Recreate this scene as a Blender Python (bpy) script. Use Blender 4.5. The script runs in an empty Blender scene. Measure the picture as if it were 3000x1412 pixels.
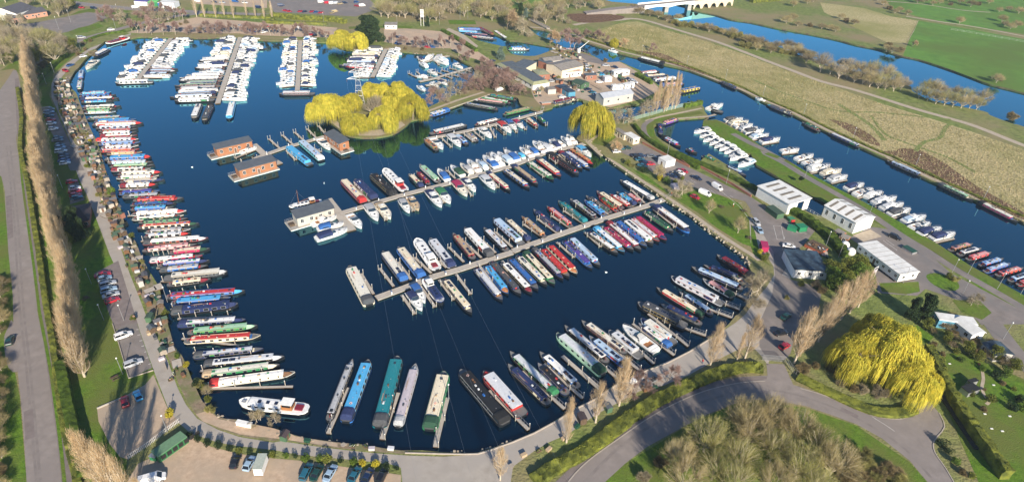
import bpy, math, random
from mathutils import Vector, Matrix
from mathutils.geometry import delaunay_2d_cdt
R = math.radians
rnd = random.Random(7)
SC = bpy.context.scene
COL = SC.collection

# ---------------------------------------------------------------- camera, sky, sun, exposure
F_PX, PITCH, ROLL, CAMH = 1834.95, 0.5810407, -0.0501057, 120.41
cp, sp, cr, sr = math.cos(PITCH), math.sin(PITCH), math.cos(ROLL), math.sin(ROLL)
FW = Vector((0, cp, -sp))
R0, D0 = Vector((1, 0, 0)), Vector((0, -sp, -cp))
RT = cr * R0 + sr * D0
DN = -sr * R0 + cr * D0
cam = bpy.data.cameras.new('camera')
cam.sensor_width = 36; cam.lens = 36 * F_PX / 3000
cam.clip_start = 1; cam.clip_end = 9000
camo = bpy.data.objects.new('camera', cam); COL.objects.link(camo)
M = Matrix((RT, -DN, -FW)).transposed().to_4x4(); M.translation = Vector((0, 0, CAMH))
camo.matrix_world = M
SC.camera = camo

SUN_EL = R(25); SH_AZ = R(-20)          # shadows fall 20 degrees left of straight ahead
w = bpy.data.worlds.new('World'); SC.world = w; w.use_nodes = True
nt = w.node_tree; nt.nodes.clear()
sky = nt.nodes.new('ShaderNodeTexSky'); sky.sky_type = 'NISHITA'; sky.sun_disc = False
sky.sun_elevation = SUN_EL; sky.sun_rotation = SH_AZ + math.pi
sky.air_density = 1.0; sky.dust_density = 0.1; sky.ozone_density = 5.0
bg = nt.nodes.new('ShaderNodeBackground'); bg.inputs[1].default_value = 0.082
wo = nt.nodes.new('ShaderNodeOutputWorld')
nt.links.new(sky.outputs[0], bg.inputs[0]); nt.links.new(bg.outputs[0], wo.inputs[0])
sl = bpy.data.lights.new('sun', 'SUN'); sl.energy = 5.0; sl.angle = R(0.5); sl.color = (1, 0.88, 0.71)
so = bpy.data.objects.new('sun', sl); COL.objects.link(so)
d = Vector((math.sin(SH_AZ) * math.cos(SUN_EL), math.cos(SH_AZ) * math.cos(SUN_EL), -math.sin(SUN_EL)))
so.rotation_euler = d.to_track_quat('-Z', 'Y').to_euler()
SC.view_settings.view_transform = 'Standard'; SC.view_settings.look = 'None'
SC.view_settings.exposure = 0.88; SC.view_settings.gamma = 1
SC.cycles.max_bounces = 5; SC.cycles.transparent_max_bounces = 6; SC.cycles.volume_bounces = 0

# ---------------------------------------------------------------- picture point -> place on the ground
TO = dict(T1=(0,0),T2=(700,0),T3=(1400,0),T4=(2200,0),M1=(0,450),M2=(700,450),M3=(1400,450),M4=(2200,450),
          B1=(0,912),B2=(700,912),B3=(1400,912),B4=(2200,912))
def g(t, x, y, z=0.0):
    px, py = TO[t][0] + x / 2.424, TO[t][1] + y / 2.424
    v = FW * F_PX + RT * (px - 1500) + DN * (py - 706)
    k = (z - CAMH) / v.z
    return Vector((v.x * k, v.y * k, z))
def pts(s, z=0.0):
    t = None; out = []
    for w_ in s.split():
        if w_ in TO: t = w_
        else:
            x, y = w_.split(','); out.append(g(t, float(x), float(y), z))
    return out
def smooth(P, n=4, closed=False):
    out = []; m = len(P)
    rng = range(m if closed else m - 1)
    for i in rng:
        a, b, c, e = (P[(i-1) % m], P[i], P[(i+1) % m], P[(i+2) % m]) if closed else (P[max(i-1,0)], P[i], P[i+1], P[min(i+2,m-1)])
        for k in range(n):
            t = k / n
            out.append(0.5*((2*b)+(c-a)*t+(2*a-5*b+4*c-e)*t*t+(3*b-a-3*c+e)*t**3))
    if not closed: out.append(P[-1])
    return out

# ---------------------------------------------------------------- materials
MATS = {}
def nd(nt, typ, **kw):
    n = nt.nodes.new(typ)
    for k, v in kw.items():
        if k in n.inputs: n.inputs[k].default_value = v
        else: setattr(n, k, v)
    return n
def c4(c): return (c[0], c[1], c[2], 1)
def mat(name, col, rough=0.6, col2=None, scale=2.0, detail=4.0, bump=0.0, bscale=None, metal=0.0, lo=0.35, hi=0.65, col3=None, scale3=0.05, spec=None, coat=0):
    if name in MATS: return MATS[name]
    m = bpy.data.materials.new(name); m.use_nodes = True; MATS[name] = m
    nt = m.node_tree; b = nt.nodes['Principled BSDF']
    b.inputs['Roughness'].default_value = rough; b.inputs['Metallic'].default_value = metal
    b.inputs['Base Color'].default_value = c4(col)
    if spec is not None: b.inputs['Specular IOR Level'].default_value = spec
    if coat: b.inputs['Coat Weight'].default_value = coat; b.inputs['Coat Roughness'].default_value = 0.08
    tc = nd(nt, 'ShaderNodeTexCoord')
    src = tc.outputs['Object']
    if col2 is None: col2 = tuple(x * 0.8 for x in col)
    n = nd(nt, 'ShaderNodeTexNoise', Scale=scale, Detail=detail, Roughness=0.65); nt.links.new(src, n.inputs['Vector'])
    r = nd(nt, 'ShaderNodeValToRGB'); r.color_ramp.elements[0].position = lo; r.color_ramp.elements[1].position = hi
    r.color_ramp.elements[0].color = c4(col2); r.color_ramp.elements[1].color = c4(col)
    nt.links.new(n.outputs['Fac'], r.inputs['Fac']); out = r.outputs['Color']
    if col3 is not None:
        n3 = nd(nt, 'ShaderNodeTexNoise', Scale=scale3, Detail=5.0, Roughness=0.6); nt.links.new(src, n3.inputs['Vector'])
        r3 = nd(nt, 'ShaderNodeValToRGB'); r3.color_ramp.elements[0].position = 0.42; r3.color_ramp.elements[1].position = 0.6
        nt.links.new(n3.outputs['Fac'], r3.inputs['Fac'])
        mx = nd(nt, 'ShaderNodeMix', data_type='RGBA'); nt.links.new(r3.outputs['Color'], mx.inputs[0])
        nt.links.new(out, mx.inputs[6]); mx.inputs[7].default_value = c4(col3); out = mx.outputs[2]
    nt.links.new(out, b.inputs['Base Color'])
    if bump:
        nb = nd(nt, 'ShaderNodeTexNoise', Scale=bscale or scale * 3, Detail=3.0); nt.links.new(src, nb.inputs['Vector'])
        bm = nd(nt, 'ShaderNodeBump', Strength=1.0, Distance=bump); nt.links.new(nb.outputs['Fac'], bm.inputs['Height'])
        nt.links.new(bm.outputs['Normal'], b.inputs['Normal'])
    return m
def flat(name, col, rough=0.5, metal=0.0, coat=0):
    return mat(name, col, rough, tuple(x * 0.88 for x in col), 1.3, 3.0, metal=metal, coat=coat)

M_GRASS = mat('lawn_grass', (0.125, 0.225, 0.024), 0.9, (0.06, 0.12, 0.015), 0.7, 9, 0.15, 3.0, col3=(0.12, 0.145, 0.035), scale3=0.06, spec=0.1)
M_ROUGH = mat('rough_grass', (0.21, 0.25, 0.075), 0.95, (0.10, 0.135, 0.04), 0.35, 8, 0.3, 1.5, col3=(0.24, 0.20, 0.11), scale3=0.02, spec=0.1)
M_FIELD = mat('field_grass', (0.12, 0.25, 0.045), 0.95, (0.085, 0.18, 0.035), 0.12, 6, 0.1, 1.0, col3=(0.10, 0.16, 0.035), scale3=0.012, spec=0.1)
M_MEADOW = mat('meadow_tussock', (0.52, 0.43, 0.25), 0.95, (0.24, 0.23, 0.09), 0.7, 10, 0.35, 1.2, col3=(0.25, 0.245, 0.09), scale3=0.012, spec=0.1, lo=0.38, hi=0.62)
M_DEADREED = mat('brown_bracken', (0.22, 0.135, 0.09), 0.95, (0.08, 0.05, 0.03), 0.5, 8, 0.5, 1.5, spec=0.1)
M_TARMAC = mat('tarmac', (0.24, 0.208, 0.192), 0.85, (0.165, 0.143, 0.132), 0.25, 8, 0.01, 30, col3=(0.17, 0.155, 0.148), scale3=0.08)
M_ROAD = mat('road_asphalt', (0.26, 0.228, 0.212), 0.8, (0.195, 0.17, 0.158), 0.35, 10, 0.01, 30, col3=(0.215, 0.188, 0.175), scale3=0.06)
M_DRIVE = mat('pale_drive', (0.38, 0.345, 0.305), 0.85, (0.29, 0.26, 0.225), 0.3, 8, 0.01, 20, col3=(0.33, 0.30, 0.27), scale3=0.1)
M_GRAVEL = mat('gravel', (0.52, 0.39, 0.28), 0.95, (0.38, 0.275, 0.19), 0.9, 9, 0.03, 8, col3=(0.35, 0.28, 0.21), scale3=0.06)
M_PATH = mat('path_grit', (0.42, 0.36, 0.28), 0.95, (0.34, 0.28, 0.21), 0.8, 6, 0.02, 8)
M_FOOT = mat('footpath', (0.20, 0.17, 0.165), 0.9, (0.15, 0.125, 0.12), 0.5, 6)
M_SOIL = mat('bank_soil', (0.14, 0.10, 0.06), 0.95, (0.07, 0.05, 0.03), 0.8, 6, 0.1, 3, col3=(0.11, 0.13, 0.04), scale3=0.2)
M_KERB = mat('kerb_stone', (0.42, 0.37, 0.32), 0.8)
M_PAINT = mat('road_paint', (0.75, 0.74, 0.70), 0.6, (0.5, 0.49, 0.46), 1.5, 4)

def water_mat():
    m = bpy.data.materials.new('marina_water'); m.use_nodes = True; nt = m.node_tree; b = nt.nodes['Principled BSDF']; out = nt.nodes['Material Output']
    b.inputs['Base Color'].default_value = (0.0003, 0.0055, 0.016, 1); b.inputs['Roughness'].default_value = 0.4; b.inputs['Specular IOR Level'].default_value = 0
    tc = nd(nt, 'ShaderNodeTexCoord'); mp = nd(nt, 'ShaderNodeMapping'); mp.inputs['Scale'].default_value = (1, .45, 1); mp.inputs['Rotation'].default_value = (0, 0, .5); nt.links.new(tc.outputs['Object'], mp.inputs[0])
    n = nd(nt, 'ShaderNodeTexNoise', Scale=1.1, Detail=4.0); nt.links.new(mp.outputs[0], n.inputs['Vector'])
    n2 = nd(nt, 'ShaderNodeTexNoise', Scale=0.022, Detail=3.0); nt.links.new(tc.outputs['Object'], n2.inputs['Vector'])
    r2 = nd(nt, 'ShaderNodeMapRange'); r2.inputs[1].default_value = .42; r2.inputs[2].default_value = .62; r2.inputs[3].default_value = .003; r2.inputs[4].default_value = .012; nt.links.new(n2.outputs['Fac'], r2.inputs[0])
    bm = nd(nt, 'ShaderNodeBump', Strength=1.0); nt.links.new(r2.outputs[0], bm.inputs['Distance']); nt.links.new(n.outputs['Fac'], bm.inputs['Height'])
    g_ = nd(nt, 'ShaderNodeBsdfGlossy', Color=(0.34, 0.84, 1.0, 1), Roughness=0.02); nt.links.new(bm.outputs['Normal'], g_.inputs['Normal'])
    fr = nd(nt, 'ShaderNodeFresnel', IOR=1.36); nt.links.new(bm.outputs['Normal'], fr.inputs['Normal'])
    mu = nd(nt, 'ShaderNodeMath', operation='MULTIPLY', use_clamp=True); nt.links.new(fr.outputs[0], mu.inputs[0]); mu.inputs[1].default_value = 2.5
    mx = nd(nt, 'ShaderNodeMixShader'); nt.links.new(mu.outputs[0], mx.inputs[0]); nt.links.new(b.outputs[0], mx.inputs[1]); nt.links.new(g_.outputs[0], mx.inputs[2]); nt.links.new(mx.outputs[0], out.inputs['Surface'])
    return m
M_WATER = water_mat()

# ---------------------------------------------------------------- mesh builder
class MB:
    def __init__(s): s.v = []; s.f = []; s.m = []
    def face(s, P, m=0):
        k = len(s.v); s.v += [tuple(p) for p in P]; s.f.append(tuple(range(k, k + len(P)))); s.m.append(m); return s
    def box(s, x0, x1, y0, y1, z0, z1, m=0, tx=0, ty=0, mt=None):
        k = len(s.v)
        s.v += [(x0,y0,z0),(x1,y0,z0),(x1,y1,z0),(x0,y1,z0),(x0+tx,y0+ty,z1),(x1-tx,y0+ty,z1),(x1-tx,y1-ty,z1),(x0+tx,y1-ty,z1)]
        for q, f in enumerate(((0,3,2,1),(4,5,6,7),(0,1,5,4),(1,2,6,5),(2,3,7,6),(3,0,4,7))):
            s.f.append(tuple(k+i for i in f)); s.m.append(mt if (q == 1 and mt is not None) else m)
        return s
    def loft(s, secs, m=0, caps=True, closed=True, mf=None):
        n = len(secs[0]); k = len(s.v)
        for sec in secs: s.v += [tuple(p) for p in sec]
        for i in range(len(secs) - 1):
            for j in range(n if closed else n - 1):
                a = k + i*n + j; b = k + i*n + (j+1) % n
                s.f.append((a, b, b + n, a + n)); s.m.append(mf(i, j) if mf else m)
        if caps:
            s.f.append(tuple(k + j for j in reversed(range(n)))); s.m.append(m)
            s.f.append(tuple(k + (len(secs)-1)*n + j for j in range(n))); s.m.append(m)
        return s
    def tube(s, a, b, r0, r1=None, n=5, m=0, caps=True):
        a = Vector(a); b = Vector(b); r1 = r0 if r1 is None else r1
        d = (b - a)
        if d.length < 1e-6: return s
        u = d.orthogonal().normalized(); w = d.normalized().cross(u)
        s.loft([[p + (u*math.cos(2*math.pi*i/n) + w*math.sin(2*math.pi*i/n))*r for i in range(n)] for p, r in ((a, r0), (b, r1))], m, caps)
        return s
    def prism(s, P, z0, z1, m=0, mt=None):
        n = len(P); k = len(s.v)
        s.v += [(p[0], p[1], z0) for p in P] + [(p[0], p[1], z1) for p in P]
        for i in range(n):
            j = (i+1) % n; s.f.append((k+i, k+j, k+n+j, k+n+i)); s.m.append(m)
        s.f.append(tuple(k+n+i for i in range(n))); s.m.append(m if mt is None else mt)
        s.f.append(tuple(k+i for i in reversed(range(n)))); s.m.append(m)
        return s
    def mesh(s, name, mats, smooth=False):
        me = bpy.data.meshes.new(name); me.from_pydata(s.v, [], s.f)
        if not isinstance(mats, (list, tuple)): mats = [mats]
        for q in mats: me.materials.append(q)
        me.polygons.foreach_set('material_index', s.m)
        if smooth: me.polygons.foreach_set('use_smooth', [True] * len(s.f))
        me.update(); return me
    def build(s, name, mats, parent=None, smooth=False, loc=None):
        o = bpy.data.objects.new(name, s.mesh(name, mats, smooth)); COL.objects.link(o)
        if parent: o.parent = parent
        if loc: o.location = loc
        return o
def tag(o, label=None, cat=None, group=None, kind=None):
    if label: o['label'] = label
    if cat: o['category'] = cat
    if group: o['group'] = group
    if kind: o['kind'] = kind
    return o
def empty(name, loc=(0,0,0), rz=0.0, label=None, cat=None, group=None):
    o = bpy.data.objects.new(name, None); COL.objects.link(o); o.location = loc; o.rotation_euler = (0, 0, rz)
    o.empty_display_size = 0.5
    return tag(o, label, cat, group)
KIDS = {}
def kids(o): return [c for c in o.children]
def dup(o, loc=None, rz=None, sc=None, label=None, group=None):
    def cp_(a, parent):
        c = a.copy(); COL.objects.link(c)
        if parent: c.parent = parent
        for k_ in KIDTAB.get(a.name, ()): cp_(k_, c)
        return c
    c = cp_(o, None)
    if loc is not None: c.location = loc
    if rz is not None: c.rotation_euler = (0, 0, rz)
    if sc is not None: c.scale = sc if isinstance(sc, (tuple, list)) else (sc, sc, sc)
    if label: c['label'] = label
    if group: c['group'] = group
    return c
KIDTAB = {}
def remember(o):
    def walk(a):
        KIDTAB[a.name] = list(a.children)
        for c in KIDTAB[a.name]: walk(c)
    walk(o); return o
ORD = ['zeroth','first','second','third','fourth','fifth','sixth','seventh','eighth','ninth','tenth','eleventh','twelfth','thirteenth','fourteenth','fifteenth','sixteenth','seventeenth','eighteenth','nineteenth','twentieth']
def ordn(n):
    if n <= 20: return ORD[n]
    t = ['','','twenty','thirty','forty','fifty','sixty','seventy'][n // 10]
    return t + '-' + ORD[n % 10] if n % 10 else t[:-1] + 'ieth'

# ---------------------------------------------------------------- sheets of ground and water
def inside(p, P):
    c = False; j = len(P) - 1
    for i in range(len(P)):
        a, b = P[i], P[j]
        if (a[1] > p[1]) != (b[1] > p[1]) and p[0] < (b[0]-a[0])*(p[1]-a[1])/(b[1]-a[1]) + a[0]: c = not c
        j = i
    return c
def cdt(polys, keep):
    V = []; E = []
    for P in polys:
        k = len(V); V += [Vector((p[0], p[1])) for p in P]
        E += [(k+i, k+(i+1) % len(P)) for i in range(len(P))]
    r = delaunay_2d_cdt(V, E, [], 0, 1e-4)
    vs, fs = r[0], r[2]; out = []
    for f in fs:
        cx = sum(vs[i][0] for i in f)/len(f); cy = sum(vs[i][1] for i in f)/len(f)
        if keep((cx, cy)): out.append(f)
    return vs, out
WL = -0.8      # water level
BASIN = pts("""T1 760,290 920,275 1000,262 1100,265 1215,266 1300,262 1345,270 1450,272 1560,265 1700,262 1840,275
 T2 60,272 145,285 280,290 430,285 560,300 660,305 700,330 760,350 830,358 960,350 1040,345 1100,350 1140,365 1250,376 1350,382 1480,392 1530,410 1600,445 1650,472 1685,520 1665,570 1600,620 1500,690 1350,760 1310,790
 1250,700 1100,660 900,650 740,680 630,740 610,800 640,860 700,910 745,953 850,975 970,976 1100,950 1190,890 1225,858 1320,836 1500,770 1780,672
 T3 200,675 280,695 300,740 350,765 440,785 530,765 540,750 720,705 760,745 850,760 940,768 1160,737 1260,707 1330,690 1450,680 1590,745 1450,762 1300,790 1100,832 1000,850 940,862 860,900 760,940
 700,985 780,1030 870,1110 M3 880,0 950,60 1100,165 1250,265 1310,310 1360,345 1500,430 1600,510 1700,590 1800,665 1900,730 1925,800 M4 0,830 20,900 5,980 M3 1915,1060 1850,1140
 B3 1830,30 1760,110 1650,180 1500,275 1350,352 1200,408 1000,500 820,620 700,678 560,765 400,852 250,915 100,968 0,998
 B2 1600,1002 1450,997 1300,985 1150,985 1000,965 900,945 700,928 500,900 400,878 250,830 80,795 0,768 B1 1600,760 1540,740 1500,690 1440,640 1400,560 1370,500 1330,400 1290,310 1240,250 1210,150 1190,80
 M1 1190,1130 1150,1040 1130,950 1090,880 1040,800 1000,720 960,620 900,560 880,480 860,400 830,330 800,250 770,180 750,120 730,40 T1 730,1130 690,1010 650,930 610,840 570,740 540,660 500,625 490,590 530,510 560,480 600,430 640,390 690,340 740,300""")
CANAL = pts("""T3 340,180 390,205 470,215 560,245 680,262 760,300 880,338 1000,378 1140,412 1330,462 1500,500 1700,576 1850,634 T4 0,682 100,730 300,817 540,938 790,1050 970,1130 1200,1213
 M4 960,43 1220,165 1330,215 1580,325 1900,467 1939,487 2300,660 2300,1200 1939,1005 1750,900 1550,790 1400,690 1300,625 1100,510 960,430 850,370 740,310 600,240 380,120 215,20
 T4 330,1180 200,1110 60,1030 0,985 T3 1900,960 1780,890 1690,850 1600,860 1640,835 1610,790 1590,745 1430,700 1300,620 1240,570 1200,530 1150,500 1080,472 1010,440 930,445 860,420 790,385 700,360 620,340 560,330
 540,350 440,390 370,400 240,385 200,330 230,290 330,300 450,320 560,335 520,290 440,260 400,235""")
SMALLB = pts("""T3 1640,833 1600,860 1595,890 1640,935 1700,990 1850,1080 M3 1939,5 M4 40,80 200,170 400,282 530,352 495,440 440,430 380,400 280,398 100,310 0,215 M3 1800,100 1640,0 T3 1560,1160 1440,1080 1300,992 1265,965 1248,900 1300,884 1420,848 1640,832""")
NORTHB = pts("""T2 1535,195 1600,182 1690,195 1760,225 1860,262 1939,300 T3 230,290 200,330 T2 1870,330 1830,320 1700,290 1640,262 1580,240""")
RIVER = pts("""T3 1030,-90 1150,-60 1480,-60 1400,20 1480,50 1530,75 1680,105 1800,140 T4 0,160 180,200 400,240 600,280 750,320 900,350 1080,400 1200,425 1400,490 1550,545 1700,600 1939,660 2500,830
 2500,1100 1939,900 1860,880 1700,820 1650,790 1300,720 1150,650 1100,600 700,500 600,490 400,415 200,335 0,262 T3 1700,205 1500,172 1340,112 1190,62 1120,30 900,0""")
POND = pts("T2 1715,-60 1830,-60 1825,28 1740,28")
WATERS = [smooth(BASIN, 3, True), smooth(CANAL, 2, True), SMALLB, NORTHB, smooth(RIVER, 3, True), POND]
def wet(p): return any(inside(p, W) for W in WATERS)

BIG = [Vector((-1500, -150)), Vector((1700, -150)), Vector((3500, 4200)), Vector((-3500, 4200))]
def sheet(name, poly, z, material, dry=True, kind='structure'):
    xs = [p[0] for p in poly]; ys = [p[1] for p in poly]
    W = [w_ for w_ in WATERS if max(q[0] for q in w_) > min(xs) and min(q[0] for q in w_) < max(xs) and max(q[1] for q in w_) > min(ys) and min(q[1] for q in w_) < max(ys)] if dry else []
    vs, fs = cdt([poly] + W, lambda p: inside(p, poly) and not (dry and wet(p)))
    me = bpy.data.meshes.new(name); me.from_pydata([(v[0], v[1], z) for v in vs], [], fs); me.materials.append(material); me.update()
    if me.polygons and me.polygons[0].normal.z < 0: me.flip_normals()
    o = bpy.data.objects.new(name, me); COL.objects.link(o); o['kind'] = kind
    return o
# ground, with the banks going down into the water
vs, fs = cdt([BIG] + WATERS, lambda p: inside(p, BIG) and not wet(p))
edges = {}
for f in fs:
    for i in range(len(f)):
        a, b = f[i], f[(i+1) % len(f)]
        edges.setdefault((min(a,b), max(a,b)), []).append((a, b))
V3 = [(v[0], v[1], 0.0) for v in vs]; F3 = list(fs); MI = [0]*len(fs)
low = {}
def lowv(i):
    if i not in low: low[i] = len(V3); V3.append((vs[i][0], vs[i][1], -2.2))
    return low[i]
for k_, es in edges.items():
    if len(es) == 1:
        a, b = es[0]
        if abs(vs[a][1]) < 4000 and vs[a][1] > -140: F3.append((b, a, lowv(a), lowv(b))); MI.append(1)
me = bpy.data.meshes.new('ground'); me.from_pydata(V3, [], F3); me.materials.append(M_ROUGH); me.materials.append(M_SOIL)
me.polygons.foreach_set('material_index', MI); me.update()
o = bpy.data.objects.new('ground', me); COL.objects.link(o); o['kind'] = 'structure'
mb = MB(); mb.face([(-3600,-200,WL),(3600,-200,WL),(3600,4300,WL),(-3600,4300,WL)])
tag(mb.build('water', M_WATER), kind='structure')
def band(P, w0, w1=None):
    w1 = w0 if w1 is None else w1
    L = []; Rr = []
    for i, p in enumerate(P):
        a = P[max(i-1, 0)]; b = P[min(i+1, len(P)-1)]; d = Vector((b[0]-a[0], b[1]-a[1])).normalized(); n = Vector((-d.y, d.x))
        L.append(Vector((p[0]+n.x*w0, p[1]+n.y*w0))); Rr.append(Vector((p[0]-n.x*w1, p[1]-n.y*w1)))
    return L + Rr[::-1]
def strip(name, P, w0, w1, z, m, kind='structure', dry=True): return sheet(name, band(P, w0, w1), z, m, dry, kind)

# lawns and meadows
sheet('lawn', pts("""T1 0,505 100,490 130,520 200,640 M1 150,0 330,1212 B1 640,1212 900,1212 900,1060 690,700 B1 1100,440 1060,330 990,130 940,0 M1 850,870 690,480 560,180 500,0 T1 400,800 350,680 380,530 560,360 600,330 420,420 300,420 100,440"""), 0.01, M_GRASS)
sheet('verge', pts("M1 -160,-200 10,160 40,400 60,700 90,1000 95,1212 B1 95,130 30,160 100,400 140,600 190,1212 -400,1212 M1 -400,0"), 0.012, M_GRASS)
sheet('meadow', smooth(pts("T3 760,270 850,215 1000,170 1130,155 1250,190 1400,235 1600,290 1939,405 T4 60,430 300,520 600,620 900,730 1300,850 1939,1065 M4 2500,200 2400,700 2000,530 1600,300 1250,160 980,20 T4 800,1040 540,915 300,790 100,700 T3 1939,660 1700,560 1500,475 1330,430 1140,380 1000,345 880,300"), 2, True), 0.012, M_MEADOW)
sheet('field', pts("T4 1080,400 1110,320 1190,150 1500,200 1939,280 2600,400 2600,860 1939,660 1700,600 1550,545 1400,490 1200,425"), 0.014, M_FIELD)
sheet('field', pts("T4 500,0 900,-80 1000,60 1180,120 1400,165 1939,245 2600,330 2600,-400 1200,-500 300,-500 T3 1300,-400 1500,-60 T4 300,-60"), 0.013, M_FIELD)
sheet('field', pts("T3 180,-60 500,-60 460,60 330,75 200,60"), 0.013, M_FIELD)
sheet('field', pts("T3 640,-60 860,-60 840,20 700,30"), 0.013, M_FIELD)
sheet('field', pts("T3 1540,60 1800,20 1939,30 T4 0,50 330,10 400,120 300,190 100,150 0,130 T3 1939,150 1700,95"), 0.013, M_ROUGH)
sheet('rough_pasture', pts("T4 490,20 800,60 1000,120 1190,150 1100,310 960,300 700,180 520,90"), 0.016, M_MEADOW)
bz_ = 0.018
for s in ("T4 1040,1060 1200,1070 1330,1150 1400,1260 1280,1260 1100,1150", "T4 560,850 700,880 850,960 920,1040 800,1000 640,900", "T3 650,100 1000,110 1020,140 800,165 680,150", "M4 900,-10 1100,40 1400,200 1700,370 1939,470 1939,420 1600,230 1250,0", "T3 1100,370 1330,440 1700,560 1500,470 1300,380"):
    bz_ += 0.006; sheet('bracken', smooth(pts(s), 3, True), bz_, M_DEADREED)
M_TRAMP = mat('trampled_green', (0.20, 0.25, 0.08), 0.95, (0.14, 0.18, 0.055), 0.5, 6, 0.1, 3, spec=0.1)
for s, w_ in (("T4 1170,1075 1230,1010 1340,980 1380,910 1440,870", 1.0), ("T4 0,560 200,650 400,720 620,790 900,800 1200,830 1420,850", .8), ("T4 850,820 950,950 1060,1000 1200,1050 1400,1120 1600,1230", .8), ("T4 620,740 760,830 860,900 950,1000", 1.3)):
    bz_ += .004; strip('grass_path', smooth(pts(s), 4), w_, w_, bz_, M_TRAMP)
# river banks and towpath
strip('towpath', smooth(pts("T3 370,195 480,205 560,235 690,250 770,288 890,325 1010,365 1150,400 1340,450 1500,492 1700,572 1860,632 T4 10,670 110,718 310,805 545,925 800,1038 985,1118 1200,1203 M4 970,30 1230,152 1345,203 1590,313 1910,455 2300,630"), 3), 1.2, 1.2, 0.03, M_PATH)
strip('farm_track', smooth(pts("T3 680,180 830,155 1000,145 1100,135 1200,150 1320,185 1500,240 1700,300 1939,390 T4 100,430 300,505 500,580 700,630 900,690 1150,770 1400,840 1600,900 1939,1035 2400,1200"), 3), 2.0, 2.0, 0.03, M_PATH)
strip('farm_track', smooth(pts("T3 1100,135 1020,130 960,100 920,70"), 3), 1.6, 1.6, 0.034, M_PATH)
strip('farm_track', smooth(pts("T4 930,10 1200,30 1500,75 1700,90"), 3), 1.0, 1.0, 0.03, M_PATH)
strip('field_path', smooth(pts("T4 1100,118 1300,150 1600,195 1939,260 2400,350"), 3), 1.4, 1.4, 0.03, M_PATH)

# left hand public road, its verge and footpath
sheet('road', smooth(pts("T1 -300,900 0,640 95,500 130,540 150,700 M1 115,-100 135,0 150,200 190,500 230,800 265,1100 B1 265,0 330,330 370,600 405,900 440,1230 440,1400 190,1400 190,1230 170,900 145,600 125,430 M1 95,1212 90,1000 60,700 40,400 10,165 T1 -150,1180 -300,1212"), 2, True), 0.02, M_ROAD)
strip('footpath', smooth(pts("T1 120,560 M1 143,-60 165,120 200,400 245,700 290,1000 B1 300,-40 350,300 410,700 465,1100 490,1400"), 3), 0.9, 0.9, 0.024, M_FOOT)
# outer road at the bottom right
OUTR = smooth(pts("""B3 620,1400 700,1190 900,980 1100,820 1300,700 1500,600 1700,535 1939,500 B4 60,500 230,520 400,565 600,650 800,740 1000,815 1200,930 1330,1060 1420,1230 1500,1400"""), 3)
sheet('road', smooth(pts("""B3 380,1400 560,1200 700,1070 900,910 1100,765 1300,645 1500,555 1700,495 1850,465 B4 0,460 118,455 110,370 235,375 300,520 400,552 600,622 780,702 900,752 1030,762 1120,745 1190,690 1180,640 1270,640 1335,720 1372,820 1300,920 1305,1000 1380,1110 1450,1230 1520,1400 1400,1400 1270,1230
 1130,1060 930,900 750,800 560,730 380,670 200,637 0,625 B3 1800,660 1600,742 1400,850 1200,962 1050,1075 900,1212 760,1400"""), 1, True), 0.02, M_ROAD)
sheet('footpath', smooth(pts("""B3 380,1400 560,1200 700,1070 900,910 1100,765 1300,645 1500,555 1700,495 1850,467 B4 0,462 118,460 110,480 0,497 B3 1800,515 1600,565 1400,650 1200,760 1000,900 780,1060 640,1200 500,1400"""), 1, True), 0.03, M_FOOT)
strip('road_kerb', smooth(pts("B3 520,1400 650,1200 785,1060 1005,900 1205,762 1405,652 1605,568 1800,518 B4 0,500 100,497"), 3), 0.15, 0.15, 0.13, M_KERB)
strip('road_kerb', smooth(pts("B4 350,548 500,590 700,670 850,735 960,760 1060,765 1140,740 1190,690"), 3), 0.15, 0.15, 0.13, M_KERB)
strip('road_kerb', smooth(pts("B4 1335,720 1374,820 1300,920 1305,1000 1380,1110 1450,1230"), 3), 0.12, 0.12, 0.13, M_KERB)
strip('road_marking', pts("B4 860,745 900,772 960,808 1020,850"), 0.05, 0.05, 0.026, M_PAINT)
# drive round the marina
sheet('drive', smooth(pts("""T1 930,250 900,262 750,322 640,362 560,425 490,490 430,560 408,620 405,700 420,800 450,850 500,960 555,1060 590,1130 M1 590,0 640,130 700,290 770,470 850,650 920,850 1000,1050 1060,1212 B1 1100,150 1190,350 1260,540 1320,660 1400,760 1550,840 1700,890 1939,930
 B2 300,920 600,965 800,988 1000,1008 1200,1022 1450,1030 1700,1015 B3 200,952 400,868 640,722 800,630 1000,507 1200,418 1500,285 1700,165 1830,80 1900,20 M4 30,1040 110,950 165,860 160,800 120,740 60,690 0,640 M4 -60,600 0,450 240,640 300,1000 B4 120,380 60,300 0,240
 B3 1850,270 1640,372 1500,452 1320,525 1150,565 1000,645 850,725 640,870 500,930 400,990 250,1100 230,1230 230,1400 -540,1400 B2 1160,1212 1150,1110 1080,1085 900,1062 700,1043 430,1018 250,983 0,955
 B1 1550,930 1350,862 1270,790 1200,700 1100,440 1060,330 990,130 960,30 M1 920,1050 850,870 780,720 690,480 620,300 560,180 500,0 T1 580,1200 530,1080 490,980 450,880 410,790 365,690 365,600 400,530 470,455 550,400 640,343 750,303 930,238"""), 1, True), 0.02, M_DRIVE)
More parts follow.
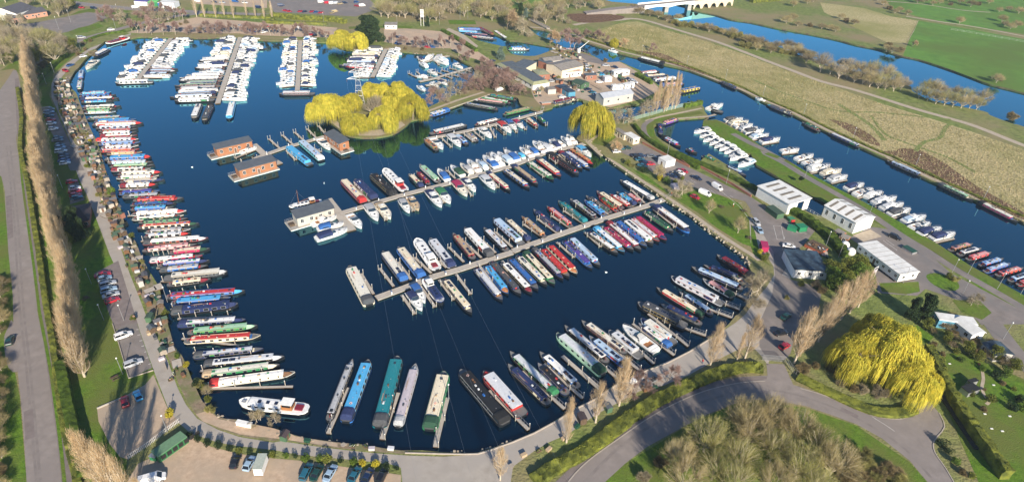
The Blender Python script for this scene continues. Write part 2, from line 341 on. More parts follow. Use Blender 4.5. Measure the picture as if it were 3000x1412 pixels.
# car parks
sheet('gravel_car_park', pts("B1 690,690 850,620 1030,520 1090,450 1200,710 1270,780 910,1050 850,1030 780,940 700,780"), 0.03, M_GRAVEL)
sheet('gravel_car_park', pts("B1 1340,880 1500,960 1700,1010 1939,1042 B2 450,1060 800,1110 1150,1160 1150,1400 -1000,1400 B1 900,1212 980,1080 1050,1050"), 0.03, M_GRAVEL)
sheet('parking_bay', pts("B1 820,140 870,105 970,80 1080,400 915,475 860,290"), 0.026, M_TARMAC)
sheet('parking_bay', pts("M1 670,850 840,760 980,1212 B1 960,90 820,130 780,30"), 0.025, M_FOOT)
sheet('parking_bay', pts("M1 480,230 550,180 600,330 500,360"), 0.025, M_TARMAC)
sheet('parking_bay', pts("T1 320,760 400,800 480,980 600,1212 500,1212 400,1000 340,900"), 0.025, M_TARMAC)
# right peninsula
sheet('car_park', pts("T3 1010,1080 1150,1020 1250,1070 1939,1400 M4 300,500 480,520 370,650 300,720 200,900 M4 170,860 160,700 0,420 M3 1930,450 1939,400 1900,340 1740,300 1500,230 1330,200 1100,30"), 0.03, M_TARMAC)
sheet('yard', pts("T3 0,1400 0,700 M3 1,1") if False else pts("T3 370,620 450,500 600,420 720,380 880,450 985,430 1080,480 1240,580 1300,640 1180,700 940,765 720,700 440,745 400,700"), 0.02, M_GRAVEL)
sheet('yard', pts("T3 500,560 620,540 760,640 830,690 740,700 640,640 560,600"), 0.026, M_PATH)
sheet('yard', pts("T3 700,385 740,380 920,440 880,460 780,440"), 0.026, M_TARMAC)
sheet('lawn', pts("T3 780,935 930,900 1000,960 900,1040 820,1020"), 0.022, M_GRASS)
sheet('lawn', smooth(pts("M3 1080,100 1200,160 1370,290 1450,290 1550,260 1700,290 1850,350 1925,440 1939,660 1880,640 1700,530 1560,420 1400,320 1200,190"), 1, True), 0.034, M_GRASS)
sheet('lawn', pts("M4 0,500 30,560 60,700 140,800 20,720 0,660"), 0.034, M_GRASS)
strip('shore_path', smooth(pts("T3 760,990 800,1030 880,1110 M3 950,50 1100,150 1270,262 1390,340 1550,450 1700,560 1850,660 1939,715 M4 60,760"), 3), 0.9, 0.9, 0.04, M_PATH)
strip('shore_path', pts("T3 800,1000 920,915 1000,980"), 0.8, 0.8, 0.04, M_PATH)
# long green peninsula between small basin and cut
sheet('lawn', smooth(pts("T3 1600,860 1690,850 1900,960 T4 0,985 200,1110 380,1212 M4 600,240 850,370 1100,510 1400,690 1750,900 1939,1005 2300,1200 2200,1400 1850,1120 1550,900 1200,640 900,500 700,400 530,352 400,282 200,170 40,80 T3 1850,1080 1640,935 1597,890"), 1, True), 0.022, M_GRASS)
strip('access_road', smooth(pts("T3 1810,950 1939,1020 T4 100,1065 230,1130 M4 80,-10 220,60 400,170 560,260 700,340 850,430 950,500 1100,600 1250,690 1450,820 1700,960 1939,1100 2200,1260"), 3), 1.7, 1.7, 0.03, M_TARMAC)
sheet('yard', pts("M4 700,600 850,520 1000,540 1250,700 1420,850 1939,1120 2000,1212 1700,1212 1500,1050 1240,960 1180,1010 900,990 880,800 760,640"), 0.034, M_TARMAC)
sheet('yard', pts("M4 720,580 850,540 930,590 800,625"), 0.038, M_PATH)
sheet('lawn', smooth(pts("M4 1250,860 1330,850 1450,900 1480,950 1430,975 1330,950 1260,900"), 3, True), 0.05, M_GRASS)
sheet('lawn', pts("M4 910,920 1190,910 1200,980 1100,1000 930,980"), 0.05, M_GRASS)
sheet('lawn', pts("B4 1300,310 1500,290 1939,480 2500,700 2500,1400 1700,1400 1350,600"), 0.02, M_GRASS)
sheet('lawn', pts("M4 1430,1040 1620,1040 1710,1130 1640,1180 1500,1130"), 0.04, M_GRASS)
sheet('lawn', smooth(pts("B4 -60,630 380,680 750,810 1130,1070 1270,1230 900,1400 B3 500,1400 1000,1110 1500,800"), 1, True), 0.012, M_GRASS)
sheet('access_road', pts("B4 1500,-40 1640,100 1700,60 1800,0"), 0.03, M_TARMAC)
strip('access_road', smooth(pts("M4 1650,1100 B4 1700,60 1800,200 1939,360 2300,700"), 3), 3, 3, 0.032, M_TARMAC)
# small basin side road with green verge
strip('verge', smooth(pts("T3 1590,800 1400,830 1240,870 1225,920 1240,970 1300,1030 1450,1110 1600,1190 1750,1290 1939,1400 M4 100,400"), 3), 1.7, 1.7, 0.022, M_GRASS)
strip('access_road', smooth(pts("T3 1240,850 1185,885 1180,930 1210,980 1280,1040 1420,1120 1560,1190 M3 1560,80 1700,160 1850,240 1939,290"), 3), 1.2, 1.2, 0.03, M_TARMAC)
strip('quay', pts("T3 1190,860 1300,830 1450,800 1590,770"), 0.8, 0.8, 0.028, M_PATH)
strip('quay', pts("T3 1420,845 1640,828 1690,815"), 0.9, 0.7, 0.05, M_PATH, dry=False)
# spit to the island, banks
strip('shore_path', smooth(pts("T2 1280,815 1400,770 1550,715 1740,655"), 2), 0.9, 0.9, 0.03, M_PATH)
sheet('island_gravel', pts("T2 640,858 700,905 750,945 860,965 990,965 1100,940 1180,890 1150,860 1050,920 850,930 740,900 680,850"), 0.03, M_PATH)
# top: car parks and roads
sheet('gravel_car_park', pts("T1 900,235 1080,180 1400,125 1939,170 T2 250,160 700,200 660,270 430,265 60,250 T1 1700,240 1500,240 1200,230 1000,240"), 0.03, M_GRAVEL)
strip('parking_bay', pts("T1 1150,205 1939,200 T2 300,225"), 2.2, 2.2, 0.036, M_TARMAC)
sheet('gravel_car_park', pts("T2 1030,210 1200,205 1430,225 1500,240 1700,370 1790,430 1740,440 1600,400 1520,360 1500,345 1300,345 1030,300"), 0.03, M_GRAVEL)
sheet('yard', pts("T2 1490,200 1600,250 1700,330 1660,360 1560,300 1450,230"), 0.03, M_PATH)
sheet('parking_bay', pts("T2 1300,285 1420,290 1420,340 1280,340"), 0.036, M_TARMAC)
sheet('yard', pts("T2 200,0 900,-20 1000,60 830,120 640,110 250,90"), 0.03, M_TARMAC)
sheet('yard', pts("T1 1350,0 1939,-20 T2 200,-20 200,60 T1 1700,50 1400,30"), 0.028, M_GRAVEL)
strip('road', smooth(pts("T1 500,20 700,45 900,62 1100,72 1400,88 1650,100 1939,110 T2 150,110"), 3), 4, 4, 0.03, M_ROAD)
strip('road', smooth(pts("T1 1500,95 1300,110 1100,145 950,180 860,205 750,235 560,290 400,365 300,430 200,520"), 3), 2.6, 2.6, 0.034, M_ROAD)
sheet('car_park', smooth(pts("T1 90,180 250,165 500,115 620,90 730,100 760,130 640,180 560,215 420,240 300,200 120,210"), 1, True), 0.03, M_TARMAC)
sheet('lawn', pts("T1 500,110 560,80 640,65 740,70 940,80 850,105 720,95 620,88"), 0.034, M_GRASS)
sheet('lawn', pts("T1 480,230 560,200 700,170 740,190 620,230 520,245"), 0.034, M_GRASS)
strip('hedge_bank', smooth(pts("T1 1430,125 1939,150 T2 300,180 600,190"), 2), 3, 3, 0.02, M_GRASS)
strip('lawn', pts("T2 780,200 1100,190 1230,200"), 3, 3, 0.03, M_GRASS)
strip('lawn', pts("T2 1490,160 1680,160"), 6, 6, 0.03, M_GRASS)
strip('shore_bank', smooth(pts("T1 1100,255 1345,258 1560,254 1700,250 1840,262 T2 60,262 285,276 560,292"), 2), 1.5, 1.5, 0.036, mat('dry_bank', (0.30,0.24,0.13), 0.95, (0.15,0.15,0.05), 1.0, 6, 0.1, 3))
strip('shore_bank', smooth(pts("T2 1040,338 1250,364 1380,370 1480,378 1600,430"), 2), 1.5, 1.5, 0.036, MATS['dry_bank'])
sheet('yard', pts("T1 350,120 0,0") if False else pts("T2 1740,440 1790,430 1939,560 T3 350,600 400,700 300,680 60,660 T2 1700,640 1660,590 1700,520"), 0.018, M_SOIL)

M_BEDS = mat('trodden_garden_soil', (0.30, 0.23, 0.17), 0.95, (0.15, 0.115, 0.075), 0.9, 8, 0.05, 4, col3=(0.14, 0.15, 0.06), scale3=0.25)
sheet('garden_soil', smooth(pts('''T1 560,480 470,540 420,620 430,720 440,830 480,900 520,980 570,1070 600,1130 M1 610,20 650,110 710,270 790,450 870,630 935,830 1010,1030 1075,1200 B1 1110,130 1200,340 1275,530 1335,650 1410,750 1560,832 1700,880 1939,920
 B2 300,910 600,955 800,978 1000,998 1200,1012 1200,980 900,920 500,890 100,790 B1 1600,755 1500,690 1440,640 1370,500 1290,310 1190,80 M1 1150,1040 1040,800 960,620 880,480 800,250 730,40 T1 650,930 570,740 500,625 490,590 530,510'''), 1, True), 0.008, M_BEDS)
sheet('bank_gravel', smooth(pts("B1 1390,730 1480,700 1560,765 1700,790 1939,800 B2 400,885 700,935 700,960 300,905 0,870 B1 1700,868 1560,825 1440,780"), 1, True), 0.014, M_GRAVEL)
strip('verge', smooth(pts("M1 140,0 158,200 198,500 240,800 278,1100 B1 280,0 343,330 385,600 425,900 460,1230"), 3), 0.35, 0.35, 0.05, M_GRASS)
strip('road_patch', pts("M1 60,300 75,600"), .8, .8, 0.024, M_FOOT)
strip('road_patch', pts("B1 200,700 215,900"), .9, .9, 0.024, M_FOOT)
strip('road_patch', pts("B4 640,690 760,750"), .7, .7, 0.024, M_FOOT)

sheet('yard', smooth(pts("M4 175,840 300,900 420,930 500,1000 480,1100 B4 420,0 330,120 280,300 240,345 120,345 60,250 M4 60,1200 150,1000"), 1, True), 0.024, M_TARMAC)
sheet('lawn', pts("B4 1090,130 1180,100 1300,180 1250,230 1150,240"), 0.04, M_GRASS)

sheet('lay_by', smooth(pts("M1 80,1180 60,1230 B1 30,180 35,300 60,400 120,430 140,300 110,120"), 2, True), 0.016, M_ROAD)

M_WEAR = mat('tyre_wear', (0.225, 0.198, 0.185), 0.75, (0.17, 0.148, 0.138), 0.4, 8)
for dx in (35, 62):
    strip('tyre_wear', smooth(pts("M1 %d,-60 %d,200 %d,500 %d,800 %d,1100 B1 %d,330 %d,700 %d,1212" % (dx+10, dx+38, dx+68, dx+85, dx+105, dx+145, dx+180, dx+225)), 3), .28, .28, 0.0225, M_WEAR)
strip('tyre_wear', smooth(pts("B3 720,1250 950,1010 1150,860 1400,720 1600,640 1800,580 B4 0,545 250,575 450,630 700,730 900,840 1100,980 1280,1180"), 3), .35, .35, 0.0225, M_WEAR)
# ---------------------------------------------------------------- colours
PAL = dict(white=((.80,.80,.78),'white'), cream=((.74,.66,.50),'cream'), ivory=((.72,.69,.60),'ivory'), grey=((.42,.43,.45),'grey'), ltgrey=((.60,.62,.65),'light grey'),
  paleblue=((.42,.55,.70),'pale blue'), dkgrey=((.07,.075,.085),'charcoal'), black=((.012,.013,.016),'black'), navy=((.018,.032,.11),'navy'), blue=((.03,.13,.40),'blue'),
  sky=((.08,.38,.68),'sky blue'), teal=((.012,.20,.24),'teal'), aqua=((.10,.50,.55),'turquoise'), green=((.03,.20,.08),'green'), dkgreen=((.018,.07,.04),'dark green'), ltgreen=((.35,.55,.38),'pale green'),
  red=((.50,.035,.035),'red'), maroon=((.20,.018,.035),'maroon'), crimson=((.38,.02,.09),'crimson'), brown=((.16,.085,.045),'brown'), orange=((.48,.20,.08),'orange'),
  purple=((.09,.05,.28),'purple'), pink=((.62,.33,.33),'pink'), lilac=((.50,.45,.49),'lilac grey'), tan=((.45,.34,.22),'tan'), yellow=((.65,.45,.06),'yellow'), silver=((.48,.50,.52),'silver'))
def P(c, coat=0): return flat('paint_' + c, PAL[c][0], 0.42, coat=coat)
def RF(c):
    return mat('roof_' + c, PAL[c][0], 0.7, tuple(x*0.8 for x in PAL[c][0]), 1.6, 7, lo=0.3, hi=0.6)
def CV(c): return mat('canvas_' + c, PAL[c][0], 0.85, tuple(x*0.72 for x in PAL[c][0]), 2.5, 4, 0.04, 3)
def CN(c): return PAL[c][1]
M_GLASS = flat('dark_glass', (0.012, 0.016, 0.022), 0.08)
M_GLASSB = flat('tinted_glass', (0.03, 0.05, 0.075), 0.08)
M_SOLAR = flat('solar_cells', (0.015, 0.022, 0.05), 0.2)
M_DECK = mat('grey_deck', (0.16, 0.16, 0.16), 0.8)
M_GEL = mat('white_gelcoat', (0.76, 0.76, 0.74), 0.35, (0.60, 0.60, 0.58), 1.2, 6)
M_GELC = mat('ivory_gelcoat', (0.74, 0.69, 0.58), 0.3)
M_BLACK = flat('black_rubber', (0.015, 0.015, 0.015), 0.7)
M_STEEL = flat('galvanised_steel', (0.45, 0.46, 0.48), 0.45, 0.6)
M_WOOD = mat('weathered_boards', (0.40, 0.35, 0.29), 0.9, (0.27, 0.23, 0.19), 1.5, 6)
M_WOODD = mat('dark_timber', (0.12, 0.08, 0.05), 0.9, (0.06, 0.04, 0.025), 2, 4)
M_TEAK = mat('varnished_wood', (0.33, 0.14, 0.05), 0.5)
M_WHITEP = flat('white_plastic', (0.78, 0.78, 0.76), 0.5)
M_ORANGE = flat('orange_plastic', (0.75, 0.16, 0.03), 0.5)
M_CONC = mat('concrete', (0.42, 0.39, 0.35), 0.9, (0.30, 0.28, 0.25), 1.0, 6)

# ---------------------------------------------------------------- boats
def rbox(mb, x0, x1, w0, w1, z0, z1, m=0, camber=0.12, slant0=0.15, slant1=0.15):
    """a cabin shape: wide at the foot, narrow at the cambered top"""
    def sec(x, wa, wb, zt): return [(x, -wa, z0), (x, -wb, zt), (x, -wb*.5, zt+camber*.8), (x, wb*.5, zt+camber*.8), (x, wb, zt), (x, wa, z0)]
    s = [sec(x0, w0, w1, z1), sec(x1, w0, w1, z1)]
    # lean the ends in
    s[0] = [(x0 + (slant0 if i in (1,2,3,4) else 0), y, z) for i, (x, y, z) in enumerate(s[0])]
    s[1] = [(x1 - (slant1 if i in (1,2,3,4) else 0), y, z) for i, (x, y, z) in enumerate(s[1])]
    mb.loft(s, m); return mb
WIN = {}
def winmesh(kind):
    if kind not in WIN:
        m = MB()
        if kind == 'rect':
            m.box(-.42, .42, -.012, .012, -.24, .24, 0); m.box(-.48, .48, -.008, .008, -.29, .29, 1)
        elif kind == 'round':
            for r, t, k in ((.2, .016, 0), (.27, .010, 1)):
                m.loft([[(r*math.cos(a*math.pi/4), y, r*math.sin(a*math.pi/4)) for a in range(8)] for y in (-t, t)], k)
        elif kind == 'big':
            m.box(-.62, .62, -.012, .012, -.34, .34, 0); m.box(-.7, .7, -.008, .008, -.4, .4, 1)
        WIN[kind] = m.mesh('window', [M_GLASS, flat('brass_frame', (.5,.42,.25), .4) if kind == 'round' else M_STEEL])
    return WIN[kind]
def narrowboat(L, W, roof, side, opts='', near=True, hull='black', low=False):
    r = empty('narrowboat' if W < 2.7 else 'widebeam_boat')
    hw = W/2; gz = .58
    st = [(-L/2, .35, .70), (-L/2+.35, .78, .66), (-L/2+1.1, 1, .62), (0, 1, gz), (L/2-3.4, 1, .62), (L/2-1.9, .80, .70), (L/2-.8, .42, .82), (L/2, .05, .95)]
    if W > 2.7: st = [(-L/2, .6, .75), (-L/2+.4, .92, .7), (-L/2+1.1, 1, .66), (0, 1, .62), (L/2-3.0, 1, .7), (L/2-1.6, .82, .85), (L/2-.6, .45, .95), (L/2, .1, 1.05)]
    o = MB().loft([[(x, -hw*k, z), (x, -hw*k*.97, .14), (x, -hw*k*.88, -.5), (x, hw*k*.88, -.5), (x, hw*k*.97, .14), (x, hw*k, z)] for x, k, z in st], 0,
        mf=lambda i, j: 2 if j == 5 else (1 if j in (0, 4) and i < 8 else 0))
    hc = P(hull)
    # rubbing strake
    for s in (-1, 1):
        o.loft([[(x, s*(hw*k+.0), z-.08), (x, s*(hw*k+.05), z-.05), (x, s*(hw*k+.05), z+.02), (x, s*hw*k*.93, z+.06)] for x, k, z in st], 3, caps=False)
    o.build('hull', [P('black'), hc, M_DECK, P(side if rnd.random() < .4 else 'black')], r)
    xs = -L/2 + (2.0 if W < 2.7 else 2.6); xb = L/2 - (3.0 if W < 2.7 else 2.4)
    if 'C' in opts: xs += .6
    ch = 1.42 if W < 2.7 else 1.75
    if low: ch -= .25
    cw0, cw1 = hw*.90, hw*.78
    cab = MB(); cab.loft([[(x, -cw0, gz), (x, -cw1, ch), (x, cw1, ch), (x, cw0, gz)] for x in (xs, xb)], 0)
    # coach-painted panels, a shade of their own
    pc = rnd.choice([side, side, 'cream', 'red', 'navy', 'green', side])
    if pc != side and near:
        for s in (-1, 1):
            xx = xs + .5
            cab.face([(xx, s*(cw0-.02+.015), gz+.12), (xx+L*.16, s*(cw0-.02+.015), gz+.12), (xx+L*.16, s*(cw1+.035), ch-.14), (xx, s*(cw1+.035), ch-.14)][::(1 if s < 0 else -1)], 1)
    tc_ = rnd.choice(['white','cream','red','yellow','white','black','ltgrey'])
    for s in (-1, 1):   # coach line under the roof and along the foot
        for za, zb in ((.86, .93), (.06, .12)):
            ya, yb = cw0+(cw1-cw0)*za+.02, cw0+(cw1-cw0)*zb+.02
            q = [(xs+.1, s*ya, gz+(ch-gz)*za), (xb-.1, s*ya, gz+(ch-gz)*za), (xb-.1, s*yb, gz+(ch-gz)*zb), (xs+.1, s*yb, gz+(ch-gz)*zb)]
            cab.face(q if s < 0 else q[::-1], 2)
    # doors and hatches at both ends
    cab.box(xs-.04, xs, -.35, .35, gz, ch-.05, 1); cab.box(xb, xb+.04, -.35, .35, gz, ch-.05, 1)
    cab.build('cabin', [P(side), P(pc), P(tc_)], r)
    rf = MB(); rf.loft([[(x, -cw1-.05, ch-.02), (x, -cw1-.03, ch+.06), (x, -cw1*.5, ch+.13), (x, 0, ch+.155), (x, cw1*.5, ch+.13), (x, cw1+.03, ch+.06), (x, cw1+.05, ch-.02)] for x in (xs-.15, xb+.2)], 0, mf=lambda i, j: 1 if j in (0, 5) else 0)
    tz = ch + .13
    for s in (-1, 1): rf.box(xs+.3, xb-.3, s*cw1*.86-.025, s*cw1*.86+.025, ch+.1, ch+.17, 1)
    x = xs + 1.2
    while x < xb - 1:
        if rnd.random() < .6:
            rf.tube((x, 0, tz), (x, 0, tz+.13), .12, .1, 6, 2)
        x += rnd.uniform(1.6, 3)
    rf.box(xs+.1, xs+.95, -.38, .38, tz-.02, tz+.07, 1)          # sliding hatch
    if rnd.random() < .5: rf.box(xb-1.6, xb-.9, -.3, .3, tz-.02, tz+.1, 3)
    rf.build('roof', [RF(roof), P(side if rnd.random() < .6 else roof), M_STEEL, M_GLASSB], r)
    n_s = 0
    for c in opts.split(','):
        if c.startswith('S'): n_s = int(c[1:] or 1)
    if not opts and rnd.random() < .45: n_s = rnd.choice([1, 2, 2, 3])
    xx = xs + rnd.uniform(.8, 2)
    for k in range(n_s):
        m = MB().box(-.75, .75, -.48, .48, 0, .05, 0); m.box(-.78, .78, -.51, .51, -.005, .035, 1)
        m.build('solar_panel', [M_SOLAR, M_STEEL], r, loc=(xx, 0, tz+.06)); xx += 1.75
        if xx > xb - 1: break
    if near:
        # stove chimney, roof boxes, planters, rolled hoses
        m = MB().tube((0,0,0), (0,0,.55), .07, .07, 6, 0); m.tube((0,0,.5), (0,0,.58), .1, .1, 6, 1); m.build('chimney', [M_BLACK, M_STEEL], r, loc=(xs+L*.22, -cw1*.5, tz-.03))
        for k in range(rnd.choice([1, 2, 3, 4, 5])):
            c = rnd.choice(['brown','green','blue','red','dkgrey','tan','ltgrey'])
            m = MB().box(-rnd.uniform(.2,.55), .3, -.22, .22, 0, rnd.uniform(.15,.4), 0, .04, .03)
            m.build('roof_box', [P(c)], r, loc=(rnd.uniform(xs+1, xb-1), rnd.uniform(-.3, .3), tz))
        if rnd.random() < .4:
            m = MB()
            for k in range(10): a_ = k*math.pi/5; m.box(.28*math.cos(a_)-.07, .28*math.cos(a_)+.07, .28*math.sin(a_)-.07, .28*math.sin(a_)+.07, 0, .1, k % 2)
            m.build('lifebuoy', [M_ORANGE, M_WHITEP], r, loc=(rnd.uniform(xs+1, xb-1), 0, tz+.01))
        if rnd.random() < .5:
            m = MB().box(-2.2, 2.2, -.04, .04, 0, .06, 0); m.box(-1.2, 1.2, .12, .3, 0, .05, 1)
            m.build('pole_and_plank', [M_TEAK, M_WOOD], r, loc=(rnd.uniform(xs+3, xb-3), cw1*.45, tz-.02))
    kind = rnd.choice(['rect', 'round', 'rect', 'round', 'big'])
    if W > 2.7: kind = rnd.choice(['rect', 'big'])
    nw = max(3, int((xb - xs) / (2.1 if near else 3.2)))
    if near or L > 1:
        th = math.atan2(cw0 - cw1, ch - gz)
        for s in (-1, 1):
            for k in range(nw):
                x = xs + (k + .5 + rnd.uniform(-.1, .1)) * (xb - xs) / nw
                ob = bpy.data.objects.new('window', winmesh(kind)); COL.objects.link(ob); ob.parent = r
                ob.location = (x, s*((cw0+cw1)/2 + .01), (gz+ch)/2 + .06); ob.rotation_euler = (s*th, 0, 0)
    d = {}
    for c in opts.split(','):
        if ':' in c: k_, v_ = c.split(':'); d[k_] = v_
    if 'C' in d:
        hh = 1.95 if W < 2.7 else 2.3
        m = MB(); m.loft([[(x, -hw*.88, gz+.05), (x, -hw*.86, z*.72+.2), (x, -hw*.62, z-.1), (x, 0, z), (x, hw*.62, z-.1), (x, hw*.86, z*.72+.2), (x, hw*.88, gz+.05)] for x, z in ((-L/2+.45, hh-.35), (-L/2+.9, hh-.02), (xs-.6, hh), (xs+.05, hh-.12))], 0)
        m.build('stern_canopy', [CV(d['C'])], r)
        m = MB()
        for s in (-1, 1): MB().box(-L/2+1.0, xs-.7, s*(hw*.875)-.012, s*(hw*.875)+.012, gz+.45, gz+.85, 0).build('canopy_window', [M_GLASSB], r)
    elif W < 2.7:
        m = MB().tube((-L/2+.9, 0, .65), (-L/2+.9, 0, 1.35), .03, .03, 5, 0); m.tube((-L/2+.9, 0, 1.35), (-L/2+1.7, 0, 1.4), .03, .03, 5, 0)
        m.box(xs-.7, xs-.1, -.3, .3, gz, gz+.45, 1)
        m.build('tiller', [P('red'), M_BLACK], r)
    if 'F' in d:
        m = MB(); m.loft([[(xb+.1, -cw1, gz+.05), (xb+.1, 0, ch+.05), (xb+.1, cw1, gz+.05)], [(xb+1.5, -cw1*.8, gz+.1), (xb+1.5, 0, ch-.15), (xb+1.5, cw1*.8, gz+.1)], [(xb+2.2, -.25, .8), (xb+2.2, 0, .9), (xb+2.2, .25, .8)]], 0)
        m.build('bow_cover', [CV(d['F'])], r)
    else:
        MB().box(xb+.25, xb+.7, -hw*.55, hw*.55, gz, gz+.3, 0).build('bow_locker', [rnd.choice([M_TEAK, P('red'), P('blue'), P('dkgrey'), P('cream')])], r)
    return r
def hullsec(x, k, z, hw, flare=.82): return [(x, -hw*k, z), (x, -hw*k*flare, .1), (x, -hw*k*.45, -.5), (x, hw*k*.45, -.5), (x, hw*k*flare, .1), (x, hw*k, z)]
def cruiser(L, W, canopy, style=0, hullc='white', stripe=None, trim=None):
    r = empty('cabin_cruiser')
    hw = W/2; gel = M_GELC if hullc == 'cream' else (M_GEL if hullc == 'white' else P(hullc))
    st = [(-L/2, .86, .82), (-L*.3, .97, .84), (0, 1, .92), (L*.2, .92, 1.0), (L*.35, .66, 1.1), (L*.45, .33, 1.18), (L*.5, .04, 1.25)]
    o = MB().loft([hullsec(x, k, z, hw) for x, k, z in st], 0, mf=lambda i, j: 1 if j in (1, 3, 2) else 0)
    if stripe:
        for s in (-1, 1):
            F = []
            for i in range(len(st)-1):
                x, k, z = st[i]; x2, k2, z2 = st[i+1]
                q = [(x, s*(hw*k+.012), z-.12), (x2, s*(hw*k2+.012), z2-.12), (x2, s*(hw*k2*.93+.012), z2-.36), (x, s*(hw*k*.93+.012), z-.36)]
                o.face(q if s > 0 else q[::-1], 2)
    o.build('hull', [gel, P('navy' if rnd.random() < .4 else 'dkgrey'), P(stripe or 'navy')], r)
    # superstructure: a long wedge on the foredeck rising to the wheel position
    s1 = [(-L*.12, .80, 1.75), (L*.08, .78, 1.72), (L*.2, .62, 1.5), (L*.36, .34, 1.24)]
    c = MB(); c.loft([[(x, -hw*k, .85), (x, -hw*k*.86, z-.08), (x, -hw*k*.5, z), (x, hw*k*.5, z), (x, hw*k*.86, z-.08), (x, hw*k, .85)] for x, k, z in s1], 0)
    if style == 1:   # wheelhouse / hard top
        c.loft([[(x, -hw*.66, 1.7), (x, -hw*.60, z), (x, hw*.60, z), (x, hw*.66, 1.7)] for x, z in ((-L*.2, 2.35), (L*.02, 2.4))], 0)
    c.box(-L*.4, -L*.12, -hw*.92, -hw*.74, .8, 1.15, 0); c.box(-L*.4, -L*.12, hw*.74, hw*.92, .8, 1.15, 0); c.box(-L*.46, -L*.4, -hw*.86, hw*.86, .8, 1.1, 0)
    c.box(L*.22, L*.28, -hw*.14, hw*.14, 1.3, 1.5, 1)
    c.build('cabin', [gel, M_GLASSB], r)
    # side windows
    for s in (-1, 1):
        m = MB(); q = []
        a, b = s1[0], s1[2]
        q = [(a[0]+.3, s*(hw*a[1]*.955+.015), 1.22), (b[0]+.1, s*(hw*b[1]*.965+.02), 1.12), (b[0]-.1, s*(hw*b[1]*.9+.03), 1.36), (a[0]+.3, s*(hw*a[1]*.89+.02), 1.55)]
        m.face(q if s < 0 else q[::-1], 0); m.build('side_window', [M_GLASS], r)
    # windscreen
    w = MB(); zt = 2.25
    w.loft([[(L*.10, -hw*.70, 1.66), (L*.13, 0, 1.68), (L*.10, hw*.70, 1.66)], [(L*.01, -hw*.6, zt), (L*.035, 0, zt+.02), (L*.01, hw*.6, zt)]], 0, caps=False, closed=False)
    for s in (-1, 1): w.face([(L*.10, s*hw*.70, 1.66), (-L*.08, s*hw*.74, 1.7), (-L*.06, s*hw*.66, 2.05), (L*.01, s*hw*.6, zt)], 0)
    w.tube((L*.01, -hw*.6, zt), (L*.01, hw*.6, zt), .035, .035, 4, 1)
    w.build('windscreen', [M_GLASSB, M_STEEL], r)
    if canopy:
        h = 2.35 if style != 1 else 2.2
        m = MB(); m.loft([[(x, -hw*.84, 1.1), (x, -hw*.8, z-.35), (x, -hw*.5, z-.05), (x, hw*.5, z-.05), (x, hw*.8, z-.35), (x, hw*.84, 1.1)] for x, z in ((-L*.42, 1.75), (-L*.36, h-.15), (-L*.18, h), (L*.0, h-.02))], 0)
        m.build('canopy', [CV(canopy)], r)
        for s in (-1, 1):
            m = MB(); q = [(-L*.34, s*(hw*.83+.02), 1.35), (-L*.08, s*(hw*.83+.02), 1.35), (-L*.1, s*(hw*.81+.02), 1.75), (-L*.3, s*(hw*.81+.02), 1.75)]
            m.face(q if s < 0 else q[::-1], 0); m.build('canopy_window', [M_GLASSB], r)
    else:
        m = MB().box(-L*.4, -L*.12, -hw*.72, hw*.72, .82, .87, 0); m.box(-L*.4, -L*.34, -hw*.7, hw*.7, .85, 1.2, 1); m.box(-L*.2, -L*.14, -hw*.6, -hw*.2, .85, 1.4, 1)
        m.build('cockpit_seat', [M_TEAK, P('white')], r)
    # rail round the foredeck
    m = MB(); pr = [(L*.1, .97, 1.0), (L*.25, .86, 1.05), (L*.38, .58, 1.12), (L*.49, .1, 1.25)]
    for s in (-1, 1):
        for i in range(3):
            a, b = pr[i], pr[i+1]
            m.tube((a[0], s*hw*a[1], a[2]+.45), (b[0], s*hw*b[1], b[2]+.45), .025, .025, 4, 0); m.tube((b[0], s*hw*b[1], b[2]), (b[0], s*hw*b[1], b[2]+.45), .02, .02, 4, 0)
    m.build('bow_rail', [M_STEEL], r)
    if style in (1, 2):
        m = MB().tube((-L*.05, 0, 2.2), (-L*.09, 0, 3.3), .03, .02, 4, 0); m.box(-L*.12, -L*.06, -.5, .5, 2.6, 2.66, 0); m.build('mast', [M_WHITEP], r)
    return r
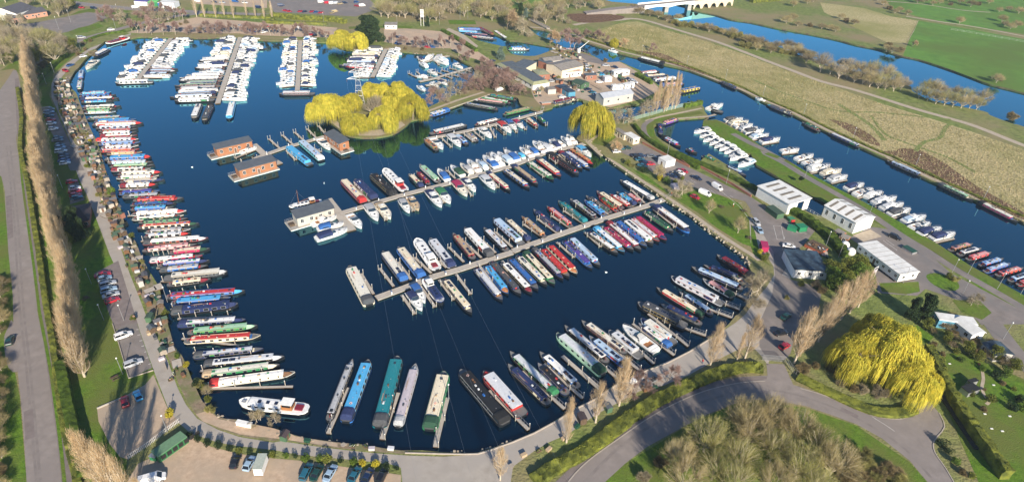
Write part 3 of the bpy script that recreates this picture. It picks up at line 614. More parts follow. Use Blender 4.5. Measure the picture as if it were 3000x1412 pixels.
def dutch(L, W, hullc, wh='white', side='white', mast=False, low='black'):
    r = empty('dutch_barge'); hw = W/2
    st = [(-L/2, .35, 1.35), (-L/2+.6, .75, 1.25), (-L/2+2, .98, 1.1), (0, 1, .95), (L/2-3, 1, 1.1), (L/2-1.3, .8, 1.35), (L/2-.4, .42, 1.55), (L/2, .08, 1.65)]
    o = MB().loft([[(x, -hw*k, z), (x, -hw*k*.99, z-.4), (x, -hw*k*.8, -.5), (x, hw*k*.8, -.5), (x, hw*k*.99, z-.4), (x, hw*k, z)] for x, k, z in st], 0, mf=lambda i, j: 1 if j in (0, 4) else (2 if j == 5 else 0))
    o.build('hull', [P(low), P(hullc), RF('white')], r)
    c = MB(); rbox(c, -L*.12, L*.36, hw*.82, hw*.74, .95, 1.75, 0)
    for k in range(3): c.box(-L*.06+k*L*.12, -L*.06+k*L*.12+.8, -.4, .4, 1.8, 1.98, 1)
    c.build('cabin', [P(side), M_SOLAR], r)
    for s in (-1, 1):
        for k in range(5):
            ob = bpy.data.objects.new('window', winmesh('rect')); COL.objects.link(ob); ob.parent = r; ob.location = (-L*.08+k*L*.1, s*hw*.80, 1.4); ob.rotation_euler = (s*.1, 0, 0)
    w = MB(); w.loft([[(x, -hw*.62, 1.0), (x, -hw*.56, 2.9), (x, hw*.56, 2.9), (x, hw*.62, 1.0)] for x in (-L*.28, -L*.13)], 0)
    w.box(-L*.29, -L*.12, -hw*.66, hw*.66, 2.9, 3.0, 1)
    wo_ = w.build('wheelhouse', [M_TEAK if wh == 'wood' else P(wh), RF('white')], r)
    m = MB()
    for s in (-1, 1): m.box(-L*.265, -L*.145, s*hw*.60-.02, s*hw*.60+.02, 2.05, 2.7, 0)
    m.box(-L*.13-.02, -L*.13+.03, -hw*.5, hw*.5, 2.05, 2.7, 0); m.box(-L*.28-.03, -L*.28+.02, -hw*.5, hw*.5, 2.05, 2.7, 0)
    m.build('wheelhouse_window', [M_GLASS], wo_)
    m = MB(); rr = [(-L*.45, .9, 1.2), (-L*.3, .98, 1.1)]
    m.box(-L*.42, -L*.31, -hw*.45, hw*.45, 1.1, 1.5, 0); m.build('stern_seat', [P('maroon')], r)
    m = MB()
    m.tube((L*.43, 0, 1.4), (L*.43, 0, 1.9), .12, .1, 6, 0); m.box(L*.4, L*.46, -.5, .5, 1.35, 1.55, 0); m.build('windlass', [M_STEEL], r)
    if mast:
        m = MB().tube((L*.2, 0, 1.6), (L*.2, 0, 7.5), .09, .05, 6, 0); m.tube((L*.2, 0, 2.4), (-L*.1, 0, 3.2), .06, .05, 5, 0); m.tube((L*.2,0,6.9), (L*.48,0,1.7), .015, .015, 3, 1); m.tube((L*.2,0,6.9), (-L*.1,hw*.8,1.6), .015, .015, 3, 1)
        m.build('mast', [M_TEAK, M_STEEL], r)
    return r

def place(o, a, b, z=WL):
    o.location = ((a.x+b.x)/2, (a.y+b.y)/2, z); o.rotation_euler = (0, 0, math.atan2(b.y-a.y, b.x-a.x)); return o
WIDTHS = {'n': 2.1, 'm': 2.6, 'w': 3.3, 'x': 3.9}
N_THING = [0]
def fleet(group, where, text, far=False):
    """each line: kind tile sx,sy bx,by colours... ; kinds n m w x = narrow to wide beam, c = cruiser, d = dutch barge. where has %s for the ordinal"""
    t = None; i = 0
    for ln in text.strip().splitlines():
        q = ln.split()
        if not q: continue
        k = q[0]; j = 1
        if q[1] in TO: t = q[1]; j = 2
        ax, ay = map(float, q[j].split(',')); bx, by = map(float, q[j+1].split(','))
        rest = q[j+2:]
        a = g(t, ax, ay, WL + .5); b = g(t, bx, by, WL + .5); L = (b-a).length; i += 1
        if k in WIDTHS:
            roof, side = rest[0], rest[1]; opts = rest[2] if len(rest) > 2 else ''; hull = rest[3] if len(rest) > 3 else 'black'
            L = min(max(L, 6), 24)
            W = WIDTHS[k]
            o = narrowboat(L, W, roof, side, opts, not far, hull)
            look = ('wide ' if W > 2.7 else '') + ('%s boat, %s roof' % (CN(side), CN(roof)) if roof != side else 'all %s boat' % CN(side))
            if 'C:' in opts: look += ', %s canopy' % CN(opts.split('C:')[1].split(',')[0])
            cat = 'widebeam boat' if W > 2.7 else 'narrowboat'
        elif k == 'c':
            can = rest[0]; L = min(max(L, 6.0), 15)
            o = cruiser(L, min(4.0, max(2.4, L*.33)), None if can == '-' else can, int(rest[1]) if len(rest) > 1 else 0, rest[2] if len(rest) > 2 else 'white', rest[3] if len(rest) > 3 else None)
            hc = rest[2] if len(rest) > 2 else 'white'
            look = '%s cruiser' % CN(hc) + ('' if can == '-' else ' with %s cover' % CN(can)); cat = 'cabin cruiser'
        elif k == 'd':
            o = dutch(L, max(3.3, min(4.2, L*.21)), rest[0], rest[1], rest[2], len(rest) > 3); look = '%s barge with wheelhouse' % CN(rest[0]); cat = 'barge'
        place(o, a, b); o.rotation_euler.z += rnd.gauss(0, .008)
        tag(o, look + ', ' + where % ordn(i), cat, group); N_THING[0] += 1
fleet('boats moored stern on along the left bank', '%s down the left bank row', """
n T1 560,672 790,660 grey sky
n 560,692 825,678 blue blue
n 570,712 845,700 white black C:navy
n 575,730 805,720 blue sky
n 585,768 862,757 white black
n 590,784 830,775 cream green
n 600,806 825,798 ltgreen paleblue
n 620,848 898,836 ltgrey dkgreen
m 670,868 968,852 sky blue
m 655,890 1018,878 pink ivory F:red
n 680,914 978,902 ltgrey paleblue
n 700,935 980,920 grey maroon
n 705,955 975,943 white ltgrey
n 710,976 978,965 white maroon C:maroon
n 680,1002 985,993 ltgrey ltgrey C:red,F:red
m 695,1028 998,1014 paleblue blue
n 720,1053 985,1040 ltgrey white
n 700,1078 990,1065 ltgrey red
n 760,1096 1012,1085 pink tan
w 745,1135 1075,1120 sky blue F:red
n 765,1163 1090,1153 ltgrey paleblue
n 780,1188 1100,1176 ltgreen dkgreen
n M1 790,122 1072,112 white grey C:maroon
n 835,150 1155,136 white cream F:red
n 828,176 1130,163 ltgrey ivory
n 850,205 1172,190 cream navy F:navy
m 850,235 1120,224 white ltgrey C:maroon,F:red
n 835,290 1137,268 purple blue
n 870,313 1180,296 grey dkgrey C:dkgrey
m 945,336 1305,320 red red
n 925,372 1248,355 blue navy F:navy
n 925,402 1238,386 sky blue
n 935,436 1325,412 white white F:red
n 940,466 1305,446 white ivory
n 985,492 1335,466 dkgreen green
n 975,530 1415,500 red cream F:dkgreen
n 1035,562 1355,542 grey ltgrey
n 1020,594 1355,572 ltgrey white F:red
m 1015,640 1480,604 white maroon C:dkgrey,F:ltgrey
n 1010,694 1405,648 pink pink
m 1195,708 1492,678 cream crimson F:dkgreen
n 1060,770 1440,728 white crimson C:grey
n 1120,798 1490,763 white blue F:navy
n 1130,838 1480,798 grey blue C:dkgrey
w 1165,888 1615,845 ivory dkgrey F:grey
m 1185,935 1500,895 cream black F:maroon
m 1172,1022 1740,978 red blue F:sky
m 1215,1062 1640,1026 sky blue
w 1215,1132 1692,1072 navy navy C:dkgrey,F:navy
m B1 1260,100 1745,62 white navy C:navy,F:navy
m 1330,155 1830,105 ltgreen green F:ltgreen
m 1310,212 1852,178 red cream
n 1370,325 1872,268 ltgrey navy C:dkgrey
m 1440,388 B2 325,322 ltgrey black C:dkgrey,S3,F:ltgrey
""" .replace('m 1440,388 B2 325,322', 'm 1440,388 2022,322') + """
m 1430,458 1988,385 ivory green C:tan,F:cream
m 1480,520 2097,440 white ivory C:red,F:brown
""")
fleet('barges at the bottom left corner', '%s on its own by the bottom left corner', "d B1 1705,650 2197,700 white wood white\n".replace('1705,650 2197,700', '2197,705 1705,650'))
fleet('boats with their sterns to the bottom shore', '%s along the bottom shore', """
n B2 638,780 808,345 grey black F:grey
w 757,785 922,350 sky sky C:navy blue
x 995,828 1130,322 teal teal C:dkgrey teal
m 1125,822 1258,378 lilac grey C:grey,F:grey
x 1352,842 1458,432 cream green C:dkgreen green
x B2 1895,800 1575,420 black black C:black
x B3 320,745 45,430 ltgrey red F:red red
m 505,662 215,378 navy navy
m 560,602 228,288 ltgrey green C:green
m 640,592 425,372 black navy
m 715,545 440,290 white blue
w 890,450 562,160 ltgrey ltgreen C:dkgreen ltgreen
m 925,365 615,105 white black S2
m 1050,392 788,180 paleblue blue
m 1055,300 735,70 ivory dkgrey
w 1165,330 930,142 ltgrey grey
c 1268,288 1028,105 - 0 white blue
m 1370,262 1140,88 white navy C:blue
w 1400,235 1158,58 ivory paleblue F:navy
x M3 1480,1232 1135,1062 dkgrey black S3
m M3 1590,1215 1290,1070 navy dkgrey
n 1605,1160 1265,955 cream red C:dkgreen
n 1665,1145 1430,985 paleblue navy
w 1742,1075 1373,878 ltgrey ltgrey
m 1812,1022 1597,893 pink ltgrey C:dkgreen
m 1882,965 1515,808 paleblue navy
n 1880,895 1600,795 navy navy
n 1890,930 1765,845 grey tan
m M3 1960,885 1695,722 maroon black C:black
""")
fleet('boats bow up from the long front pontoon', '%s from outer end above the front pontoon', """
x M2 925,1075 788,805 ivory cream C:dkgrey cream
w 1180,910 1022,700 ivory navy C:blue,S2
w 1305,885 1132,670 cream blue C:blue
d 1410,835 1262,618 white white white
w 1515,812 1362,608 ltgrey ltgrey C:navy,S2
m 1670,750 1520,570 tan maroon F:maroon,S2
w 1790,735 1605,532 white white C:dkgrey
m 1905,695 1740,530 ltgrey black F:dkgrey
w M3 318,650 112,465 paleblue paleblue S3
m 362,622 198,462 cream navy C:navy
n 478,598 312,448 tan orange F:orange
n 575,553 395,400 navy navy C:navy
n 670,525 490,378 pink red F:red
m 768,492 570,340 teal dkgreen C:teal,F:teal
m 845,468 655,325 grey black
m 905,445 758,333 sky blue F:blue
n 948,425 768,303 dkgrey dkgrey
n 993,415 858,308 green red F:maroon
m 1033,395 843,270 cream maroon
n 1090,388 935,290 white red F:red
m 1118,370 985,275 sky sky C:navy
n 1165,357 1040,278 pink maroon
m 1245,332 1010,190 white black C:grey
""")
fleet('boats bow down from the long front pontoon', '%s from outer end below the front pontoon', """
c M2 1205,985 1298,1110 navy
c 1235,935 1320,1055 blue
d 1318,900 1445,1070 navy white navy
m 1455,895 1655,1135 cream navy S2
m M2 1680,815 1872,1045 ltgrey navy
m 1750,795 1912,1000 sky blue F:orange
m M3 92,770 305,1002 dkgrey navy
m 175,775 385,995 white black S2,F:maroon
m 222,748 428,968 blue navy
m 278,732 490,938 ivory dkgreen S2
m 330,702 548,930 cream green C:dkgreen,S2
n 390,678 608,895 grey navy C:dkgrey,F:navy
m 448,678 648,880 red red
m 498,652 706,858 red cream F:orange
m 610,622 812,818 purple blue
m 650,598 868,800 paleblue paleblue
m 785,562 992,712 white black
m 828,528 1042,702 white sky C:sky
m 888,522 1104,690 crimson crimson
m 920,490 1158,688 white maroon C:maroon,S1
m 975,480 1200,662 blue blue F:dkgrey
w 1028,472 1242,645 white ltgrey
m 1080,462 1288,628 ltgrey red
m 1115,448 1340,618 crimson crimson F:navy
m 1178,412 1388,558 dkgreen green
w 1252,378 1505,562 white black C:navy,F:navy blue
""")
fleet('boats bow up from the middle pontoon', '%s from lodge above the middle pontoon', """
w M2 890,352 732,190 cream maroon C:red
x 965,325 825,190 navy ltgrey C:navy
x 1100,295 942,150 black black C:black
d 1185,275 1035,120 white red white
m 1300,242 1208,148 cream black C:navy
n 1355,225 1258,128 maroon maroon
m 1420,205 1285,82 ltgreen grey
c 1482,195 1415,118 blue
c 1590,162 1505,92 dkgreen
c 1652,142 1575,78 grey 0 cream
c 1706,130 1625,52 -
c 1758,112 1685,52 paleblue
c 1828,98 1742,25 blue 1
c 1862,80 1790,8 - 1
c T3 135,1195 38,1112 blue
c 172,1182 95,1090 -
c 240,1162 140,1088 paleblue
c 285,1147 192,1072 blue
c 330,1130 262,1088 sky
c 385,1118 298,1055 -
c 422,1102 350,1045 blue
c 482,1088 392,1010 - 2
c 520,1078 430,1012 ltgrey
c 552,1068 468,1022 -
c 582,1055 505,1002 navy
c 615,1042 532,998 -
c 655,1032 592,978 ltgrey 1
c 692,1020 632,965 -
""")
fleet('boats bow down from the middle pontoon', '%s from lodge below the middle pontoon', """
c M2 905,365 985,472 grey 0
c 982,355 1075,462 tan 1 cream
c 1150,332 1208,418 grey
c 1202,308 1275,402 - 1 tan
c 1342,268 1438,378 navy 1
c 1410,252 1500,352 green
c 1525,198 1618,300 crimson 0 cream
c 1595,188 1678,268 navy 1
c 1725,162 1818,252 ltgrey
n 1770,138 1925,268 cream crimson C:navy
m M3 185,118 368,248 cream blue
m 250,88 425,222 tan navy C:navy
m 355,62 538,188 ivory green F:dkgreen
m 425,38 590,165 cream red C:dkgrey
w M3 505,5 712,148 black black C:black
m T3 580,1082 742,1205 navy navy C:maroon
m T3 618,1080 795,1200 ltgrey blue
n T3 645,1062 820,1172 orange maroon F:red
c T3 705,1045 805,1112 sky
""")
fleet('boats by the wide left pontoon lodge', '%s beside the grey timber lodge', """
d M2 590,345 358,392 white wood white mast
c 515,510 695,450 - 1 white
c 555,545 745,500 blue
c 545,612 770,540 navy
c 778,435 870,528 -
""")
fleet('boats beside the brown floating lodges', '%s beside the brown floating lodges', """
w T2 510,1175 342,1045 sky sky
w 592,1140 432,1005 paleblue aqua C:white
c 566,988 645,1062 -
c T1 1705,1088 1825,1052 -
""")
fleet('boats on the pontoon right of the willow island', '%s on the pontoon right of island', """
w T2 1355,955 1620,895 white black F:dkgrey
m 1678,892 1862,848 white dkgrey
m 1408,1070 1315,990 orange brown
c 1368,985 1448,1058 -
c 1488,962 1575,1040 ltgrey
m 1620,1028 1532,955 paleblue blue
m 1690,1005 1615,945 tan grey
c 1705,912 1792,978 - 1
c T3 148,872 235,942 red
c 205,862 272,922 blue
c 258,862 322,910 crimson
n 345,842 428,908 cream red F:maroon
n 420,832 488,888 green dkgreen
m 180,818 388,768 tan green
m -20,895 162,850 white dkgrey
w T2 1490,785 1345,832 white blue C:blue
n 1840,782 1585,738 grey black
n T3 200,742 -35,712 pink black F:grey
n 235,735 15,698 white green F:green
n 272,715 60,678 teal green
""")
# ---------------------------------------------------------------- pontoons with fingers and posts
def boards_mat():
    m = mat('pontoon_boards', (0.46, 0.41, 0.35), 0.9, (0.34, 0.30, 0.25), 0.9, 6, 0.01, 10, col3=(0.40, 0.37, 0.33), scale3=0.15)
    return m
M_PONT = boards_mat()
M_POST = flat('grey_post', (0.38, 0.34, 0.29), 0.8); M_CAP = flat('white_cap', (0.8, 0.8, 0.78), 0.5)
POSTS = {}
def postmesh(h, wood=True):
    k = (h, wood)
    if k not in POSTS:
        m = MB().tube((0,0,-1.5), (0,0,h), .11, .11, 6, 0); m.tube((0,0,h), (0,0,h+.12), .14, .05, 6, 1)
        POSTS[k] = m.mesh('mooring_post', [M_POST if wood else M_STEEL, M_CAP])
    return POSTS[k]
def lobox(a, b, w, z0, z1, name, mats, parent, mt=None, trim=False):
    d = b - a; L = d.length
    m = MB().box(-L/2, L/2, -w/2, w/2, z0, z1, 0, mt=1)
    if trim:
        for s in (-1, 1): m.box(-L/2, L/2, s*(w/2+.05)-.05, s*(w/2+.05)+.05, z1-.2, z1+.04, 2)
    o = m.build(name, mats, parent); o.location = ((a.x+b.x)/2, (a.y+b.y)/2, WL); o.rotation_euler = (0, 0, math.atan2(d.y, d.x))
    return o
def pontoon(label, walk, width, fingers='', ped=0, fw=.9, z=.5, group=None, gang=None, every=None):
    r = empty('pontoon'); tag(r, label, 'pontoon', group)
    W_ = pts(walk, WL+z)
    for i in range(len(W_)-1):
        a, b = W_[i], W_[i+1]; d = (b-a).normalized()*(.02 if i else 0)
        lobox(a + d, b, width, z-.45, z + .004*(i % 2), 'walkway', [M_WOODD, M_PONT, M_CONC], r, trim=width > 1.6)
    F = []
    if fingers:
        t = None
        for q in fingers.split():
            if q in TO: t = q; continue
            x1, y1, x2, y2 = map(float, q.replace('>', ',').split(','))
            F.append((g(t, x1, y1, WL+z), g(t, x2, y2, WL+z)))
    for a, b in F:
        d = (b-a).normalized(); a = a + d*(width/2 + .12)
        f = lobox(a, b, fw, z-.35, z-.03, 'finger_pontoon', [M_WOODD, M_PONT], r)
        L = (b-a).length
        for x, s in ((L/2-.2, 1), (L/2-.2, -1), (0, 1), (-L*.25, -1)):
            ob = bpy.data.objects.new('mooring_post', postmesh(1.9)); COL.objects.link(ob); ob.parent = f; ob.location = (x, s*(fw/2+.13), 0)
    if ped:
        Ls = sum((W_[i+1]-W_[i]).length for i in range(len(W_)-1)); n = int(Ls/ped)
        pm = MB().box(-.14, .14, -.12, .12, 0, 1.0, 0); pm.box(-.18, .18, -.15, .15, 1.0, 1.14, 1); pm = pm.mesh('power_pedestal', [M_WHITEP, P('blue')])
        for k in range(n):
            t = (k+.5)/n*Ls; i = 0
            while i < len(W_)-2 and t > (W_[i+1]-W_[i]).length: t -= (W_[i+1]-W_[i]).length; i += 1
            d = (W_[i+1]-W_[i]).normalized(); p_ = W_[i] + d*t + Vector((-d.y, d.x, 0))*(width/2-.25)*(1 if k % 2 else -1)
            ob = bpy.data.objects.new('power_pedestal', pm); COL.objects.link(ob); ob.parent = r; ob.location = p_
    if gang:   # gangway up to the bank, with handrails
        a, b = pts(gang, WL+z+.02); b.z = .1
        m = MB(); d = (b-a); u = Vector((-d.y, d.x, 0)).normalized()*.6
        m.loft([[a-u, a+u, a+u-Vector((0,0,.15)), a-u-Vector((0,0,.15))], [b-u, b+u, b+u-Vector((0,0,.15)), b-u-Vector((0,0,.15))]], 0)
        gg = m.build('gangway', [M_PONT], r)
        for s in (-1, 1):
            m = MB(); m.tube(a+u*s+Vector((0,0,1)), b+u*s+Vector((0,0,1)), .04, .04, 4)
            for k in range(6): p_ = a.lerp(b, k/5)+u*s; m.tube(p_, p_+Vector((0,0,1)), .03, .03, 4)
            m.build('handrail', [M_STEEL], gg)
    return r
pontoon('long board front pontoon with paired fingers, lined by narrowboats', "M2 975,1025 1180,950 1380,872 1560,822 1939,700 M3 250,690 560,580 900,462 1200,370 1345,315", 2.3,
 "M2 965,1010>868,850 1110,955>1000,812 1232,905>1130,768 1380,860>1248,735 1490,820>1418,760 1610,780>1492,662 1735,750>1598,622 M3 140,715>30,612 258,675>125,555 375,640>288,560 475,600>325,500 575,570>425,462 675,540>525,440 765,505>612,405 855,475>700,370 940,440>818,345 1035,412>930,330 1120,385>1020,310 1195,360>1092,258 "
 "M2 1145,985>1248,1135 1272,915>1392,1085 1410,878>1525,1035 1530,838>1645,995 M3 -12,765>95,905 160,745>278,895 265,710>390,850 M3 425,665>500,760 545,615>682,735 620,610>700,690 745,545>872,660 860,505>960,600 950,480>1060,580 1060,450>1180,560 1165,405>1240,470 1235,385>1400,520", ped=9, gang="M3 1340,318 1375,300")
pontoon('straight board pontoon in mid basin between cruisers and narrowboats', "M2 738,418 1000,340 1200,283 1500,208 1700,150 1939,88 M3 480,-5 T3 640,1048 775,1018", 2.2,
 "M2 935,350>832,225 1130,300>1000,175 1320,245>1235,165 1435,215>1350,150 1545,185>1478,118 1700,150>1640,90 1800,120>1730,62 1900,95>1830,40 T3 140,1172>70,1105 260,1140>190,1070 400,1108>330,1050 500,1085>430,1030 600,1060>530,1005 "
 "M2 960,355>1045,470 1180,298>1240,405 1375,245>1460,345 1575,200>1655,300 1755,140>1840,240 M3 170,100>300,200 340,60>470,165 T3 490,1100>560,1160 560,1090>650,1170 690,1050>745,1100", ped=10, gang="T3 775,1018 795,1005")
pontoon('wide board pontoon beside the grey timber lodge', "M2 628,322 800,545", 3.2, ped=0)
pontoon('board pontoon joining the brown lodges to the willow island', "T2 110,1128 200,1093 330,1047 500,1000 610,968", 2.0,
 "T2 295,1058>213,985 390,1032>308,958 475,1010>395,938 555,985>485,915 625,965>565,893 330,1062>402,1135 470,1022>582,1078", ped=9)
pontoon('wide board pontoon between the two brown lodges', "T1 1800,1025 1870,1090 T2 290,1165", 2.6, "T1 1835,1055>1668,1122 T2 195,1110>15,1155", ped=8)
pontoon('board pontoon with short fingers right of the willow island', "T2 1332,985 1500,955 1700,912 1939,855 T3 300,838 452,795", 1.9,
 "T2 1430,972>1508,1045 1585,940>1665,1005 1660,925>1735,990 1780,895>1820,975 1810,892>1890,955 T3 110,888>195,955 225,860>275,940 270,850>340,920 325,842>420,908 395,820>488,890", ped=9, gang="T3 452,795 465,765")
for i, (lab, wk, w_) in enumerate([("narrow landing stage between the blue narrow boat and the sky blue wide boat", "B2 632,865 780,540", .9), ("landing stage between the teal and lilac grey wide boats", "B2 1015,905 1130,575", 1.1),
   ("landing stage right of the cream roofed wide boat", "B2 1395,960 1480,610", 1.1), ("landing stage beside the red boat at the bottom shore", "B3 360,838 80,560", .9), ("landing stage between green and blue narrow boats", "B3 615,690 320,420", .9),
   ("landing stage beside the blue boat with white roof", "B3 745,615 470,370", .9), ("landing stage left of the pale green wide boat", "B3 880,560 600,315", 1.2), ("landing stage right of the pale green wide boat", "B3 1000,480 690,215", .9),
   ("landing stage beside the white roofed grey boat", "B3 1150,420 850,165", .9), ("landing stage left of the white and blue cruiser", "B3 1250,370 985,130", .9), ("landing stage right of the white and blue cruiser", "B3 1395,310 1100,85", .9),
   ("landing stage below the big black boat", "B3 1495,245 1210,15", .9), ("landing stage between dark boats on the right shore", "B3 1620,170 1310,60", .9), ("landing stage below the red and cream boat", "M3 1810,1165 1395,1010", .9), 
   ("landing stage below the light grey wide boat", "M3 1860,1105 1480,960", .9), ("landing stage by the pale blue boat on the right shore", "M3 1925,1040 1640,900", .9)]):
    r = empty('landing_stage', label=lab, cat='landing stage', group='landing stages along the bottom shore'); a, b = pts(wk, WL+.5)
    f = lobox(a, b, w_, .2, .5, 'deck', [M_WOODD, M_PONT], r); L = (b-a).length
    for k in range(int(L/4)+1):
        ob = bpy.data.objects.new('mooring_post', postmesh(2.0)); COL.objects.link(ob); ob.parent = f; ob.location = (-L/2+.3+k*4, (w_/2+.12)*(1 if k % 2 else -1), 0)
    m = MB()
    for s in (-1, 1):
        m = MB(); m.tube((-L/2, s*w_*.48, 1.5), (-L/2+L*.28, s*w_*.48, 1.5), .035, .035, 4)
        for k in range(5): m.tube((-L/2+.1+k*L*.068, s*w_*.48, .5), (-L/2+.1+k*L*.068, s*w_*.48, 1.5), .03, .03, 4)
        m.build('handrail', [M_STEEL], f)
# finger stages of the left bank
t_ = [(730,1130,760,1125)]
LS = pts("M1 760,60 800,140 840,255 880,330 905,440 960,545 1000,620 1050,690 1080,735 1110,810 1140,905 1200,1010 1210,1100 B1 1260,50 1290,190 1370,290 1420,420 1470,545", WL+.5)
LE = pts("M1 1000,52 1000,128 1050,246 1080,325 1150,430 1250,535 1300,598 1180,670 1200,722 1300,788 1400,900 1500,958 1640,1100 B1 1650,30 1700,240 1820,320 1900,440 2080,530", WL+.5)
for i, (a, b) in enumerate(zip(LS, LE)):
    if i % 2 == 0 or i > 8:
        r = empty('landing_stage', label='narrow landing stage between boats, %s down the left bank' % ordn(i+1), cat='landing stage', group='landing stages of the left bank')
        f = lobox(a, b, .7, .15, .42, 'deck', [M_WOODD, M_PONT], r); L = (b-a).length
        for k in range(4):
            ob = bpy.data.objects.new('mooring_post', postmesh(2.0)); COL.objects.link(ob); ob.parent = f; ob.location = (-L/2+.5+k*L/3.4, .45, 0)

# ---------------------------------------------------------------- dense cruiser piers at the top, peninsula rows
CR = []
for i, (can, sty, hc, sp_) in enumerate([('navy',0,'white',None),('white',0,'white','navy'),('ltgrey',1,'white',None),('dkgrey',0,'white',None),('-',0,'white',None),('paleblue',1,'white','blue'),('cream',0,'cream',None),('blue',0,'white',None),('ltgrey',2,'white','dkgrey'),('grey',0,'white','blue')]):
    o = cruiser(9.0, 3.0, None if can == '-' else can, sty, hc, sp_); CR.append((remember(o), can))
CRUSED = set()
ncr = [0]
def put_cruiser(a, b, where, group, kind=None):
    k = rnd.choices(range(10), [3,3,3,3,4,2,2,1,3,2])[0] if kind is None else kind
    L = (b-a).length; o, can = CR[k]
    if k in CRUSED: o = dup(o)
    else: CRUSED.add(k)
    place(o, a, b); s = L/9.0; o.scale = (s, min(1.15, max(.8, s)), min(1.1, max(.85, s)))
    tag(o, ('white cruiser' if k != 6 else 'cream cruiser') + ('' if can == '-' else ' with %s cover' % CN(can)) + ', ' + where, 'cabin cruiser', group); ncr[0] += 1
def pier(name, walk, width, lefts, rights, Ld, Rd, gap=3.75, fingers=True, ped=12):
    """lefts/rights = metres run of cruisers on each side, as (from, to, length)"""
    W_ = pts(walk, WL+.5); a, b = W_[0], W_[-1]; d = (b-a).normalized()
    r = empty('pontoon', label=name + ' running from the far shore between white cruisers', cat='pontoon', group='pontoons of the far cruiser berths')
    lobox(a, b, width, .05, .5, 'walkway', [M_WOODD, M_PONT, M_CONC], r, trim=True)
    for side, runs, dr in (('left', lefts, Ld), ('right', rights, Rd)):
        i = 0
        for (s0, s1, ln, dk) in runs:
            s = s0
            while s < s1:
                i += 1
                off = a + d*s + dr*(width/2+.8)
                L = ln*rnd.uniform(.86, 1.14)
                tip = off + dr*L
                if dk and rnd.random() < .75:
                    kk = rnd.choice(['white','ivory','ltgrey','grey','white','ltgreen','paleblue']); ks = rnd.choice(['white','dkgrey','ivory','maroon','white','navy','ltgrey','black'])
                    o = narrowboat(L*1.15, 2.2, kk, ks, rnd.choice(['', 'C:navy', 'F:grey', '']), False); place(o, off, off+dr*L*1.15)
                    tag(o, '%s boat, %s roof, %s on the %s side of %s' % (CN(ks), CN(kk), ordn(i), side, name), 'narrowboat', 'boats on ' + name)
                else: put_cruiser(*( (off, tip) if rnd.random() < .72 else (tip, off)), '%s on the %s side of %s' % (ordn(i), side, name), 'boats on ' + name)
                if i % 2 == 0 and fingers:
                    fa = a + d*(s+gap*.5) + dr*(width/2+.12); f = lobox(fa, fa+dr*(ln*.8), .6, .15, .45, 'finger_pontoon', [M_WOODD, M_PONT], r)
                    ob = bpy.data.objects.new('mooring_post', postmesh(1.9)); COL.objects.link(ob); ob.parent = f; ob.location = (ln*.4, 0, 0)
                    s += .9
                s += gap
def dirv(t, x0, y0, x1, y1): return (g(t, x1, y1) - g(t, x0, y0)).normalized()
lA = dirv('T1', 1000, 480, 880, 490); rA = dirv('T1', 1050, 500, 1210, 500)
pier('the first far pier', "T1 1215,272 980,562", 2.3, [(4, 76, 9.5, 0)], [(3, 12, 11, 1), (15, 60, 10.5, 0), (62, 76, 13, 1)], lA, rA)
lB = dirv('T1', 1590, 500, 1430, 505); rB = dirv('T1', 1650, 500, 1790, 505)
pier('the second far pier', "T1 1705,262 1545,735", 2.3, [(5, 45, 11, 0), (46, 74, 14, 1), (75, 112, 18, 1)], [(5, 20, 11, 0), (21, 28, 15, 1), (29, 116, 10.5, 0)], lB, rB)
lC = dirv('T2', 410, 480, 310, 490); rC = dirv('T2', 440, 480, 545, 485)
pier('the third far pier', "T2 438,262 415,642", 2.3, [(5, 93, 8.5, 0)], [(5, 95, 8.5, 0)], lC, rC)
lD = dirv('T2', 990, 450, 860, 450); rD = dirv('T2', 1030, 450, 1130, 455)
pier('the fourth far pier', "T2 1048,342 948,548", 2.3, [(2, 36, 16, 1), (38, 56, 9, 0)], [(3, 56, 9, 0)], lD, rD)
fleet('boats at the pier ends', '%s at the outer end of the far piers', """
w T1 1090,585 820,592 white white
x 1525,712 1240,720 white white
w 1420,745 1375,850 white dkgrey S2
w 1500,750 1450,865 dkgrey black C:black
w 1655,730 1625,850 white sky F:sky
x T2 540,668 285,672 white dkgrey
m 975,490 750,478 ltgrey red F:maroon
m 1010,385 830,375 white navy
""")
fleet('vessels along the top left bank', '%s down the top left bank', """
d T1 920,275 752,320 white red maroon
w 770,355 672,405 white navy
c 695,430 610,495 - 1 cream
m 585,505 570,570 paleblue blue
m 575,575 562,645 ltgrey navy
""")
for lab, wk, fi in (("far small pontoon with cruisers below the gravel car park", "T2 1500,395 1400,415 1310,445", "T2 1310,445>1280,425 1380,420>1420,462"),
   ("far pontoon with empty short fingers by the right shore", "T2 1655,480 1440,540 1400,555 1280,580", "T2 1600,495>1655,515 1545,510>1605,532 1490,525>1560,545 1450,535>1515,558 1560,500>1495,485 1500,515>1440,498 1450,530>1390,508 1390,550>1310,545 1320,570>1265,510"),
   ("far pontoon stub nearest the willow island", "T2 1410,560 1470,572 1430,590 1325,608", "T2 1450,580>1508,598 1270,552>1205,522")):
    pontoon(lab, wk, 1.8, fi, group='small far pontoons')
i = 0
for s in ("T2 1310,435 1265,410", "T2 1335,430 1380,395", "T2 1400,425 1440,395", "T2 1480,460 1375,425", "T2 1478,440 1390,412", "T2 1335,480 1280,450", "T2 1525,462 1590,488", "T2 1340,555 1255,545", "T2 1345,508 1410,535", "T2 1360,595 1415,618", "T2 1420,580 1480,605", "T2 1320,648 1262,618"):
    a, b = pts(s, WL+.4); d = b-a
    if d.length > 13: b = a + d*(11/d.length)
    i += 1; put_cruiser(a, b, '%s in the small marina behind the willow island' % ordn(i), 'cruisers behind the willow island')
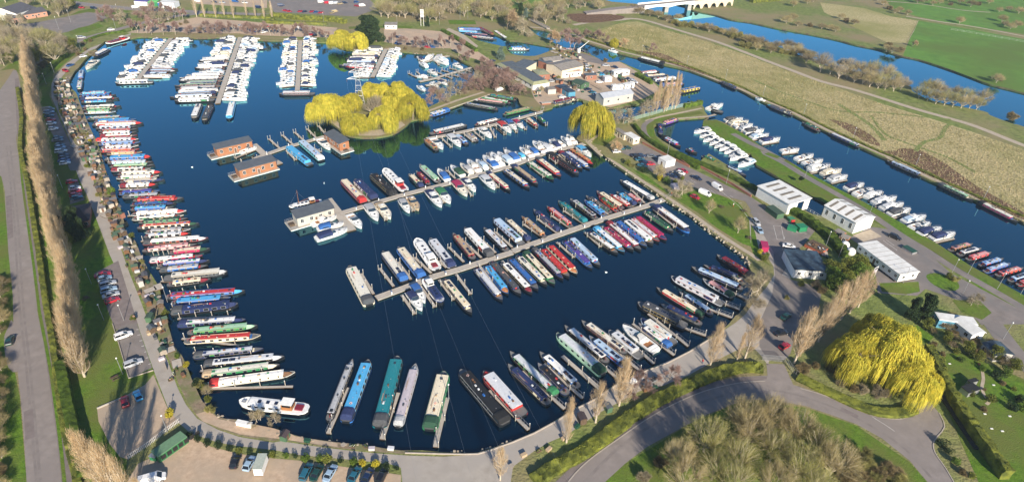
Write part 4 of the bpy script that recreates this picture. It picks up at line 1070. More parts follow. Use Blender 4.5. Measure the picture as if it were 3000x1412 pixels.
# peninsula rows: sterns to the grass
i = 0
for s in ("T3 1650,925 1535,945", "T3 1685,960 1575,975", "T3 1710,985 1600,1005", "T3 1745,1005 1645,1030", "T3 1790,1028 1680,1050", "T3 1830,1045 1715,1070", "T3 1860,1070 1750,1090", "T3 1890,1095 1780,1120", "T3 1905,1105 1790,1138", "T3 1960,1145 1848,1185"):
    a, b = pts(s, WL+.4); i += 1; put_cruiser(a, b, '%s down the small basin side of the green strip' % ordn(i), 'cruisers on the small basin')
i = 0
for s in ("T3 1745,862 1880,850", "T3 1780,885 1920,868", "T3 1815,905 1950,892", "T3 1855,925 1985,915", "T3 1885,945 T4 90,930", "T4 -10,985 125,962", "T4 62,1015 205,990", "T4 205,1082 340,1068", "T4 312,1140 440,1108", "T4 362,1172 508,1145", "T4 398,1205 560,1182",
  "M4 405,125 560,92", "M4 495,155 640,122", "M4 548,195 680,165", "M4 665,255 795,222", "M4 728,300 858,258", "M4 808,320 925,280", "M4 858,358 1030,318", "M4 915,400 1078,362", "M4 972,440 1125,400", "M4 1070,490 1235,450", "M4 1122,540 1262,500", "M4 1182,580 1342,535", "M4 1268,610 1442,572"):
    q = s.split(); t = q[0]; ax, ay = map(float, q[1].split(',')); a = g(t, ax, ay, WL+.4)
    if len(q) == 4: t = q[2]; q = q[1:]
    bx, by = map(float, q[2].split(',')); b = g(t, bx, by, WL+.4); i += 1
    d = b-a; a = a + d*.04
    put_cruiser(a, b, '%s down the canal side of the green strip' % ordn(i), 'cruisers on the canal side of the green strip')
    # a mooring finger next to each
    n_ = Vector((-d.y, d.x, 0)).normalized()*(-2.3)
    r = empty('landing_stage', label='short landing stage with white posts, %s down the green strip' % ordn(i), cat='landing stage', group='landing stages of the green strip')
    a2 = a + n_ - d*.1; b2 = a + n_ + d*.75; f = lobox(a2, b2, .7, .15, .45, 'deck', [M_WOODD, M_PONT], r); L = (b2-a2).length
    for x in (L/2-.1, 0):
        ob = bpy.data.objects.new('mooring_post', postmesh(2.4)); COL.objects.link(ob); ob.parent = f; ob.location = (x, .45, 0)
fleet('short steel boats along the lower canal', '%s of the short boats below the cruisers', """
n M4 1402,690 1575,645 pink brown
n 1468,722 1632,675 ltgrey dkgrey
n 1530,755 1705,705 pink red
n 1622,800 1790,748 paleblue blue
n 1652,842 1842,785 paleblue blue
n 1738,868 1935,815 pink red
n 1830,908 2000,852 paleblue blue
n 1888,935 2050,890 pink red
""")
fleet('boats along the canal towpath', '%s down the canal towpath', """
w T3 1325,462 1140,415 white black C:black
m 1845,638 1712,580 dkgrey navy S3
m 1450,2000 1460,2010 white white
""".replace("m 1450,2000 1460,2010 white white\n", "") + """
c T4 100,725 30,700 - 
m 300,822 112,745 dkgrey navy F:aqua
m 490,935 362,872 green dkgrey
m 780,1050 545,945 ltgrey navy
m M4 1220,165 962,52 paleblue navy
m 1330,218 1578,335 ltgreen dkgreen C:dkgrey
m 1612,345 1895,488 ivory crimson C:black
c T3 930,358 995,378 - 1
""")
fleet('boats of the small basin', '%s in the small side basin', """
m T3 1418,850 1302,890 pink purple
m 1290,890 1300,965 navy navy C:navy
m 1310,975 1440,1045 paleblue purple C:black
n 1480,1060 1555,1090 paleblue blue
n 1590,1110 1715,1165 green dkgreen
n M3 1755,90 1905,160 paleblue navy
""")
fleet('boats at the boatyard quay', '%s at the boatyard quay', """
m T3 1145,525 1290,510 pink white
m 1175,550 1350,535 cream navy C:navy
w 1225,580 1420,560 white ltgrey
w 1300,615 1465,600 pink blue C:blue
w 1430,660 1580,628 blue yellow F:blue
c 1630,780 1740,745 - 1
w 1740,800 1640,775 ltgrey dkgrey
m T3 700,360 595,355 lilac black F:maroon
m 800,390 685,345 dkgreen navy
w 715,700 525,742 maroon navy S2
m 215,355 365,355 white white C:green
m 215,345 340,340 sky blue
""")
fleet('boats in the far top basin', '%s in the far top basin', """
m T2 1540,208 1740,215 sky blue
m 1545,222 1720,238 paleblue sky
m 1600,240 1790,262 pink navy
m 1640,262 1830,285 white dkgrey
m 1700,200 1815,255 maroon brown
m 1815,225 1905,285 white dkgreen
""")
# ---------------------------------------------------------------- trees
def leafmat(name, col, col2, scale=0.5, trans=0.35, rough=0.8, hi=0.62):
    m = bpy.data.materials.new(name); m.use_nodes = True; nt = m.node_tree; b = nt.nodes['Principled BSDF']; out = nt.nodes['Material Output']
    tc = nd(nt, 'ShaderNodeTexCoord'); n = nd(nt, 'ShaderNodeTexNoise', Scale=scale, Detail=5.0); nt.links.new(tc.outputs['Object'], n.inputs['Vector'])
    r = nd(nt, 'ShaderNodeValToRGB'); r.color_ramp.elements[0].position = 0.4; r.color_ramp.elements[1].position = hi
    r.color_ramp.elements[0].color = c4(col2); r.color_ramp.elements[1].color = c4(col); nt.links.new(n.outputs['Fac'], r.inputs['Fac'])
    oi = nd(nt, 'ShaderNodeObjectInfo'); hs = nd(nt, 'ShaderNodeHueSaturation'); mr = nd(nt, 'ShaderNodeMapRange'); mr.inputs[3].default_value = .8; mr.inputs[4].default_value = 1.2
    nt.links.new(oi.outputs['Random'], mr.inputs[0]); nt.links.new(mr.outputs[0], hs.inputs['Value']); nt.links.new(r.outputs['Color'], hs.inputs['Color'])
    nt.links.new(hs.outputs['Color'], b.inputs['Base Color']); b.inputs['Roughness'].default_value = rough; b.inputs['Specular IOR Level'].default_value = .1
    t = nd(nt, 'ShaderNodeBsdfTranslucent'); nt.links.new(hs.outputs['Color'], t.inputs['Color']); mx = nd(nt, 'ShaderNodeMixShader', Fac=trans)
    nt.links.new(b.outputs[0], mx.inputs[1]); nt.links.new(t.outputs[0], mx.inputs[2]); nt.links.new(mx.outputs[0], out.inputs['Surface'])
    return m
L_WIL = leafmat('willow_leaf', (0.66, 0.57, 0.08), (0.42, 0.40, 0.055), .7, .35)
L_EVG = leafmat('evergreen_leaf', (0.045, 0.075, 0.03), (0.022, 0.04, 0.018), .6, .2)
L_BLU = leafmat('blue_cedar_leaf', (0.16, 0.22, 0.18), (0.08, 0.12, 0.10), .6, .2)
L_HED = leafmat('hedge_leaf', (0.13, 0.20, 0.03), (0.06, 0.10, 0.02), .5, .3)
L_HEDY = leafmat('olive_hedge_leaf', (0.23, 0.25, 0.045), (0.10, 0.12, 0.03), .5, .3)
L_BUSH = leafmat('bush_leaf', (0.17, 0.25, 0.04), (0.08, 0.13, 0.025), .8, .3)
L_GOLD = leafmat('golden_leaf', (0.55, 0.48, 0.04), (0.35, 0.30, 0.04), .8, .3)
T_TAN = leafmat('tan_twigs', (0.66, 0.50, 0.31), (0.46, 0.34, 0.205), .3, .35)
T_GREY = leafmat('grey_twigs', (0.42, 0.36, 0.25), (0.29, 0.25, 0.17), .3, .3)
T_PLUM = leafmat('reddish_twigs', (0.40, 0.28, 0.24), (0.28, 0.19, 0.165), .3, .3)
T_OLIVE = leafmat('olive_twigs', (0.44, 0.41, 0.155), (0.27, 0.26, 0.10), .3, .4)
T_BROWN = leafmat('brown_scrub', (0.32, 0.25, 0.13), (0.19, 0.155, 0.08), .4, .25)
T_TAN2 = leafmat('yellow_tan_twigs', (0.50, 0.42, 0.21), (0.34, 0.28, 0.14), .3, .35)
BARK = mat('bark', (0.22, 0.18, 0.13), 0.9, (0.13, 0.10, 0.075), 3, 5)
BARKP = mat('pale_bark', (0.55, 0.48, 0.38), 0.9, (0.35, 0.30, 0.23), 2, 5)
tr = random.Random(3)
def rv(s=1): return Vector((tr.gauss(0, s), tr.gauss(0, s), tr.gauss(0, s)))
def sliver(mb, p, d, w_, m=0):
    u = d.cross(rv()).normalized()*w_*.5
    k = len(mb.v); mb.v += [tuple(p-u), tuple(p+u), tuple(p+d)]; mb.f.append((k, k+1, k+2)); mb.m.append(m)
def leafq(mb, p, s, m=0):
    a = rv().normalized()*s; b = a.cross(rv()).normalized()*s*.6
    k = len(mb.v); mb.v += [tuple(p-a), tuple(p-b), tuple(p+a), tuple(p+b)]; mb.f.append((k, k+1, k+2, k+3)); mb.m.append(m)
def branch(tb, cb, p, d, L, r, lev, o):
    """a forking limb: thick pieces go in the trunk mesh, twigs in the crown mesh"""
    n = 3; q = p.copy()
    for i in range(n):
        d2 = (d + rv(o['wob'])).normalized(); d2.z += o['up']; d2.normalize(); q2 = q + d2*L/n
        tb.tube(q, q2, r*(1-.25*i/n), r*(1-.25*(i+1)/n), 5 if lev < 2 else 3, 0, caps=False)
        if lev >= 2:
            for k in range(o['tw']):
                sliver(cb, q.lerp(q2, tr.random()), (d2 + rv(o['spr'])).normalized()*o['tl']*tr.uniform(.6, 1.3), o['twd'])
        q = q2; d = d2
        if lev < o['lev'] and i > 0 or (lev == 0 and i == 0 and o.get('lowb')):
            for k in range(o['fork']):
                a = (d + rv(o['fsp'])).normalized(); branch(tb, cb, q, a, L*o['sh']*tr.uniform(.8, 1.2), r*.6, lev+1, o)
    for k in range(o['tw']): sliver(cb, q, (d + rv(o['spr'])).normalized()*o['tl']*tr.uniform(.6, 1.3), o['twd'])
def bare_proto(name, H, o, twm, bark, label):
    tb, cb = MB(), MB()
    branch(tb, cb, Vector((0, 0, -.1)), Vector((0, 0, 1)), H*o.get('trunk', .4), H*.018, 0, o)
    r = empty(name); tb.build('trunk', bark, r); cb.build('crown', twm, r); return remember(r)
BR = dict(wob=.12, up=.05, tw=9, spr=.55, tl=1.05, twd=.034, lev=4, fork=2, fsp=.55, sh=.72)
def poplar(H=18, twm=T_TAN, n=5600, rad=2.5, nb=75, pk=.8):
    r = empty('poplar'); tb, cb = MB(), MB()
    tb.tube((0,0,-.1), (0,0,H*.35), .32, .2, 6); tb.tube((0,0,H*.35), (.1,0,H*.88), .2, .03, 5)
    prof = lambda t: rad*(.10 + .9*max(0, math.sin(math.pi*min(1, t*1.0)**pk))**.8)
    for k in range(nb):
        t0 = tr.uniform(.04, .8); a = tr.uniform(0, 6.28); z0 = H*t0; L = H*tr.uniform(.14, .32); zt = min(H*.99, z0+L); tt = zt/H
        q = prof(tt)*tr.uniform(.35, 1.05); p0 = Vector((0,0,z0)); p1 = Vector((math.cos(a)*q*.75, math.sin(a)*q*.75, z0+(zt-z0)*.45)); p2 = Vector((math.cos(a+.15)*q, math.sin(a+.15)*q, zt))
        tb.tube(p0, p1, .065, .045, 3, caps=False); tb.tube(p1, p2, .045, .012, 3, caps=False)
        for j in range(n//nb):
            u = tr.random()**.7; c = p0.lerp(p1, u*2) if u < .5 else p1.lerp(p2, u*2-1); c = c + rv(.16 + .12*u); dd_ = (p2-p1).normalized() + rv(.22); dd_.z = abs(dd_.z) + .3
            sliver(cb, c, dd_.normalized()*tr.uniform(.5, 1.4), tr.uniform(.022, .055))
    tb.build('trunk', BARKP, r); cb.build('crown', twm, r); return remember(r)
def vase(H=9, rad=5.5, twm=T_OLIVE, n=9000, nb=130, bark=BARKP, sw=.03):
    """a bare, many-stemmed tree: limbs fan up and out from low forks, fine twigs along their outer halves"""
    r = empty('bare_tree'); tb, cb = MB(), MB(); tb.tube((0,0,-.1), (0,0,H*.14), H*.03, H*.025, 6)
    forks = []
    for k in range(9):
        a = k*.7 + tr.uniform(-.2, .2); e = rad*tr.uniform(.15, .42); f = Vector((math.cos(a)*e, math.sin(a)*e, H*tr.uniform(.28, .45))); tb.tube((0,0,H*.12), f, H*.016, H*.009, 4, caps=False); forks.append(f)
    ph = tr.uniform(0, 6)
    for k in range(nb):
        f = tr.choice(forks); a = tr.uniform(0, 6.28); u = math.sqrt(tr.random()); tip = Vector((math.cos(a)*u*rad, math.sin(a)*u*rad, H*(math.sqrt(max(.05, 1-.75*u*u)))*tr.uniform(.8, 1.03)*(1+.06*math.sin(a*4+ph))))
        f = min(forks, key=lambda q: (q-tip).length + tr.uniform(0, 1.5)); mid = f.lerp(tip, .5) + rv(.25); tb.tube(f, mid, H*.0055, H*.004, 3, caps=False); tb.tube(mid, tip, H*.004, H*.0015, 3, caps=False)
        d0 = (tip-mid).normalized()
        for j in range(n//nb):
            v = tr.random()**.6; c = (f.lerp(mid, v*2) if v < .5 else mid.lerp(tip, v*2-1)) + rv(.10 + .22*v); dd_ = (d0 + rv(.38) + Vector((0,0,.15))).normalized()
            sliver(cb, c, dd_*tr.uniform(.5, 1.2), tr.uniform(.6, 1.4)*sw)
    tb.build('trunk', bark, r); cb.build('crown', twm, r); return remember(r)
def willow(H=12, rad=7, n=7000):
    r = empty('weeping_willow'); tb, cb = MB(), MB()
    tb.tube((0,0,-.1), (.3,.1,H*.3), .5, .38, 7)
    for k in range(15):
        a = tr.uniform(0, 6.28); e = rad*tr.uniform(.4, .85); p0 = Vector((.3,.1,H*.28)); p1 = Vector((math.cos(a)*e*.5, math.sin(a)*e*.5, H*tr.uniform(.5,.7))); p2 = Vector((math.cos(a)*e, math.sin(a)*e, H*tr.uniform(.5,.8)))
        tb.tube(p0, p1, .2, .12, 4); tb.tube(p1, p2, .12, .03, 4)
    ph = [tr.uniform(0, 6.28) for _ in range(6)]
    nl = 34; lumps = []
    for k in range(nl):
        a = tr.uniform(0, 6.28); e = math.sqrt(tr.random()); zz = H*(.96 - .42*e*e)*tr.uniform(.82, 1.04)
        lumps.append((Vector((math.cos(a)*e*rad*.84, math.sin(a)*e*rad*.84, zz - rad*.12)), rad*tr.uniform(.2, .34)))
    for k in range(n):
        c, rr = tr.choice(lumps); v = rv().normalized(); v.z = abs(v.z)*.8 - .2; p = c + Vector((v.x*1.15, v.y*1.15, v.z))*rr*tr.uniform(.75, 1.08)
        rd = Vector((p.x, p.y)).length/rad
        L = tr.uniform(1.2, 2.8) if rd < .55 else tr.uniform(2.5, 7.5)
        L = min(L*(H/12), p.z - .5 + tr.uniform(-.2, .8))
        if L < .5: L = .5
        out = Vector((p.x, p.y, 0)); out = out.normalized() if out.length > .01 else Vector((1,0,0))
        w_ = tr.uniform(.05, .13); ax = Vector((-out.y, out.x, 0)).lerp(Vector((tr.gauss(0,1), tr.gauss(0,1), 0)), .5).normalized()*w_*.5
        q0 = p; q1 = p + out*L*.10 + Vector((0,0,-L*.35)) + rv(.10); q2 = q1 + Vector((0,0,-L*.65)) + rv(.15)
        b = len(cb.v); cb.v += [tuple(q0-ax), tuple(q0+ax), tuple(q1-ax), tuple(q1+ax), tuple(q2)]
        cb.f += [(b, b+1, b+3, b+2), (b+2, b+3, b+4)]; cb.m += [0, 0]
        for j in range(3): leafq(cb, q0.lerp(q2, tr.random()*.7) + rv(.18), tr.uniform(.08, .17))
    tb.build('trunk', BARK, r); cb.build('crown', L_WIL, r); return remember(r)
def leafy(name, H, rad, n, leaf, lump=14, ls=.28, cone=0, base=.12, bark=None):
    r = empty(name); tb, cb = MB(), MB()
    tb.tube((0,0,-.1), (0,0,H*.6), max(.05, H*.02), max(.03, H*.01), 5)
    L = []
    for k in range(lump):
        a = tr.uniform(0, 6.28); t = tr.uniform(base, .85); e = rad*(1 - cone*t)*tr.uniform(.1, .7)
        L.append((Vector((math.cos(a)*e, math.sin(a)*e, H*t)), rad*(1-cone*t*.8)*tr.uniform(.35, .55)))
        tb.tube((0,0,H*t*.6), L[-1][0], H*.008, H*.004, 3)
    L.append((Vector((0,0,H*.85)), rad*(1-cone)*.4+.2))
    for k in range(n):
        c, rr = tr.choice(L); v = rv().normalized(); p = c + Vector((v.x, v.y, v.z*.85))*rr*tr.uniform(.7, 1.08)
        if p.z < .05: p.z = .05 + tr.random()*.3
        leafq(cb, p, tr.uniform(.5, 1.3)*ls)
    tb.build('trunk', bark or BARK, r); cb.build('crown', leaf, r); return remember(r)
POP = [poplar(), poplar(rad=2.2), poplar(rad=3.0, n=6800, nb=95), poplar(rad=1.8, n=3800), poplar(rad=1.6, n=1500, nb=50), poplar(rad=2.7, n=5000, nb=60), poplar(rad=3.1, n=5600, nb=80, pk=1.5), poplar(rad=2.8, n=5000, nb=70, pk=1.3)]
WILL = [willow(), willow(12, 6.4), willow(12, 7.4, 7600)]
BT = [bare_proto('bare_tree', 9, BR, T_PLUM, BARK, ''), bare_proto('bare_tree', 9, dict(BR, fsp=.7), T_GREY, BARKP, ''), bare_proto('bare_tree', 9, dict(BR, fsp=.5, tw=10), T_TAN, BARK, ''), bare_proto('bare_tree', 9, dict(BR, fsp=.6, tw=16), T_OLIVE, BARK, ''),
      bare_proto('bare_tree', 9, dict(BR, trunk=.5, fsp=.4, sh=.6), T_PLUM, BARKP, ''), bare_proto('bare_tree', 9, dict(BR, fsp=.75, tw=8, trunk=.3, lowb=1, wob=.2), T_TAN2, BARKP, '')]
SCRUB = [bare_proto('scrub_bush', 5, dict(BR, trunk=.25, lowb=1, fsp=.9, tw=12, fork=2, tl=.7, lev=4), T_BROWN, BARK, ''), bare_proto('scrub_bush', 5, dict(BR, trunk=.28, lowb=1, fsp=.9, tw=12, tl=.8), T_OLIVE, BARK, ''), bare_proto('scrub_bush', 5, dict(BR, trunk=.28, lowb=1, fsp=.9, tw=10, tl=.8), T_GREY, BARK, '')]
EVG = leafy('evergreen_tree', 14, 4.5, 9000, L_EVG, 26, .34, .45)
CED = leafy('blue_cedar', 9, 3.6, 5000, L_BLU, 20, .25, .6)
BALL = leafy('clipped_tree', 3.2, 1.3, 1600, L_EVG, 8, .16, 0, .6)
SHR = [leafy('shrub', 1.6, 1.2, 900, L_BUSH, 7, .13, 0, .25), leafy('shrub', 1.4, 1.1, 800, L_EVG, 7, .12, 0, .25), leafy('shrub', 1.3, 1.0, 800, L_GOLD, 7, .12, 0, .25), leafy('shrub', 1.6, 1.2, 900, L_HEDY, 7, .14, 0, .25)]
BROAD = [leafy('leafy_tree', 7, 3.4, 5200, L_BUSH, 20, .22, .1, .2), leafy('leafy_tree', 7, 3.2, 4200, L_HEDY, 20, .22, .1, .2)]
PROTO_USED = set()
def plant(proto, p, H=None, W=None, label='', cat='tree', group=None, h0=None):
    """first use moves the prototype, later ones copy it"""
    o = proto
    if proto.name in PROTO_USED: o = dup(proto)
    else: PROTO_USED.add(proto.name)
    k = 1.0 if H is None else H / h0; kw = k if W is None else W*k
    o.location = (p.x, p.y, 0.0); o.rotation_euler = (0, 0, tr.uniform(0, 6.28)); o.scale = (kw, kw, k)
    tag(o, label, cat, group); return o
def along(P, step, jit=.15):
    out = []; acc = 0
    for i in range(len(P)-1):
        a, b = P[i], P[i+1]; L = (b-a).length
        while acc < L: out.append(a.lerp(b, acc/L) + Vector((tr.gauss(0, jit), tr.gauss(0, jit), 0))); acc += step*tr.uniform(.85, 1.15)
        acc -= L
    return out
VASE = [vase(), vase(9, 6.0, T_OLIVE), vase(9, 5.2, T_TAN2)]
VG = [vase(9, 5, T_GREY, 7000, 110), vase(9, 4.6, T_TAN2, 6500, 100), vase(9, 5.4, T_OLIVE, 7000, 110)]
VS = [vase(5, 3.4, T_BROWN, 4500, 90), vase(5, 3.2, T_TAN2, 4000, 80)]
# the long row of poplars between the road and the marina
for i, p in enumerate(along(pts("T1 225,470 255,640 285,850 330,1110 M1 372,330 440,640 505,900 565,1150 B1 598,515"), 4.4, .5)):
    plant(POP[tr.choice([0,1,2,3,5,0,2])], p, tr.uniform(13.5, 19.5), tr.uniform(.95, 1.3), 'bare tan poplar, %s down the long row beside the public road' % ordn(i+1), 'poplar', 'poplars in the long roadside row', 18)
for i, q in enumerate(["B1 690,1215", "B1 770,1290", "B1 850,1340", "B1 950,1390", "B1 1060,1440"]):
    plant(POP[i % 4], pts(q)[0], [17, 19, 18, 16, 12][i], 1, 'bare tan poplar, %s of the clump at the bottom left corner' % ordn(i+1), 'poplar', 'poplars at the bottom left corner', 18)
for i, (q, h, k) in enumerate([("B3 158,1195", 11, 7), ("B3 628,928", 15, 3), ("B3 835,788", 14, 7), ("B3 1002,668", 16.5, 2), ("B3 1650,378", 15, 2), ("B3 1840,345", 10, 3), ("B3 1895,335", 16, 7), ("B4 305,370", 20, 6), ("B4 480,215", 16, 6), ("B4 545,130", 18, 7), ("B4 640,60", 16, 6), ("B4 700,10", 16, 7), ("M4 760,1090", 14, 6)]):
    plant(POP[k], pts(q)[0], h, 1.05, 'bare tan poplar, %s from the bottom along the right hand drive' % ordn(i+1), 'poplar', 'poplars along the right hand drive', 18)
for i, (q, h) in enumerate([("T3 1265,800", 17), ("T3 1300,790", 19), ("T3 1340,790", 18), ("T3 1375,780", 20), ("T3 1400,775", 19), ("T3 1240,800", 12), ("T3 1320,800", 14)]):
    plant(POP[i % 4], pts(q)[0], h, .8, 'tall bare poplar, %s in the clump beyond the green wire fence' % ordn(i+1), 'poplar', 'poplars by the boatyard channel', 18)
for i, p in enumerate(along(pts("T1 1395,122 1939,138 T2 250,150"), 7, .5)):
    plant(POP[4], p, tr.uniform(12, 16) if i else 19, 1.1, 'slim bare poplar, %s along the far hedge' % ordn(i+1), 'poplar', 'slim poplars along the far hedge', 18)
# willows
for i, (q, h, w_, lab) in enumerate([("T2 640,850", 13.5, 1.2, 'round yellow willow at the left tip of the island'), ("T2 800,790", 10, 1, 'yellow willow behind the pylon legs on the island'), ("T2 835,935", 9.5, 1.1, 'low yellow willow at the front left of the island'),
    ("T2 930,700", 9, .9, 'yellow willow at the back of the island, behind the bare tree'), ("T2 1030,930", 13, .95, 'yellow willow at the front centre of the island'), ("T2 1020,720", 10, 1, 'yellow willow at the back centre of the island'), ("T2 1150,800", 14, 1.1, 'tall yellow willow at the right back of the island'),
    ("T2 1235,850", 13.5, 1.0, 'yellow willow where the spit meets the island'), ("T2 1130,715", 10.5, 1, 'yellow willow behind the tall one at the right back of the island'), ("T2 735,352", 13, 1.0, 'left one of the pair of yellow willows on the far shore'), ("T2 845,356", 12, 1.0, 'right one of the pair of yellow willows on the far shore'), ("T3 795,960", 16.5, 1.0, 'big yellow willow by the pontoon head on the right peninsula'),
    ("T3 965,338", 6.5, .8, 'small yellow willow beside the canal towpath'), ("B4 690,430", 12.5, .95, 'yellow willow at the left of the big roadside pair of trees'), ("B4 930,400", 15.5, .98, 'huge yellow willow in the middle of the roadside clump'), ("B4 1110,590", 11.5, .95, 'yellow willow at the right of the roadside clump, by the dark strip'), ("B4 860,290", 14, .9, 'yellow willow at the back of the roadside clump')]):
    plant(WILL[i % 3], pts(q)[0], h, w_, lab, 'willow', None, 12)
# single and grouped trees
EV = [("T2 915,310", 19, 1.35, 'tall dark evergreen behind the pair of far yellow willows'), ("T2 975,300", 16, 1.2, 'dark evergreen right of the tallest one on the far shore'), ("T2 1080,720", 9, .6, 'dark evergreen among the island willows'), ("B4 1130,60", 9, .8, 'dark evergreen behind the big roadside willow'), ("M4 1200,1190", 11, .8, 'dark evergreen beside the white chalet'),
      ("T3 300,120", 11, .8, 'dark evergreen beyond the far top basin'), ("T3 265,140", 9, .8, 'dark evergreen left of the far footbridge'), ("T2 1340,195", 8, .7, 'dark evergreen by the tall far sign')]
for q, h, w_, lab in EV: plant(EVG, pts(q)[0], h, w_, lab, 'evergreen tree', None, 14)
for q, h, lab in [("T3 160,425", 9, 'blue grey cedar beside the green roofed clubhouse'), ("T3 340,130", 8, 'blue grey cedar beyond the top basin'), ("T3 130,600", 6, 'blue grey cedar in front of the clubhouse'), ("T2 1840,610", 6, 'blue grey cedar among the bare trees on the spit')]:
    plant(CED, pts(q)[0], h, 1, lab, 'cedar', None, 9)
for q, k, h, lab in [("M3 1640,425", 3, 7, 'small bare tree on the lawn, left of the person'), ("M3 1845,565", 3, 8, 'small bare tree on the lawn, right of the picnic table'), ("M3 1280,185", 3, 8, 'bare tree at the lower left of the parked cars'), ("M3 1450,300", 1, 6.5, 'bare tree by the covered car at the car park edge'),
     ("T3 945,905", 1, 8, 'bare tree beside the willow on the right peninsula'), ("T3 1030,880", 1, 9, 'pale bare tree beside the fence near the peninsula willow'), ("T3 1180,830", 1, 9, 'pale bare tree before the channel fence'), ("T3 960,1090", 2, 6, 'bare tree at the corner of the car park hedge'),
     ("M4 30,1020", 1, 9, 'spreading white barked tree at the bend of the drive'), ("M4 1560,1080", 1, 5, 'small bare tree on the chalet lawn'), ("B1 1480,600", 3, 4, 'olive shrub tree at the bottom left water corner'), ("B2 130,785", 1, 3.4, 'bare bush before the big white barge'), ("B2 265,792", 1, 3.0, 'small bare bush beside the footbridge of the white barge'),
     ("B1 1850,770", 3, 4, 'bare bush by the white storage boxes'), ("T2 960,830", 1, 10, 'grey bare tree in the centre of the island'), ("T2 990,800", 1, 9, 'second grey bare tree in the centre of the island'), ("B3 1340,500", 0, 5, 'small reddish tree by the parked convertible'), ("B3 1120,590", 0, 6, 'reddish bare tree beside the white van'),
     ("T3 510,330", 2, 11, 'tan bare tree on the point by the crane'), ("T3 320,250", 1, 12, 'large white limbed tree by the far basin'), ("T3 205,220", 2, 15, 'tall bare tree left of the far basin'), ("T3 600,300", 0, 9, 'reddish tree right of the tan tree by the crane'), ("T3 655,345", 4, 9, 'leaning birch by the boatyard crane'), ("T3 680,355", 4, 8, 'second leaning birch by the boatyard crane'),
     ("T3 880,300", 0, 8, 'reddish tree on the towpath left of the small willow'), ("T3 790,280", 0, 7, 'reddish tree by the bend of the towpath'), ("T3 1035,350", 2, 7, 'thin bare tree right of the small towpath willow'), ("T3 1235,365", 0, 5, 'small reddish tree alone in the meadow edge'), ("T3 710,285", 0, 7, 'reddish tree where the towpath bends'),
     ("T4 490,515", 1, 13, 'large grey round headed tree by the river'), ("T4 640,500", 1, 8, 'small grey tree right of the round headed one'), ("T4 1145,335", 2, 5, 'tan tree at the end of the field fence'), ("T3 450,660", 3, 5, 'olive willow scrub at the boatyard corner')]:
    plant(VG[1] if k == 3 else VG[0] if 'grey' in lab else BT[k], pts(q)[0], h*(.9 if k == 3 else 1), .75 if k == 3 else 1, lab, 'bare tree', None, 9)
def grove(name, spec, protos, h0, hr, w_, label, cat, group):
    i = 0
    for q in pts(spec):
        i += 1; plant(tr.choice(protos), q, tr.uniform(*hr), w_*tr.uniform(.9, 1.1), label % ordn(i), cat, group, h0)
grove('x', "T1 1160,250 1245,250 1350,248 1300,150 1450,240 1530,250 1600,240 1665,235 1740,235 1785,250 1859,245 1939,250 T2 50,240 130,250 225,255 290,255 345,262 400,255 470,262 560,265 620,285", [BT[0], BT[4]], 9, (6.5, 9), .9, 'reddish birch, %s from the left along the far shore', 'birch tree', 'birches along the far shore')
grove('x', "T2 1090,320 1175,322 1260,340 1350,345 1450,350 1500,330 1560,400 1600,440 1640,420 1590,350", [BT[0], BT[4]], 9, (6, 8), .9, 'reddish birch, %s around the far gravel car park', 'birch tree', 'birches round the far gravel car park')
grove('x', "T2 1370,745 1420,725 1470,700 1540,680 1580,665 1640,640 1690,620 1700,580 1740,570 1760,620 1800,600 1830,560 1870,640 1900,600 T3 40,530 60,600 110,560 100,640 150,600 190,640 230,640 270,650 230,590 300,680 180,570 60,480 20,640", [BT[0], BT[0], BT[1]], 9, (6, 9), 1.0, 'reddish bare tree, %s along the spit and clubhouse bank', 'bare tree', 'bare trees along the spit')
grove('x', "T1 1080,250 1040,240 980,235 940,225 1100,210 1130,170 1160,130 1060,140 1010,150 880,170 850,140 760,160 740,120 1200,150 1250,130 1100,110 1180,100", [BT[0], BT[1], BT[4]], 9, (6, 9), 1.0, 'bare tree, %s in the scrub left of the far moorings', 'bare tree', 'bare trees left of the far moorings')
grove('x', "T1 20,330 60,300 90,340 140,320 40,400 180,310 230,330 290,320 120,400 200,400 330,350 380,330 250,400 300,410 440,400 480,370 520,370 350,440 400,450 260,460 200,440 30,470 80,450 10,240 60,210 140,235 420,120 450,100 480,90 340,60 400,60 300,40 520,60 250,20 150,10 40,20 200,60", [VG[1], VG[2], BT[1], VG[0], BROAD[1], VG[2]], 9, (9, 13), .9, 'tree, %s in the wood at the top left corner', 'woodland tree', 'wood at the top left corner')
grove('x', "T1 250,580 235,540 270,500 300,480 330,460 280,560 240,680 250,740", [SCRUB[0], SCRUB[1]], 5, (3.5, 5), 1.0, 'dark bush, %s behind the poplar row at the top left', 'bush', 'bushes behind the poplar row')
grove('x', "T2 1010,120 1060,130 1100,110 1140,120 1180,130 1220,110 1260,130 1310,140 1350,160 1400,150 1440,130 1050,60 1110,50 1160,60 1210,50 1290,60 1340,80 1390,70 1440,60 1500,100 1550,90 1500,50 1560,40 1620,60 1660,90 1700,110 1640,30 1250,20 1350,20 1450,10 1130,5 1040,10 1600,120 1750,110 1780,70 1840,100 1880,130 1920,170", [VG[1], VG[2], VG[2], BT[1]], 9, (9, 13), 1.05, 'bare tree, %s in the wood beyond the far gravel car park', 'woodland tree', 'wood beyond the far gravel car park')
grove('x', "T3 20,130 60,110 100,150 150,130 190,160 240,130 130,80 60,60 200,90 400,160 440,130 480,170 520,120 560,150 580,90 600,160 640,60 700,70 760,50 820,60 860,80 420,90 470,60 530,60 350,90 300,60", [VG[1], VG[2], BT[1]], 9, (8, 12), 1.0, 'bare tree, %s in the wood behind the far top basin', 'woodland tree', 'wood behind the far top basin')
